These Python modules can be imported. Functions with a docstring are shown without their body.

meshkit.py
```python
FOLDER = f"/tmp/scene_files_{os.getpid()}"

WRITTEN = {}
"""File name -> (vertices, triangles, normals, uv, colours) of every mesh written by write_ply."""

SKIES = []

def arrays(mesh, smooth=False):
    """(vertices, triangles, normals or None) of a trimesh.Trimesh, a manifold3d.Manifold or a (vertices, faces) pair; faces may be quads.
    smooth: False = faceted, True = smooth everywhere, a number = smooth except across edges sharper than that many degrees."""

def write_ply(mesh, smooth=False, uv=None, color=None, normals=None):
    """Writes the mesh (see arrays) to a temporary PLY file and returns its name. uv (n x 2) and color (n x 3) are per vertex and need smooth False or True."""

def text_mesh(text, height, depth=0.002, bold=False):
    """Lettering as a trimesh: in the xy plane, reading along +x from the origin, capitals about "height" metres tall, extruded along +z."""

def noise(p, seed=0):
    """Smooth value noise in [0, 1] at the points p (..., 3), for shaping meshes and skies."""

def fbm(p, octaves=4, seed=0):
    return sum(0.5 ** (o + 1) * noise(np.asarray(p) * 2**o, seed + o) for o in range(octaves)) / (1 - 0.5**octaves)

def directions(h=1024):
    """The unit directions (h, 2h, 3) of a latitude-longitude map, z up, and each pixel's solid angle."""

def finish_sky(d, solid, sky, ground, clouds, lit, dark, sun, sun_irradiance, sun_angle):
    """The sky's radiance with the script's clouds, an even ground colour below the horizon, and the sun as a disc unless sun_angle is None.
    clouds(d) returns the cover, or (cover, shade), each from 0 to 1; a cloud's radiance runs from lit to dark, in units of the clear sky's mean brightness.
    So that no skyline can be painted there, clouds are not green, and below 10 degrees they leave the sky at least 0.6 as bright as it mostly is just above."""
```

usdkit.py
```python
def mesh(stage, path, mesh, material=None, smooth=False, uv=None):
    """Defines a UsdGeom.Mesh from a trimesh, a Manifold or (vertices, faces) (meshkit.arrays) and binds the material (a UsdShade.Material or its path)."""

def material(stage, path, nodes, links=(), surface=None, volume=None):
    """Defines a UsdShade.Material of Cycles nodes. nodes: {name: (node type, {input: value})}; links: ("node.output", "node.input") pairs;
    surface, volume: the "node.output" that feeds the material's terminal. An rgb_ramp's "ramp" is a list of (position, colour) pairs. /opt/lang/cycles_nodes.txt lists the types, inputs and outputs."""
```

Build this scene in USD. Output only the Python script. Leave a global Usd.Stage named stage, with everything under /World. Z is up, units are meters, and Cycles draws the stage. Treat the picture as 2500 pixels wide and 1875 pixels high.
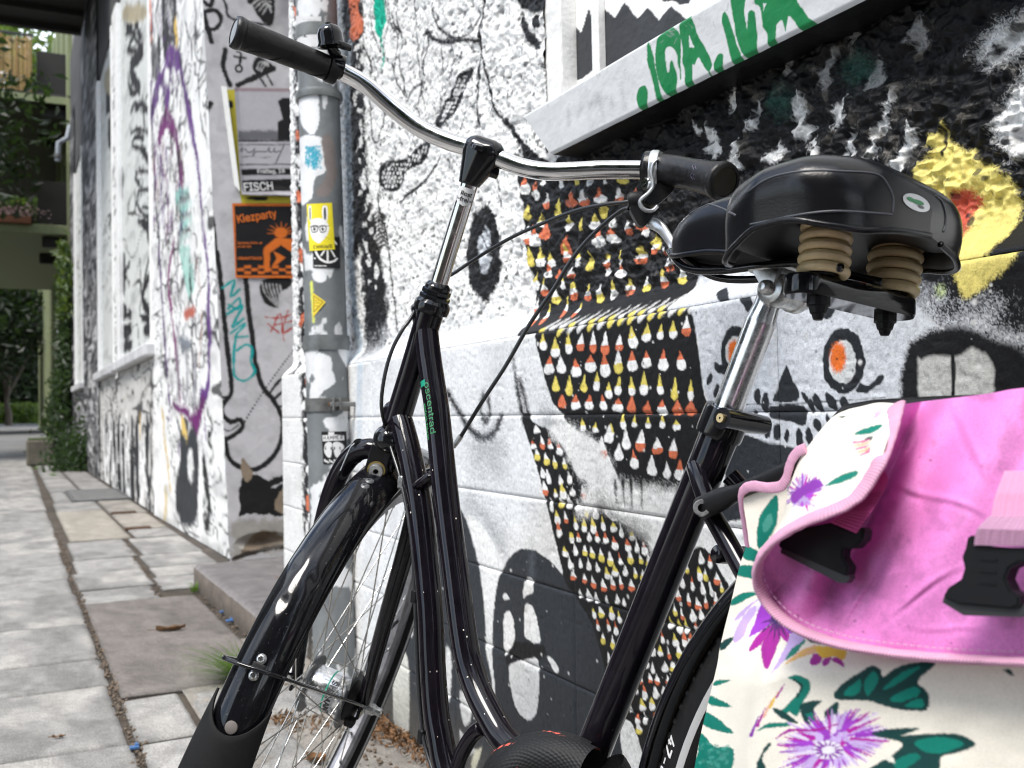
import math, random
import numpy as np, trimesh, shapely
from shapely.geometry import Polygon, box as sbox
import usdkit, meshkit
from pxr import Usd, UsdGeom, UsdLux, UsdShade, Gf, Sdf, Vt

stage = Usd.Stage.CreateInMemory()
UsdGeom.SetStageUpAxis(stage, "Z"); UsdGeom.SetStageMetersPerUnit(stage, 1.0)
UsdGeom.Xform.Define(stage, "/World"); UsdGeom.Scope.Define(stage, "/World/Looks")
V = lambda *a: np.array(a, float)

# ---------------------------------------------------------------- camera
# x runs along the house wall up the street, y away from the wall, z up; the camera stands at x = y = 0.
FOC, EYE, PITCH, ROLL, YAW = 2437.0, 0.7547, 0.0282, -0.0195, 0.4645
_w = np.array([[-math.sin(YAW), math.cos(YAW), 0], [-math.cos(YAW), -math.sin(YAW), 0], [0, 0, 1.0]])
_f = V(0, math.cos(PITCH), math.sin(PITCH)); _u = V(0, -math.sin(PITCH), math.cos(PITCH)); _r = V(1, 0, 0)
FWD, RGT, UPV = _w @ _f, _w @ (_r * math.cos(ROLL) + _u * math.sin(ROLL)), _w @ (_u * math.cos(ROLL) - _r * math.sin(ROLL))
CAM = V(0, 0, EYE)
cam = UsdGeom.Camera.Define(stage, "/World/camera")
m = np.eye(4); m[0, :3], m[1, :3], m[2, :3], m[3, :3] = RGT, UPV, -FWD, CAM
cam.AddTransformOp().Set(Gf.Matrix4d(m.tolist()))
cam.CreateHorizontalApertureAttr(36.0); cam.CreateVerticalApertureAttr(27.0)
cam.CreateFocalLengthAttr(36.0 * FOC / 2500); cam.CreateClippingRangeAttr(Gf.Vec2f(0.05, 2000))
cam.CreateFStopAttr(10.5); cam.CreateFocusDistanceAttr(1.02)
cam.CreateExposureAttr(1.45)

# ---------------------------------------------------------------- sky and sun (a bright, thinly veiled sky; soft sun over the street)
SUN_EL, SUN_DIR = math.radians(60), V(-0.45, 0.89)
SUN_ROT = math.atan2(SUN_DIR[0], SUN_DIR[1])
dome = UsdLux.DomeLight.Define(stage, "/World/sky")
sky = usdkit.material(stage, "/World/Looks/sky_light", {
    "s": ("sky_texture", {"sky_type": "single_scattering", "sun_disc": False, "sun_elevation": SUN_EL, "sun_rotation": SUN_ROT}),
    "t": ("texture_coordinate", {}), "n": ("noise_texture", {"scale": 2.2, "detail": 6.0, "roughness": 0.6}),
    "c": ("rgb_ramp", {"ramp": [(0.40, (0, 0, 0)), (0.62, (1, 1, 1))]}),
    "x": ("mix_color", {"blend_type": "mix", "b": (10.5, 11.2, 12.2), "use_clamp": False}),
    "b": ("background_shader", {"strength": 0.10})},
    [("t.generated", "n.vector"), ("n.fac", "c.fac"), ("c.color", "x.fac"), ("s.color", "x.a"), ("x.result", "b.color")], surface="b.background")
UsdShade.MaterialBindingAPI.Apply(dome.GetPrim()).Bind(sky)
sun = UsdLux.DistantLight.Define(stage, "/World/sun")
sun.CreateIntensityAttr(0.4); sun.CreateAngleAttr(22.0); sun.CreateNormalizeAttr(True); sun.CreateColorAttr(Gf.Vec3f(1, 0.95, 0.88))
_d = V(SUN_DIR[0] * math.cos(SUN_EL), SUN_DIR[1] * math.cos(SUN_EL), math.sin(SUN_EL)); _d /= np.linalg.norm(_d)
_x = np.cross([0, 0, 1], _d); _x /= np.linalg.norm(_x)
m = np.eye(4); m[0, :3], m[1, :3], m[2, :3] = _x, np.cross(_d, _x), _d
sun.AddTransformOp().Set(Gf.Matrix4d(m.tolist()))

# ---------------------------------------------------------------- from measured picture points to planes in the place
def rays(p):
    p = np.atleast_2d(np.asarray(p, float))
    return FWD + RGT * ((p[:, :1] - 1250) / FOC) - UPV * ((p[:, 1:2] - 937.5) / FOC)
def on_plane(p, o, n):
    d = rays(p); return CAM + d * (((np.asarray(o) - CAM) @ n) / (d @ n))[:, None]
def at_depth(p, z):
    return CAM + rays(p) * np.broadcast_to(np.asarray(z, float), (len(np.atleast_2d(p)),))[:, None]
def seen(P):
    d = np.asarray(P, float) - CAM; z = d @ FWD
    return np.stack([1250 + FOC * (d @ RGT) / z, 937.5 - FOC * (d @ UPV) / z], -1)
TILE = dict(z1=(0, 0, .38586), z2=(830, 0, .38586), z3=(1660, 0, .38586), z4=(0, 620, .38586), z5=(830, 620, .38586), z6=(1660, 620, .38586),
            z7=(0, 1235, .38586), z8=(830, 1235, .38586), z9=(1660, 1235, .38586), D=(0, 0, 1.1302), za=(1240, 500, .30145), zs=(1320, 0, .30741),
            zl=(160, 0, .36181), zm=(160, 600, .42194), zb=(1760, 900, .44605), zc=(760, 1030, .16275), zh=(560, 1560, .18984), zr=(1520, 360, .16878),
            zt=(1780, 540, .27125), zg=(700, 0, .18083), zk=(1000, 1650, .22604), zp=(700, 700, .36145), zq=(520, 200, .31339), zo=(700, 450, .15072), S=(0, 0, 1))
def T(t, *pts):
    x, y, s = TILE[t]; return [(x + a * s, y + b * s) for a, b in pts]

# ---------------------------------------------------------------- prims
_count = {}
def _path(parent, name):
    k = (str(parent), name); n = _count.get(k, 0); _count[k] = n + 1
    return f"{parent}/{name}" + (f"_{n:03d}" if n else "")
def tag(prim, label=None, category=None, group=None, kind=None):
    for k, v in (("label", label), ("category", category), ("group", group), ("kind", kind)):
        if v: prim.SetCustomDataByKey(k, v)
    return prim
def thing(name, label=None, category=None, group=None, kind=None):
    return tag(UsdGeom.Xform.Define(stage, _path("/World", name)).GetPrim(), label, category, group, kind)
def add(parent, name, mesh, mat, smooth=False, paint=None, label=None, kind=None, category=None, group=None):
    p = _path(parent.GetPath() if parent else "/World", name)
    g = usdkit.mesh(stage, p, mesh, mat, smooth=smooth)
    if paint is not None:
        UsdGeom.PrimvarsAPI(g).CreatePrimvar("paint", Sdf.ValueTypeNames.Color3fArray, "vertex").Set(Vt.Vec3fArray.FromNumpy(np.asarray(paint, np.float32)))
    return tag(g.GetPrim(), label, category, group, kind)

# ---------------------------------------------------------------- shapes
def unit(v): v = np.asarray(v, float); return v / np.linalg.norm(v)
def catmull(p, n=6, closed=False):
    p = np.asarray(p, float)
    q = np.vstack([p[-1:], p, p[:2]]) if closed else np.vstack([2 * p[:1] - p[1:2], p, 2 * p[-1:] - p[-2:-1]])
    t = (np.arange(n) / n)[:, None]; out = []
    for i in range(1, len(q) - 2):
        a, b, c, d = q[i - 1:i + 3]
        out.append(0.5 * (2 * b + (c - a) * t + (2 * a - 5 * b + 4 * c - d) * t ** 2 + (3 * b - a - 3 * c + d) * t ** 3))
    out = np.vstack(out)
    return out if closed else np.vstack([out, p[-1:]])
def grid_faces(n, m, wrap=False):
    i, j = np.meshgrid(np.arange(n - 1), np.arange(m if wrap else m - 1), indexing="ij"); k = (j + 1) % m
    a, b, c, d = i * m + j, i * m + k, (i + 1) * m + k, (i + 1) * m + j
    return np.vstack([np.stack([a, b, c], -1).reshape(-1, 3), np.stack([a, c, d], -1).reshape(-1, 3)])
def tube(path, r, n=14, flat=1.0, ref=None, caps=True):
    p = np.asarray(path, float); r = np.broadcast_to(np.asarray(r, float), (len(p),))
    t = np.gradient(p, axis=0); t /= np.linalg.norm(t, axis=1, keepdims=True) + 1e-12
    a = np.zeros_like(p)
    a0 = np.asarray(ref, float) if ref is not None else (V(0, 0, 1) if abs(t[0, 2]) < .9 else V(1, 0, 0))
    for i in range(len(p)):
        a0 = a0 - t[i] * (a0 @ t[i]); a0 = a0 / (np.linalg.norm(a0) + 1e-12); a[i] = a0
    b = np.cross(t, a); g = np.arange(n) * 2 * np.pi / n
    v = p[:, None] + r[:, None, None] * (np.cos(g)[None, :, None] * a[:, None] + flat * np.sin(g)[None, :, None] * b[:, None])
    f = grid_faces(len(p), n, True); v = v.reshape(-1, 3)
    if caps:
        k = len(v); v = np.vstack([v, p[:1], p[-1:]]); j = np.arange(n)
        f = np.vstack([f, np.stack([np.full(n, k), (j + 1) % n, j], -1), np.stack([np.full(n, k + 1), (len(p) - 1) * n + j, (len(p) - 1) * n + (j + 1) % n], -1)])
    return trimesh.Trimesh(v, f, process=False)
def basis(ez, ref=(0, 0, 1)):
    ez = unit(ez); ref = V(*ref)
    if abs(ez @ ref) > .99: ref = V(1, 0, 0)
    ex = unit(np.cross(ref, ez)); return ex, np.cross(ez, ex), ez
def lathe(profile, o, axis, n=28):
    """profile: (radius, along) pairs"""
    ex, ey, ez = basis(axis); g = np.arange(n) * 2 * np.pi / n; pr = np.asarray(profile, float)
    v = np.asarray(o) + pr[:, None, :1] * (np.cos(g)[None, :, None] * ex + np.sin(g)[None, :, None] * ey) + pr[:, None, 1:2] * ez
    return trimesh.Trimesh(v.reshape(-1, 3), grid_faces(len(pr), n, True)[:, ::-1], process=False)
def block(c, size, R=None, bev=0.002):
    """a box with its edges taken off; R rows are its axes"""
    h = np.asarray(size, float) / 2; bev = min(bev, h.min() * .6); pts = []
    for s in np.ndindex(2, 2, 2):
        s = np.array(s) * 2 - 1
        for k in range(3):
            q = h - bev; q = q.copy(); q[k] = h[k]; pts.append(s * q)
    mh = trimesh.PointCloud(np.array(pts)).convex_hull
    v = np.asarray(mh.vertices) @ (np.eye(3) if R is None else np.asarray(R)) + np.asarray(c)
    return trimesh.Trimesh(v, mh.faces, process=False)
def extrude(poly, depth, o, ex, ey):
    """a flat outline (in the plane o, ex, ey) given thickness along ex x ey"""
    if not isinstance(poly, (Polygon, shapely.MultiPolygon)): poly = Polygon(poly)
    poly = poly.buffer(0); out = []
    for g in getattr(poly, "geoms", [poly]):
        e = trimesh.creation.extrude_polygon(g, depth, engine="earcut"); v = np.asarray(e.vertices)
        out.append(trimesh.Trimesh(np.asarray(o) + v[:, :1] * ex + v[:, 1:2] * ey + v[:, 2:] * np.cross(ex, ey), e.faces, process=False))
    return trimesh.util.concatenate(out)
def text(s, height, o, ex, ey, depth=.0006, bold=False, squeeze=1.0, bend=None):
    t = meshkit.text_mesh(s, height, depth, bold); v = np.asarray(t.vertices).copy(); v[:, 0] *= squeeze
    if bend is None: w = np.asarray(o) + v[:, :1] * ex + v[:, 1:2] * ey + v[:, 2:] * np.cross(ex, ey)
    else: w = bend(v)
    return trimesh.Trimesh(w, t.faces, process=False)
def join(*ms):
    ms = [x for y in ms for x in (y if isinstance(y, (list, tuple)) else [y])]
    return trimesh.util.concatenate(ms)
def sheet(P, thick=None):
    """P (n, m, 3) as a surface; with thick, as a closed sheet"""
    n, mm = P.shape[:2]; v = P.reshape(-1, 3); f = grid_faces(n, mm)
    if thick is None: return trimesh.Trimesh(v, f, process=False)
    du, dv = np.gradient(P, axis=0), np.gradient(P, axis=1); nn = np.cross(du, dv); nn /= np.linalg.norm(nn, axis=2, keepdims=True) + 1e-12
    w = (P - nn * thick).reshape(-1, 3); k = len(v); e = [np.arange(mm), np.arange(n) * mm + mm - 1, np.arange(mm)[::-1] + (n - 1) * mm, np.arange(n)[::-1] * mm]
    side = [np.vstack([np.stack([q[1:], q[:-1], q[:-1] + k], -1), np.stack([q[1:], q[:-1] + k, q[1:] + k], -1)]) for q in e]
    return trimesh.Trimesh(np.vstack([v, w]), np.vstack([f, f[:, ::-1] + k] + side), process=False)

# ---------------------------------------------------------------- materials
def plain(name, color, rough=.5, metal=0., bump=None, coat=0., spec=.5, vary=0., scale=20., sheen=0.):
    nodes = {"p": ("principled_bsdf", dict(base_color=color, roughness=rough, metallic=metal, coat_weight=coat, specular_ior_level=spec, sheen_weight=sheen)), "t": ("texture_coordinate", {})}
    links = []
    if vary:
        nodes["n"] = ("noise_texture", dict(scale=scale, detail=6., roughness=.65))
        nodes["r"] = ("rgb_ramp", dict(ramp=[(.3, tuple(c * (1 - vary) for c in color)), (.7, tuple(min(1, c * (1 + vary)) for c in color))]))
        nodes["q"] = ("map_range", dict(from_min=.3, from_max=.7, to_min=max(.02, rough - .12), to_max=min(1., rough + .12)))
        links += [("t.object", "n.vector"), ("n.fac", "r.fac"), ("r.color", "p.base_color"), ("n.fac", "q.value"), ("q.result", "p.roughness")]
    if bump:
        nodes["m"] = ("noise_texture", dict(scale=bump[0], detail=4.)); nodes["b"] = ("bump", dict(strength=bump[1], distance=bump[2]))
        links += [("t.object", "m.vector"), ("m.fac", "b.height"), ("b.normal", "p.normal")]
    return usdkit.material(stage, f"/World/Looks/{name}", nodes, links, surface="p.BSDF")
def painted(name, rough=.6, bump=(220., .35, .002), vary=.16, scale=14., spec=.4, grain=None):
    """paint held by the mesh itself, with grain and grime on top"""
    nodes = {"a": ("attribute", {"attribute": "paint"}), "t": ("texture_coordinate", {}), "n": ("noise_texture", dict(scale=scale, detail=8., roughness=.7)),
             "g": ("rgb_ramp", dict(ramp=[(.28, (1 - vary,) * 3), (.55, (1, 1, 1))])), "x": ("mix_color", dict(blend_type="multiply", fac=1.)),
             "m": ("noise_texture", dict(scale=bump[0], detail=5., roughness=.6)), "b": ("bump", dict(strength=bump[1], distance=bump[2])),
             "q": ("map_range", dict(from_min=.3, from_max=.7, to_min=max(.05, rough - .15), to_max=min(1., rough + .15))),
             "p": ("principled_bsdf", dict(specular_ior_level=spec))}
    extra, src = [], "x.result"
    if grain:
        nodes["h"] = ("noise_texture", dict(scale=grain[0], detail=3., roughness=.8)); nodes["hr"] = ("rgb_ramp", dict(ramp=[(.34, (1 - grain[1],) * 3), (.5, (1, 1, 1)), (.66, (1 + grain[1] * .6,) * 3)])); nodes["y"] = ("mix_color", dict(blend_type="multiply", fac=1., use_clamp=False))
        extra, src = [("t.object", "h.vector"), ("h.fac", "hr.fac"), ("x.result", "y.a"), ("hr.color", "y.b")], "y.result"
    return usdkit.material(stage, f"/World/Looks/{name}", nodes, extra + [("t.object", "n.vector"), ("n.fac", "g.fac"), ("a.color", "x.a"), ("g.color", "x.b"), (src, "p.base_color"),
        ("t.object", "m.vector"), ("m.fac", "b.height"), ("b.normal", "p.normal"), ("n.fac", "q.value"), ("q.result", "p.roughness")], surface="p.BSDF")
MURAL = painted("mural_paint", .55, (260., .4, .0018), .2, 9., spec=.3, grain=(170., .22))
FARPAINT = painted("facade_paint", .7, (60., .4, .004), .25, 5.)
FABRIC = painted("printed_cotton", .7, (900., .15, .0004), .06, 12., spec=.3, grain=(900., .10))
STONE = painted("paving_stone", .8, (190., .7, .003), .3, 16., spec=.3, grain=(260., .5))
LINING = painted("coated_lining", .6, (1500., .35, .0005), .10, 9., spec=.3, grain=(700., .16))
WHITE, BLACK, GREY = V(.82, .82, .81), V(.006, .006, .007), V(.026, .030, .036)

# ---------------------------------------------------------------- painting
def sd_poly(q, P):
    d = np.full(len(q), 1e9); inside = np.zeros(len(q), bool)
    for a, b in zip(P, np.roll(P, -1, 0)):
        e, w = b - a, q - a
        t = np.clip((w @ e) / (e @ e + 1e-18), 0, 1); x = w - t[:, None] * e; d = np.minimum(d, (x * x).sum(1))
        c = (a[1] <= q[:, 1]) != (b[1] <= q[:, 1])
        if c.any():
            xc = a[0] + (q[:, 1] - a[1]) * e[0] / (e[1] if abs(e[1]) > 1e-15 else 1e-15); inside ^= c & (q[:, 0] < xc)
    d = np.sqrt(d); return np.where(inside, -d, d)
def sd_line(q, P, w):
    d = np.full(len(q), 1e9)
    for i in range(len(P) - 1):
        e, u = P[i + 1] - P[i], q - P[i]; t = np.clip((u @ e) / (e @ e + 1e-18), 0, 1); x = u - t[:, None] * e
        d = np.minimum(d, np.sqrt((x * x).sum(1)) - (w[i] + (w[i + 1] - w[i]) * t))
    return d
class Canvas:
    """Colours for the points of a flat-lying mesh. Outlines are given as measured picture points and laid onto the surface's own plane."""
    def __init__(s, pts, o, eu, ev, base, freq=70.):
        s.o, s.eu, s.ev, s.n = np.asarray(o, float), unit(eu), unit(ev), np.cross(unit(eu), unit(ev))
        d = np.asarray(pts) - s.o; s.uv = np.stack([d @ s.eu, d @ s.ev], -1)
        s.lo, s.hi = s.uv.min(0), s.uv.max(0); s.col = np.tile(np.asarray(base, float), (len(pts), 1)) if np.ndim(base) == 1 else np.array(base, float)
        k = np.concatenate([s.uv, np.zeros((len(pts), 1))], 1)
        s.n1 = meshkit.noise(k * freq, 5) - .5; s.n2 = meshkit.noise(k * freq * 4, 9) - .5; s.n3 = meshkit.noise(k * freq * 12, 4) - .5
    def lay(s, p):
        d = on_plane(p, s.o, s.n) - s.o; return np.stack([d @ s.eu, d @ s.ev], -1)
    def size(s, p, w):
        """picture lengths at the points p, as lengths across the surface"""
        p = np.asarray(p, float); a = s.lay(p); b = s.lay(p + [0, 1.0]); c = s.lay(p + [1.0, 0])
        return np.sqrt(np.abs(np.linalg.norm(b - a, axis=1) * np.linalg.norm(c - a, axis=1))) * np.asarray(w)
    def _put(s, lo, hi, sd, col, soft, rough, a, bands=None):
        pad = soft + rough + .001
        k = np.nonzero(((s.uv > lo - pad) & (s.uv < hi + pad)).all(1))[0]
        if not len(k): return
        q = s.uv[k]; d = sd(q) + rough * (1.4 * s.n1[k] + .8 * s.n2[k])
        if soft > .004: d = d + soft * .9 * s.n3[k]
        al = np.clip(.5 - d / soft, 0, 1) * a
        if bands is not None:
            t = (hi[1] - q[:, 1]) / (hi[1] - lo[1]) + .10 * s.n1[k]; col = np.asarray(bands[1])[np.searchsorted(bands[0], t)]
        s.col[k] = s.col[k] * (1 - al[:, None]) + al[:, None] * col
    def fill(s, p, col, soft=.0016, rough=.002, smooth=4, a=1., bands=None):
        P = s.lay(p); P = catmull(P, smooth, True) if smooth else P
        lo, hi = P.min(0), P.max(0)
        if (hi < s.lo - .1).any() or (lo > s.hi + .1).any(): return
        s._put(lo, hi, lambda q: sd_poly(q, P), col, soft, rough, a, bands)
    def stroke(s, p, w, col, soft=.0016, rough=.001, smooth=4, a=1.):
        W = s.size(p, np.broadcast_to(np.asarray(w, float), (len(p),)) / 2); P = s.lay(p)
        if smooth: W = np.interp(np.linspace(0, len(p) - 1, (len(p) - 1) * smooth + 1), np.arange(len(p)), W); P = catmull(P, smooth)
        lo, hi = (P - W[:, None]).min(0), (P + W[:, None]).max(0)
        if (hi < s.lo - .1).any() or (lo > s.hi + .1).any(): return
        s._put(lo, hi, lambda q: sd_line(q, P, W), col, soft, rough, a)
    def oval(s, c, rx, ry, col, ang=0., **k):
        t = np.arange(14) / 14 * 2 * np.pi; x, y = rx * np.cos(t), ry * np.sin(t)
        s.fill([(c[0] + a * math.cos(ang) - b * math.sin(ang), c[1] + a * math.sin(ang) + b * math.cos(ang)) for a, b in zip(x, y)], col, smooth=0, **k)
    def drop(s, c, w, h, bands, ang=0., **k):
        """a tear drop, pointed above and round below"""
        o = [(0, -.5), (.16, -.28), (.36, 0), (.5, .24), (.36, .43), (0, .5), (-.36, .43), (-.5, .24), (-.36, 0), (-.16, -.28)]
        s.fill([(c[0] + w * a * math.cos(ang) - h * b * math.sin(ang), c[1] + w * a * math.sin(ang) + h * b * math.cos(ang)) for a, b in o], V(0, 0, 0), smooth=3, bands=bands, **k)
    def specks(s, n, col, r, rng, region=None, a=.9):
        for _ in range(n):
            c = s.lo + (s.hi - s.lo) * rng.random(2); rr = r * (.4 + rng.random() ** 3 * 1.6)
            if region is not None and sd_poly(c[None], region)[0] > 0: continue
            s._put(c - rr, c + rr, lambda q: np.linalg.norm(q - c, axis=1) - rr, col, rr * .7, rr * .3, a)
# ================================================================ the painted house wall beside the bicycle
YP, YU = -0.820, -0.858                       # face of the block plinth, face of the rough render above it
ORANGE, YELLOW, TEAL, RED = V(.62, .16, .075), V(.72, .60, .13), V(.0, .42, .28), V(.5, .07, .04)
EX, EZ, EY = V(-1, 0, 0), V(0, 0, 1), V(0, 1, 0)
rng = np.random.default_rng(11)
SPRAY = dict(soft=.014, rough=.002)
SOFT = dict(soft=.005, rough=.0025)
BLK_UP = T('z2', (1000, 690), (1070, 790), (1110, 880), (1150, 960), (1125, 1110), (1160, 1280), (1170, 1450), (1190, 1640)) + T('z5', (1190, 20), (1215, 150), (1240, 330), (1262, 480)) + \
    T('z5', (1500, 440), (1850, 385), (2150, 335)) + T('z6', (70, 300), (122, 240), (120, 40)) + T('S', (1708, 560), (1760, 520), (2000, 640), (2160, 700), (2223, 735), (2560, 1060), (2700, 900), (2700, -200), (2140, -200), (1345, 396)) + T('z2', (1170, 900))
SKULL = T('z6', (125, -60), (125, 240), (65, 330), (100, 480), (130, 700), (150, 860), (200, 1000), (390, 1130), (560, 1190), (800, 1245), (1000, 1240), (1250, 1100), (1430, 900), (1500, 660), (1580, 560), (1650, 480), (1560, 400), (1470, 290), (1250, 100), (900, -100), (500, -160))
LOW_HOOD = T('z5', (1235, 530), (1260, 640), (1290, 760), (1340, 920), (1400, 1010), (1470, 1100), (1640, 1200), (1720, 1330), (1760, 1430), (1800, 1490), (2000, 1510), (2177, 1500)) + T('z6', (60, 1420), (330, 1150), (200, 1010), (150, 860), (130, 700), (100, 480), (65, 330), (0, 250)) + T('z5', (2140, 290), (1850, 345), (1500, 400), (1250, 450))
LEG = T('z5', (1150, 1040), (1190, 1000), (1220, 1060), (1330, 1120), (1420, 1230), (1500, 1400), (1560, 1440), (1690, 1659)) + T('z8', (1800, 110), (1920, 200), (2010, 330), (2090, 480)) + T('z9', (40, 300), (160, 270), (260, 420), (400, 700), (600, 1100), (500, 1659)) + \
    T('z8', (2000, 1659), (1850, 1380), (1740, 1330), (1690, 1180), (1680, 1060), (1640, 900), (1590, 740), (1500, 590), (1430, 490), (1400, 380), (1340, 120)) + T('z5', (1320, 1640), (1260, 1400), (1200, 1210))
FIGURE = T('z8', (1035, 400), (1065, 340), (1120, 285), (1200, 275), (1280, 310), (1370, 390), (1440, 480), (1510, 590), (1600, 740), (1660, 920), (1700, 1080), (1760, 1330), (1800, 1659), (1900, 2000), (700, 2000), (860, 1659), (930, 1400), (970, 1180), (962, 900), (975, 640), (1000, 480))
YWO, OW, YW, WO, WY = [([.40, .66], [YELLOW, WHITE, ORANGE]), ([.45, 2.], [ORANGE, WHITE, WHITE]), ([.5, 2.], [YELLOW, WHITE, WHITE]), ([.62, 2.], [WHITE, ORANGE, ORANGE]), ([.55, 2.], [WHITE, YELLOW, YELLOW])]
YY, WW, OO = ([2., 3.], [YELLOW] * 3), ([2., 3.], [WHITE * .97] * 3), ([2., 3.], [ORANGE] * 3)
YWd = ([.2, .6], [YELLOW * .9, YELLOW, WHITE])
KINDS = [YW, OW, WW, WW, WO, WY, YWO]
UPPER_DROPS = []
def _row(t, pts, w, h, kinds, jit=.2):
    r = random.Random(len(UPPER_DROPS) * 7 + 3)
    for i, p in enumerate(pts):
        UPPER_DROPS.append((T(t, p)[0], w * TILE[t][2] * r.uniform(1 - jit, 1 + jit), h * TILE[t][2] * r.uniform(1 - jit, 1 + jit), kinds[r.randrange(len(kinds))], r.uniform(-.12, .12)))
def _lattice(t, poly, dx, dy, w, h, rows, ang=.0, slope=0., seed=1):
    r = random.Random(seed); x0, y0, s = TILE[t]; P = Polygon([((a - x0) / s, (b - y0) / s) for a, b in poly]); a, b, c, d = P.bounds; j = 0
    y = b
    while y < d + slope * (c - a):
        x = a + (j % 2) * dx / 2
        while x < c:
            q = (x + r.uniform(-.22, .22) * dx, y - slope * (x - a) + dy * (.16 * math.sin(x * .021 + j) + r.uniform(-.14, .14)))
            if P.contains(Polygon([(q[0] - w * .4, q[1]), (q[0], q[1] - h * .4), (q[0] + w * .4, q[1]), (q[0], q[1] + h * .4)])):
                UPPER_DROPS.append((T(t, q)[0], w * s * r.uniform(.66, 1.25), h * s * r.uniform(.72, 1.2), rows[j % len(rows)] if r.random() < .7 else KINDS[r.randrange(6)], ang + r.uniform(-.06, .06)))
            x += dx
        y += dy; j += 1
_row('z2', [(1290, 1140), (1395, 1160), (1500, 1140), (1590, 1140), (1690, 1140), (1790, 1130)], 38, 70, [YY, YW, WW])
_row('z2', [(1170, 1170), (1240, 1210), (1310, 1270), (1470, 1260), (1550, 1250), (1650, 1240), (1760, 1235), (1880, 1210)], 60, 110, [OW, OO, WO])
_row('z2', [(1190, 1345), (1275, 1390), (1380, 1320), (1445, 1410), (1525, 1410), (1610, 1400), (1660, 1330), (1730, 1390), (1930, 1440), (1990, 1530)], 46, 110, [YW, YWd, YY, WW])
_row('z2', [(1200, 1490), (1235, 1490), (1300, 1460), (1430, 1560), (1630, 1500), (1715, 1490), (1830, 1440), (1910, 1400)], 62, 110, [OO, WO, OW])
_row('za', [(182, 420), (262, 430), (345, 445), (465, 400), (570, 430), (665, 455), (800, 450), (915, 440), (1070, 410), (1180, 330)], 58, 135, [YWO, YW, YY, YW])
_row('za', [(330, 540), (420, 560), (520, 550), (800, 520), (920, 530), (1290, 370), (1330, 480)], 60, 100, [OO, OW, WO])
_row('za', [(220, 620), (300, 665), (380, 740), (445, 620), (535, 690), (652, 710), (757, 715), (865, 690), (987, 670), (1130, 640), (1270, 600), (1425, 580)], 58, 140, [YW, WY, YY, YWO])
_row('za', [(240, 820), (345, 890), (485, 830), (605, 855), (265, 920)], 40, 150, [WO, YWO])
_row('za', [(285, 1110), (385, 1150), (490, 1120), (592, 1110), (690, 1110), (790, 1120), (905, 1115), (1010, 1070), (1125, 1030), (1235, 1030), (1337, 1010), (1445, 980)], 62, 150, [YW, YWd, WO, WO, WW])
_row('za', [(335, 1300), (430, 1290), (550, 1320), (670, 1280), (785, 1300), (895, 1270), (1005, 1265), (1120, 1250), (1255, 1260), (1400, 1260)], 72, 160, [OW, OW, WY, WW])
_row('za', [(385, 1450), (495, 1460), (615, 1450), (720, 1430), (815, 1500), (895, 1470), (1000, 1470), (1100, 1450), (1230, 1460), (1350, 1490), (1480, 1500)], 60, 160, [YY, YW, YWd])
_row('za', [(440, 1590), (550, 1600), (660, 1600), (770, 1600), (890, 1620), (1000, 1620), (1130, 1640), (1250, 1640), (1370, 1640), (1480, 1640)], 76, 120, [OW, OO])
_row('z5', [(1535, 1075), (1615, 1100), (1712, 1120), (1790, 1060), (1862, 1060), (1950, 1065), (2040, 1060), (2130, 1080)], 38, 80, [YW, YWd])
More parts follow.
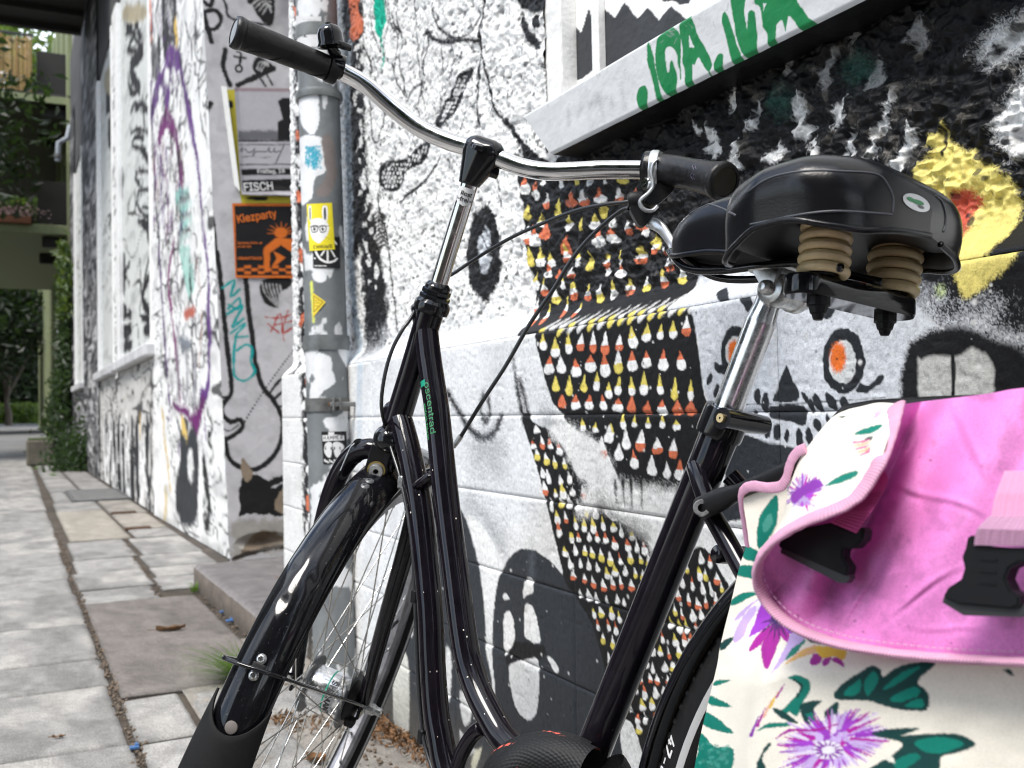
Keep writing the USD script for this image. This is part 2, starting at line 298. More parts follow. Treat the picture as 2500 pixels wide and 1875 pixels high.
_row('z5', [(1655, 1225), (1700, 1140), (1810, 1170), (1905, 1180), (2010, 1215), (2110, 1230)], 56, 120, [WW, WO])
_row('z5', [(1765, 1250), (1860, 1300), (1975, 1340), (2070, 1360), (2150, 1370)], 58, 110, [OW, WW])
_lattice('z5', LEG, 60, 90, 34, 80, [WW, YW, OW, WY, WW, WO], ang=-.14, slope=-.18, seed=5)
def mural(c):
    # -- white left field: cables of black line, scaly tails, drips
    band = T('z2', (20, -60), (130, -60), (150, 500), (170, 1000), (200, 1300), (270, 1659)) + T('z5', (300, 300), (290, 640), (170, 690), (165, 640), (130, 0)) + T('z2', (80, 1659), (60, 1000), (40, 500))
    c.fill(band, BLACK * 2, soft=.02, rough=.022)
    c.stroke(T('z2', (52, 300), (45, 600), (60, 1000), (70, 1659)) + T('z5', (100, 400), (130, 640), (120, 900), (125, 1200)), 24, V(.46, .54, .62), soft=.012, rough=.008)
    c.stroke(T('S', (722, -100), (735, 600), (752, 1300), (760, 1800)), 34, BLACK * 2.2, soft=.03, rough=.035)
    for i in range(46): c.oval((728 + 28 * i / 46 + rng.uniform(-8, 10), 30 + i * 30), rng.uniform(3, 8), rng.uniform(8, 26), WHITE if i % 5 else ORANGE, ang=rng.uniform(-.4, .4), rough=.004)
    for i in range(40): c.oval(T('z2', (100 + i * 2.6 + rng.uniform(-45, 45), 260 + 40 * i))[0], rng.uniform(2, 7), rng.uniform(4, 14), WHITE, rough=.008, a=.8)
    c.fill(T('z2', (45, -60), (130, -60), (110, 60), (145, 130), (140, 200), (90, 260), (60, 220), (70, 140)), ORANGE, soft=.006, rough=.006)
    for k in (-1, 0, 1): c.stroke(T('z2', (250 + 45 * k - 10, -60), (250 + 52 * k, 120), (252 + 30 * k, 250), (262 + 6 * k, 330)), 3, BLACK, **SOFT)
    c.fill(T('z2', (225, -30), (280, -30), (288, 110), (275, 200), (252, 245), (225, 190), (215, 100)), TEAL, soft=.004)
    c.stroke(T('z2', (260, 220), (268, 300), (272, 380), (258, 445)), [9, 4, 6, 2], TEAL * .8, **SOFT)
    for p, w in ((((370, -60), (360, 120), (395, 250), (380, 400), (410, 590)), 4), (((465, -60), (480, 120), (490, 330), (505, 480), (530, 560)), 3.4), (((540, 200), (562, 260), (525, 400), (530, 480), (500, 660)), 5), (((545, 190), (600, 250), (700, 265), (800, 250), (880, 262)), 7),
                 (((800, 262), (850, 330)), 3), (((905, -60), (910, 60), (885, 200), (888, 300), (880, 420), (870, 560), (880, 800)), 8), (((890, 320), (930, 480), (960, 620), (1000, 720), (1070, 800), (1150, 900)), 7), (((600, -60), (585, 80), (640, 190), (740, 240), (840, 190), (890, 80)), 4),
                 (((190, 620), (200, 850), (240, 900), (270, 780), (290, 650)), 4), (((330, 400), (350, 500), (420, 620), (400, 560)), 3.4), (((390, 1280), (430, 1230), (520, 1160), (590, 1070), (640, 990)), 6), (((240, 1230), (250, 1330), (290, 1450), (310, 1600), (330, 1800), (365, 2100)), 6),
                 (((980, 1060), (1000, 1180), (1020, 1300)), 4), (((300, -60), (320, 150), (360, 220), (350, 420)), 3), (((1150, 130), (1200, 230), (1260, 290)), 17), (((760, 820), (800, 700), (870, 640)), 3), (((150, 300), (200, 420), (180, 540), (210, 640)), 4), (((420, 640), (470, 560), (540, 520)), 3), (((330, 80), (345, 160), (390, 210)), 5), (((640, 640), (690, 520), (720, 380)), 2.6)):
        c.stroke(T('z2', *p), w, BLACK, **SOFT)
    c.fill(T('z2', (1100, -60), (1300, -60), (1300, 60), (1200, 75), (1130, 30)), BLACK, **SOFT); c.oval(T('z2', (1240, 140))[0], 13, 17, BLACK, rough=.006)
    c.stroke(T('z2', (1320, 500), (1350, 610), (1290, 400)), 9, BLACK, soft=.012, rough=.01)
    c.stroke(T('z2', (1300, 60), (1310, 180), (1320, 330), (1340, 520)), 6, BLACK * 2, soft=.014, rough=.016, a=.7)
    for body, ang in (((( 840, 430), (760, 470), (700, 580), (600, 760), (640, 810), (720, 720), (800, 560)), .6), (((560, 880), (480, 940), (420, 1000), (270, 1030), (240, 1130), (270, 1190), (340, 1215), (410, 1150), (420, 1090), (530, 1020), (575, 930)), .25)):
        c.fill(T('z2', *body), BLACK, **SOFT); P = Polygon(body).buffer(-16); a, b, e, d = P.bounds; j = 0
        for y in np.arange(b, d, 27):
            j += 1
            for x in np.arange(a + (j % 2) * 11, e, 21):
                if P.contains(shapely.Point(x, y)): c.oval(T('z2', (x, y))[0], 2.7, 4.6, WHITE * .85, ang=ang, rough=.003, soft=.003)
    c.fill(T('z2', (930, 1295), (990, 1400), (1010, 1560), (1020, 1700), (970, 1850), (910, 1910), (840, 1830), (805, 1700), (800, 1560), (840, 1370)), BLACK * 1.4, soft=.006, rough=.009)
    c.fill(T('z2', (925, 1440), (950, 1530), (955, 1660), (920, 1740), (880, 1650), (880, 1530)), V(.55, .58, .62), soft=.006, rough=.008)
    for i in range(9): c.stroke(T('z2', (205 + i * 4, 1370 + i * 26), (245 + i * 4, 1340 + i * 26), (280 + i * 3, 1365 + i * 26)), 4, BLACK, **SOFT)
    # -- smooth blocks on the left: soft spray lines
    c.fill(T('z5', (150, 640), (1240, 520), (1320, 1000), (1200, 1659)) + T('z8', (1000, 300), (200, 1659), (150, 600)), V(.70, .72, .75), soft=.08, rough=.03, a=.7)
    for p, w in ((((680, 880), (730, 960), (800, 1080), (870, 1150), (930, 1160), (980, 1120), (1020, 1030)), 13), (((905, 890), (890, 990), (920, 1060), (948, 1000), (938, 920)), 11), (((1090, 600), (1110, 760), (1145, 960), (1165, 1050)), [4, 9, 15, 17]), (((1140, 800), (1160, 880), (1190, 1000)), 12)):
        c.stroke(T('z5', *p), w, BLACK * 1.6, soft=.012, rough=.002)
    c.oval(T('z5', (930, 1240))[0], 40, 40, GREY * 3, soft=.09, a=.55); c.stroke(T('z8', (830, -20), (920, 90), (1010, 220)), 32, GREY * 2, soft=.06, a=.5)
    c.stroke(T('z5', (1310, 1060), (1450, 1220), (1580, 1360), (1720, 1480)), 46, GREY * 2.4, soft=.05, rough=.01, a=.5)
    # -- the dark grey ghost figures at the foot of the wall
    c.fill(T('z8', (640, -60), (775, 40), (850, 250), (900, 500), (925, 800), (915, 840), (940, 1000), (968, 1180), (930, 1400), (850, 1659), (200, 1900), (270, 1000), (350, 800), (440, 500)), GREY, soft=.006, rough=.004)
    c.fill(T('z8', (345, 970), (430, 960), (432, 1490), (380, 1450), (340, 1380)), V(.60, .60, .55), **SOFT); c.fill(T('z8', (425, 720), (465, 740), (455, 830), (430, 800)), WHITE * .8, **SOFT)
    c.fill(T('z8', (758, 1180), (820, 1220), (828, 1340), (800, 1395), (770, 1340)), WHITE * .7, **SOFT); c.fill(T('z8', (670, 900), (700, 930), (705, 1060), (690, 1240), (668, 1120)), WHITE * .75, **SOFT)
    c.fill(T('z8', (757, 1420), (820, 1500), (860, 1560), (790, 1570), (765, 1500)), WHITE * .62, **SOFT); c.fill(T('z8', (860, 1545), (940, 1530), (962, 1590), (930, 1690), (870, 1700), (830, 1640)), V(.62, .60, .46), **SOFT)
    c.fill(T('z8', (800, 60), (850, 240), (900, 480), (925, 780), (955, 900), (985, 640), (1000, 470), (1040, 390), (1000, 300), (900, 120)), WHITE * .93, **SOFT)
    c.fill(FIGURE, GREY, rough=.002); c.stroke(T('z8', (930, 800), (940, 900), (962, 1040), (972, 1160), (966, 1260)), 9, WHITE * .85)
    c.fill(T('z8', (1100, 860), (1200, 865), (1290, 880), (1310, 940), (1250, 975), (1180, 970), (1050, 1005), (1045, 960)), BLACK * 1.3, smooth=0)
    for p in (((1070, 1030), (1100, 990), (1180, 970), (1255, 980), (1255, 1200), (1240, 1310), (1200, 1357), (1160, 1340), (1110, 1270), (1080, 1150)), ((1035, 720), (1050, 670), (1080, 670), (1100, 740), (1103, 850), (1060, 930), (1042, 935)), ((1170, 640), (1200, 618), (1230, 660), (1260, 780), (1265, 872), (1190, 845), (1168, 800)),
              ((1165, 490), (1190, 455), (1215, 465), (1222, 540), (1180, 565), (1158, 582)), ((1030, 572), (1050, 552), (1073, 590), (1040, 592)), ((1308, 953), (1350, 975), (1385, 1040), (1360, 1055))): c.fill(T('z8', *p), WHITE * .92, smooth=3)
    c.stroke(T('z8', (1215, 300), (1210, 420)), 14, GREY * 4, soft=.02, a=.6)
    # -- the hooded figure: tear drops on black
    c.fill(BLK_UP, BLACK, soft=.004, rough=.006, smooth=0)
    c.fill(LEG, BLACK, smooth=3); c.fill(LOW_HOOD, BLACK, smooth=3)
    for i in range(14):                      # paint drawn out on the slope of the plinth
        x = 400 + i * 82; c.stroke(T('za', (x + 108 - i, 985 - i * 14.6 - 48), (x + 55, 990 - i * 14.6), (x + 26, 1020 - i * 14.6)), [3, 8, 10], WHITE * .62, soft=.005, rough=.003); c.stroke(T('za', (x + 34, 1012 - i * 14.6), (x + 12, 1034 - i * 14.6), (x + 4, 1052 - i * 14.6)), [8, 13, 9], YELLOW if i in (0, 3, 5, 6, 7, 9, 10, 12) else WHITE * .8, soft=.003)
    for p, w, h, k, a in UPPER_DROPS: c.drop(p, w * 1.05, h * 1.05, k, a, rough=.003 if p[1] < 740 else .0022)
    c.fill(T('z5', (1500, 1659), (1560, 1450), (1500, 1400), (1420, 1240)) + T('z5', (1330, 1130), (1440, 1080), (1500, 1110), (1640, 1210), (1720, 1340), (1760, 1440), (2177, 1510)) + T('z8', (2177, 60), (2030, 330), (1920, 205), (1800, 115), (1690, 20)), WHITE * .88, soft=.02, rough=.006)
    for x in (1740, 1790, 1840, 1905): c.stroke(T('z5', (x, 1440), (x + 4, 1520), (x + 8, 1560 + (x % 60))), [9, 4, 1.5], BLACK, **SOFT)
    c.stroke(T('z8', (1640, -10), (1790, 90), (1900, 190)), 30, BLACK * 2, soft=.03, rough=.012, a=.6)
    # -- skull face
    c.fill(T('z6', (330, 1120), (560, 1180), (800, 1235), (900, 1250), (720, 1280), (640, 1420), (500, 1659), (250, 1700), (300, 1300)), GREY * .9, smooth=0)
    c.fill(SKULL, V(.60, .62, .66), soft=.004, smooth=0)
    for x, y in ((1640, 470), (1590, 520), (1520, 330), (1760, 460), (1880, 420)): c.oval(T('z6', (x, y))[0], 26, 22, V(.6, .62, .66), soft=.045, rough=.012, a=.8)
    c.fill(T('z6', (1820, 440), (1910, 400), (2012, 318), (2008, 352), (1932, 440), (2052, 490), (2250, 540), (2250, 600), (2030, 545), (1900, 470)), V(.62, .64, .67), soft=.02, rough=.004)
    c.fill(T('z6', (1400, 480), (1500, 520), (1590, 470), (1640, 440), (1500, 300), (1440, 300)), BLACK, soft=.05, rough=.02, a=.0)
    c.fill(T('z6', (1440, 600), (1500, 540), (1620, 480), (1800, 470), (2000, 560), (2177, 640), (2177, 1000), (1440, 1000)), BLACK, soft=.006)
    c.fill(T('z6', (1508, 650), (1530, 670), (1610, 640), (1700, 655), (1780, 640), (1850, 592), (1950, 640), (1992, 740), (1992, 960), (1508, 960)), V(.52, .52, .50), soft=.004, smooth=0)
    c.stroke(T('z6', (1728, 640), (1730, 800), (1728, 940)), 9, BLACK)
    for cx, cy, rx, ry in ((1035, 680, 138, 212), (352, 620, 98, 165)): c.oval(T('z6', (cx, cy))[0], rx * .386, ry * .386, GREY * .6, rough=.002)
    c.oval(T('z6', (1030, 685))[0], 34, 53, V(.62, .63, .63)); c.oval(T('z6', (1000, 655))[0], 19, 37, V(.72, .15, .02), soft=.005); c.oval(T('z6', (350, 620))[0], 26, 40, V(.6, .6, .6)); c.oval(T('z6', (338, 622))[0], 14, 31, V(.72, .15, .02), soft=.005)
    for p in (((1140, 810), (1190, 835), (1260, 770), (1290, 770), (1275, 820), (1180, 880), (1110, 870)), ((220, 678), (255, 700), (292, 690), (330, 740), (290, 765), (235, 745), (214, 715)), ((330, 240), (380, 222), (430, 260), (462, 320), (430, 372), (400, 315), (342, 265)), ((940, 300), (1022, 293), (985, 350), (952, 402), (918, 412), (908, 390)),
              ((675, 700), (700, 750), (712, 800), (748, 860), (742, 930), (600, 942), (588, 900), (620, 830), (650, 745)), ((572, 962), (780, 960), (796, 1082), (690, 1062), (574, 1042))): c.fill(T('z6', *p), GREY * .7, smooth=3)
    for x, y, rx, ry, a in ((490, 900, 22, 52, 0), (540, 945, 22, 66, 0), (470, 1010, 16, 30, 0), (792, 910, 16, 45, -.5), (830, 965, 20, 50, -.2), (872, 945, 26, 66, -.35), (955, 930, 26, 66, -.5), (1050, 950, 26, 56, -.5), (550, 1105, 25, 62, .05), (612, 1125, 22, 55, 0), (675, 1148, 20, 52, 0), (752, 1168, 22, 66, -.08), (820, 1150, 22, 58, -.15), (870, 1085, 30, 55, -.3), (940, 1050, 20, 46, -.4), (185, 800, 18, 40, .3), (230, 870, 16, 45, .2)):
        c.oval(T('z6', (x, y))[0], rx * .386, ry * .386, GREY * .65, ang=a, rough=.0025)
    c.stroke(T('z6', (200, 950), (600, 952), (900, 935), (1300, 910)), 2.4, GREY)
    # -- white flames in the rough black, the yellow figure
    for x, y, w, h, a in ((480, 735, 70, 165, .08), (760, 715, 110, 300, -.12), (1020, 690, 110, 270, .4), (1225, 470, 100, 220, .15), (1300, 720, 80, 260, .25), (1230, 900, 70, 220, .0), (600, 960, 120, 220, .2), (190, 880, 110, 220, -.2), (360, 960, 80, 200, .0), (845, 950, 70, 120, 0), (1065, 930, 80, 190, 0), (1400, 1020, 80, 200, .2), (940, 430, 110, 210, .2), (340, 620, 60, 150, 0), (1450, 850, 60, 160, .1), (100, 800, 60, 120, -.2), (700, 420, 60, 120, 0), (1070, 200, 90, 120, .3), (1530, 170, 110, 260, .3)):
        c.drop(T('z3', (x, y))[0], w * .386, h * .386, WW if y > 550 else ([2., 3.], [V(.34, .34, .34)] * 3), a, soft=.005, rough=.009)
    for i in range(60): c.oval(T('z3', (rng.uniform(100, 2300), rng.uniform(150, 1000)))[0], rng.uniform(3, 9), rng.uniform(3, 6), V(.20, .18, .155), ang=.5, soft=.012, rough=.012, a=.6)
    c.oval(T('z3', (1120, 450))[0], 26, 22, V(.03, .10, .075), soft=.03, rough=.01); c.oval(T('z3', (630, 640))[0], 18, 22, V(.02, .08, .06), soft=.03, rough=.01)
    c.fill(T('z3', (1900, 320), (1950, 230), (2100, 150), (2250, 90), (2300, 260), (2177, 310), (2050, 372), (1940, 388)), WHITE, soft=.02, rough=.006); c.oval(T('z3', (2008, 310))[0], 11, 16, BLACK, soft=.008)
    c.fill(T('z3', (2000, 850), (1990, 760), (2050, 640), (2130, 560), (2250, 400), (2400, 600), (2350, 960), (2177, 985), (2100, 990)), WHITE, soft=.014, rough=.006)
    c.fill(T('z3', (1640, 760), (1665, 830), (1700, 900), (1810, 960), (1850, 950), (1880, 1020), (2000, 1060), (2090, 1130), (2140, 1250), (2168, 1350), (2150, 1500), (2110, 1630)) + T('z6', (2090, 30), (2060, 90), (2000, 150), (1900, 210), (1800, 280), (1740, 170), (1710, 60), (1650, -60)) +
           T('z3', (1560, 1400), (1500, 1200), (1500, 1120), (1520, 1050), (1560, 990), (1590, 930), (1552, 900), (1570, 862), (1630, 845)), V(.80, .68, .20), soft=.006, rough=.004, smooth=3)
    c.fill(T('z3', (1700, 1240), (1745, 1212), (1885, 1240), (1842, 1330), (1836, 1450), (1800, 1530), (1740, 1420), (1690, 1330)), V(.50, .085, .05), soft=.006, rough=.006)
    c.stroke(T('z3', (1630, 780), (1640, 870), (1655, 930), (1644, 975)), [3, 5, 6, 10], BLACK, soft=.002)
    c.oval(T('z6', (1650, 230))[0], 7, 9, V(.62, .75, .35), soft=.008); c.oval(T('z6', (1590, 130))[0], 24, 16, BLACK)
MURAL_REL = {}
def rough_relief(P):
    """how far the rough render stands out: thrown pebbly mortar, coarser towards the window sill"""
    x, z = P[:, 0], P[:, 2]; q = P * [1, 0, 1]
    grit = 1 - np.abs(2 * meshkit.noise(q / .011 + 5, 41) - 1); big = meshkit.noise(q / .034, 1) + .7 * meshkit.noise(q / .019 + 7, 2); mid = meshkit.noise(q / .0095, 3); fine = meshkit.noise(q / .0045, 6)
    pit = np.clip(.36 - meshkit.noise(q / .014 + 3, 8), 0, 1) * 2.2
    a = np.interp(x, [1.25, 1.55, 2.2], [1.3, .6, .5]) * np.clip((z - .925) / .03, 0, 1)
    return a * (.0105 * (big - .85) + .0040 * (mid - .5) + .0024 * (fine - .5) + .0045 * (grit - .6) - .008 * pit * np.interp(x, [1.3, 1.6], [.6, 1.])), pit
def columns(x0, x1, y, step):
    if x0 < .4: return np.concatenate([np.linspace(x0, .38, 9), columns(.43, x1, y, step)])
    xs = np.linspace(x0, x1, 4000); px = seen(np.stack([xs, np.full_like(xs, y), np.full_like(xs, .9)], -1))[:, 0]
    n = max(3, int(abs(px[-1] - px[0]) / step)); return np.interp(np.linspace(px[0], px[-1], n + 1), px[::-1] if px[0] > px[-1] else px, xs[::-1] if px[0] > px[-1] else xs)
house = thing("painted_house", "house wall with skull and teardrop mural, rough render above a grey block plinth", "building")
# -- upper, rough part
XW, ZW = 1.555, 1.215                           # left edge and foot of the bricked-up window
cx = np.concatenate([[-1.6, -1.2, -.8, -.4, 0, .2, .3, .38], columns(.43, 3.40, YU, 2.15)]); nx = len(cx)
px = seen(np.stack([cx, np.full(nx, YU), np.full(nx, .9)], -1))
ztop = np.interp(cx, [.43, 3.4], [1.16, 2.36]) + .04
s = np.linspace(0, 1, 470) ** 1.0
Z = .886 + (s[:, None] * (ztop - .886)[None]); Z = np.vstack([Z, ztop[None] + (3.4 - ztop)[None] * np.linspace(.02, 1, 24)[:, None]])
nz = len(Z); P = np.stack([np.repeat(cx[None], nz, 0), np.interp(Z, [.886, .8935, .897, .925, .94], [YP - .007, YP - .002, YP - .003, YU + .006, YU]), Z], -1).transpose(1, 0, 2).reshape(-1, 3)
rel, pit = rough_relief(P)
edge = np.clip((3.40 - P[:, 0]) / .03, 0, 1); P[:, 1] += rel - .03 * (1 - np.sqrt(1 - (1 - edge) ** 2))
c = Canvas(P, (0, YU, 0), EX, EZ, WHITE)
slope = (P[:, 2] < .925); c2 = P.copy(); c2[:, 1] = YU
mural(c)
lin = np.abs(meshkit.fbm(np.stack([c.uv[:, 0] * 5., c.uv[:, 1] * 2.6, np.zeros(len(P))], -1), 3, 31) - .5); lm = np.clip((.006 - lin) / .003, 0, 1)[:, None] * ((P[:, 0] > 1.75) & (P[:, 2] > .95))[:, None] * .8 * np.clip((meshkit.noise(P * 6, 3) - .35) * 6, 0, 1)[:, None]; c.col = c.col * (1 - lm) + BLACK * lm
keep = meshkit.noise(P * [1, 0, 1] / .008, 21) * .6 + meshkit.noise(P * [.8, 0, 1] / .02, 22) * .4
fleck = np.clip((keep - .70) * 14, 0, 1) * (P[:, 2] > .93) + np.clip(pit * 3 - .35, 0, 1) * .5 * (P[:, 2] > .93)
c.col = c.col * (1 - np.clip(fleck, 0, 1) * .82)[:, None] + BLACK * (np.clip(fleck, 0, 1) * .82)[:, None]
F = grid_faces(nx, nz); cen = P[F].mean(1); F = F[~((cen[:, 0] < XW) & (cen[:, 2] > ZW))]
tm = trimesh.Trimesh(P, F, process=False); used = np.unique(F); tm.update_vertices(np.isin(np.arange(len(P)), used)); 
add(house, "rough_render", tm, MURAL, True, paint=c.col[used])
# -- far end of the wall
add(house, "wall_end", block((3.385, -1.5, 1.7), (.03, 1.25, 3.4), bev=.004), plain("white_render", (.78, .78, .76), .8, bump=(90, .5, .004), vary=.12))
# -- plinth of painted concrete blocks, each with sunk joints
ZJ, XJ = [0.0, .160, .307, .455, .602, .749, .893], [.43, .928, 1.428, 1.928, 2.44, 2.95, 3.395]
spk = np.random.default_rng(5)
for i in range(len(XJ) - 1):
    for j in range(len(ZJ) - 1):
        g = .0005
        x0, x1, z0, z1 = XJ[i] + g * .7, XJ[i + 1] - g * .7, ZJ[j] + g, ZJ[j + 1] - g
        xs = columns(x0, x1, YP, 2.3); dist = .9 + .85 * (x0 + x1) / 2; zs = np.linspace(z0, z1, max(10, int((z1 - z0) * FOC / dist / 2.3)))
        n, k = len(xs), len(zs); P = np.stack([np.repeat(xs, k), np.full(n * k, YP), np.tile(zs, n)], -1)
        ed = np.minimum(np.minimum(P[:, 0] - x0, x1 - P[:, 0]), np.minimum(P[:, 2] - z0, z1 - P[:, 2])); ed = np.clip(ed / .006, 0, 1)
        q = P * [1, 0, 1]
        P[:, 1] += .0016 * (meshkit.fbm(q / .09, 4, 3) - .5) + .0007 * (meshkit.noise(q / .008, 2) - .5) - .0028 * (1 - ed) ** 2 - .0012 * np.clip(.25 - meshkit.noise(q / .012, 17), 0, 1) * 4
        c = Canvas(P, (0, YP, 0), EX, EZ, WHITE * .9, 70.)
        mural(c)
        c.specks(36, WHITE * .85, .0016, spk); c.specks(22, BLACK * 2, .0014, spk, a=.7)
        if j < 2: d = np.clip((.16 - P[:, 2]) / .16 + .5 * (meshkit.fbm(q / .06, 3, 8) - .6), 0, 1)[:, None] * .55; c.col = c.col * (1 - d) + V(.13, .115, .095) * d
        Pb = P.copy().reshape(n, k, 3)
        rim = [Pb[:, 0], Pb[-1, :], Pb[::-1, -1], Pb[0, ::-1]]; Cb = c.col.reshape(n, k, 3); rimc = [Cb[:, 0], Cb[-1, :], Cb[::-1, -1], Cb[0, ::-1]]; ri = 0
        f = grid_faces(n, k); vs, fs, cs, off = [P], [f], [c.col], n * k
        for r_ in rim:
            b = r_.copy(); b[:, 1] = YP - .022; mlen = len(r_); t = np.arange(mlen - 1)
            vs += [r_, b]; fs.append(np.vstack([np.stack([t, t + mlen, t + 1], -1), np.stack([t + 1, t + mlen, t + mlen + 1], -1)]) + off); cs += [rimc[ri] * .7, rimc[ri] * .4]; ri += 1; off += 2 * mlen
        add(house, "wall_block", trimesh.Trimesh(np.vstack(vs), np.vstack(fs), process=False), MURAL, True, paint=np.vstack(cs))
add(house, "wall_core", block((.88, -1.17, 2.1), (4.9, .48, 2.6), bev=.003), plain("brick_core", (.12, .10, .09), .9)); add(house, "block_bedding", block((1.0, YP - .065, .446), (4.77, .09, .89), bev=.003), plain("mortar", (.20, .20, .20), .9, bump=(200, .5, .002)))
# -- bricked-up window: smooth infill with painted crowns, mullion, reveal
SMOOTH = painted("smooth_plaster_paint", .6, (150., .35, .002), .12, 12.)
def flat_panel(parent, name, x0, x1, z0, z1, y, step, ops, mat, relief=.0012, base=WHITE, label=None):
    xs, zs = columns(x0, x1, y, step), np.linspace(z0, z1, max(6, int((z1 - z0) * FOC / (.9 + .85 * (x0 + x1) / 2) / step)))
    n, k = len(xs), len(zs); P = np.stack([np.repeat(xs, k), np.full(n * k, y), np.tile(zs, n)], -1); q = P * [1, 0, 1]
    c = Canvas(P, (0, y, 0), EX, EZ, base); ops(c)
    P[:, 1] += relief * 2 * (meshkit.fbm(q / .03, 4, 3) - .5)
    return add(parent, name, trimesh.Trimesh(P, grid_faces(n, k), process=False), mat, True, paint=c.col, label=label)
def crowns(c):
    K = V(.035, .037, .042)
    c.fill(T('zs', (243, 150), (320, 265), (385, 60), (405, 140), (412, 330), (437, 480), (415, 560), (340, 615), (278, 645), (250, 420)), K, smooth=0, rough=.002)
    c.fill(T('zs', (460, 35), (590, 140), (668, 14), (768, 150), (850, 58), (937, 160), (1040, 45), (1130, 130), (1250, 260), (1250, 800), (520, 800), (494, 470), (484, 380)), K, smooth=0, rough=.002)
    c.fill(T('zs', (930, -120), (1200, -120), (1180, 30), (1100, 40), (1060, 12), (970, 10)), K, smooth=0, rough=.002); c.specks(30, WHITE * .6, .0015, rng)
flat_panel(house, "window_infill", -1.6, 1.505, 1.18, 3.4, -.893, 3.0, crowns, SMOOTH)
flat_panel(house, "window_surround", 1.503, XW + .004, 1.205, 3.4, -.862, 2.5, lambda c: None, SMOOTH, .002)
ml = T('zs', (432, 20)); mx = on_plane(ml, (0, -.88, 0), EY)[0, 0]
add(house, "mullion", block((mx, -.886, 2.3), (.020, .022, 2.2), bev=.005), plain("white_trim", (.76, .76, .75), .6, bump=(120, .4, .003), vary=.1))
add(house, "reveal", block((1.504, -.878, 2.3), (.004, .031, 2.2), bev=.001), "/World/Looks/white_trim")
# -- sill with the green lettering on its face
YS = -.800
L = on_plane([(1277, 284)] + [(1345, 394)] + [(2140, -14)] + T('zs', (1190, 90)), (0, YS, 0), EY)
zb, zt = 1.180, 1.2726
xs = columns(-1.6, L[0, 0] + .02, YS, 2.2); zs = np.linspace(zb, zt, 120); n, k = len(xs), len(zs)
P = np.stack([np.repeat(xs, k), np.full(n * k, YS), np.tile(zs, n)], -1)
xe = np.interp(P[:, 2], [zb, zt], [L[1, 0], L[0, 0]]); P[:, 0] = np.where(xs[np.repeat(np.arange(n), k)] > 1.0, 1.0 + (P[:, 0] - 1.0) * (xe - 1.0) / (xs[-1] - 1.0), P[:, 0])
c = Canvas(P, (0, YS, 0), EX, EZ, V(.58, .59, .60)); GR = V(.0, .17, .045)
for p, w in ((((220, 880), (225, 980)), 9), (((330, 850), (300, 900)), 9), (((450, 760), (480, 860), (500, 940)), 8), (((380, 830), (520, 780)), 8), (((640, 700), (660, 800), (680, 860)), 7), (((560, 780), (570, 840)), 6)): c.stroke(T('zs', *p), w, V(.34, .35, .37), soft=.012, a=.6)
for p in (((790, 690), (830, 684), (853, 740), (838, 850), (828, 890), (790, 870), (765, 800), (768, 730)), ((845, 350), (862, 340), (885, 400), (915, 540), (945, 690), (965, 780), (960, 815), (925, 812), (890, 640), (848, 480)),
          ((1000, 220), (1060, 225), (1100, 270), (1108, 340), (1107, 530), (1094, 530), (1082, 420), (1040, 370), (1000, 380), (988, 440), (1005, 560), (1020, 570), (1030, 500), (1048, 490), (1080, 590), (1082, 660), (1060, 770), (1030, 775), (980, 730), (920, 580), (910, 420), (930, 300)),
          ((1108, 150), (1175, 105), (1200, 150), (1260, 300), (1310, 380), (1350, 470), (1360, 530), (1330, 570), (1290, 520), (1252, 455), (1225, 515), (1205, 520), (1205, 690), (1180, 715), (1150, 680), (1145, 560), (1123, 490), (1130, 400), (1105, 260)), ((1390, 470), (1415, 430), (1445, 430), (1452, 480), (1440, 560), (1420, 590), (1385, 570), (1375, 520)),
          ((1440, 120), (1465, 92), (1490, 130), (1510, 190), (1550, 330), (1585, 420), (1595, 490), (1540, 525), (1520, 500), (1480, 330), (1440, 190)), ((1520, -60), (1630, -60), (1615, 80), (1640, 240), (1650, 110), (1680, 84), (1705, 120), (1720, 250), (1715, 410), (1680, 470), (1630, 460), (1570, 360), (1540, 210), (1515, 40)),
          ((1730, -80), (1980, -80), (2040, 20), (2110, 120), (2180, 190), (2110, 255), (2060, 240), (2000, 150), (1965, 128), (1950, 240), (1940, 238), (1920, 165), (1890, 180), (1870, 220), (1865, 370), (1810, 385), (1800, 270), (1765, 220), (1760, 180), (1740, 60), (1700, 20))):
    c.fill(T('zs', *p), GR, soft=.0015, rough=.0012, smooth=3)
c.fill(T('zs', (1182, 290), (1212, 375), (1184, 370)), V(.58, .59, .60), smooth=0); c.fill(T('zs', (1765, 25), (1790, 30), (1765, 120)), V(.58, .59, .60), smooth=0)
c.stroke(T('zs', (1105, 300), (1107, 500), (1110, 625)), [8, 4, 3], GR); c.stroke(T('zs', (1335, 520), (1340, 612)), [6, 4], GR); c.stroke(T('zs', (820, 870), (822, 892)), 6, GR)
c.specks(60, V(.2, .2, .2), .0014, rng, a=.5)
for _ in range(60):
    x, y = rng.uniform(0, 2100), 0; q = (rng.uniform(50, 2100), 0); q = (q[0], 880 - q[0] * .505 + rng.uniform(-260, 40)); c.stroke(T('zs', q, (q[0] + rng.uniform(-50, 50), q[1] + rng.uniform(-50, 50))), 1.3, V(.25, .26, .27), a=.6, smooth=0)
P[:, 1] += .0012 * (meshkit.fbm(P * [1, 0, 1] / .02, 4, 3) - .5) - .004 * np.clip(1 - np.minimum(P[:, 2] - zb, zt - P[:, 2]) / .006, 0, 1) ** 2
G = P.reshape(n, k, 3); vs, fs, cs = [P], [grid_faces(n, k)], [c.col]; off = n * k
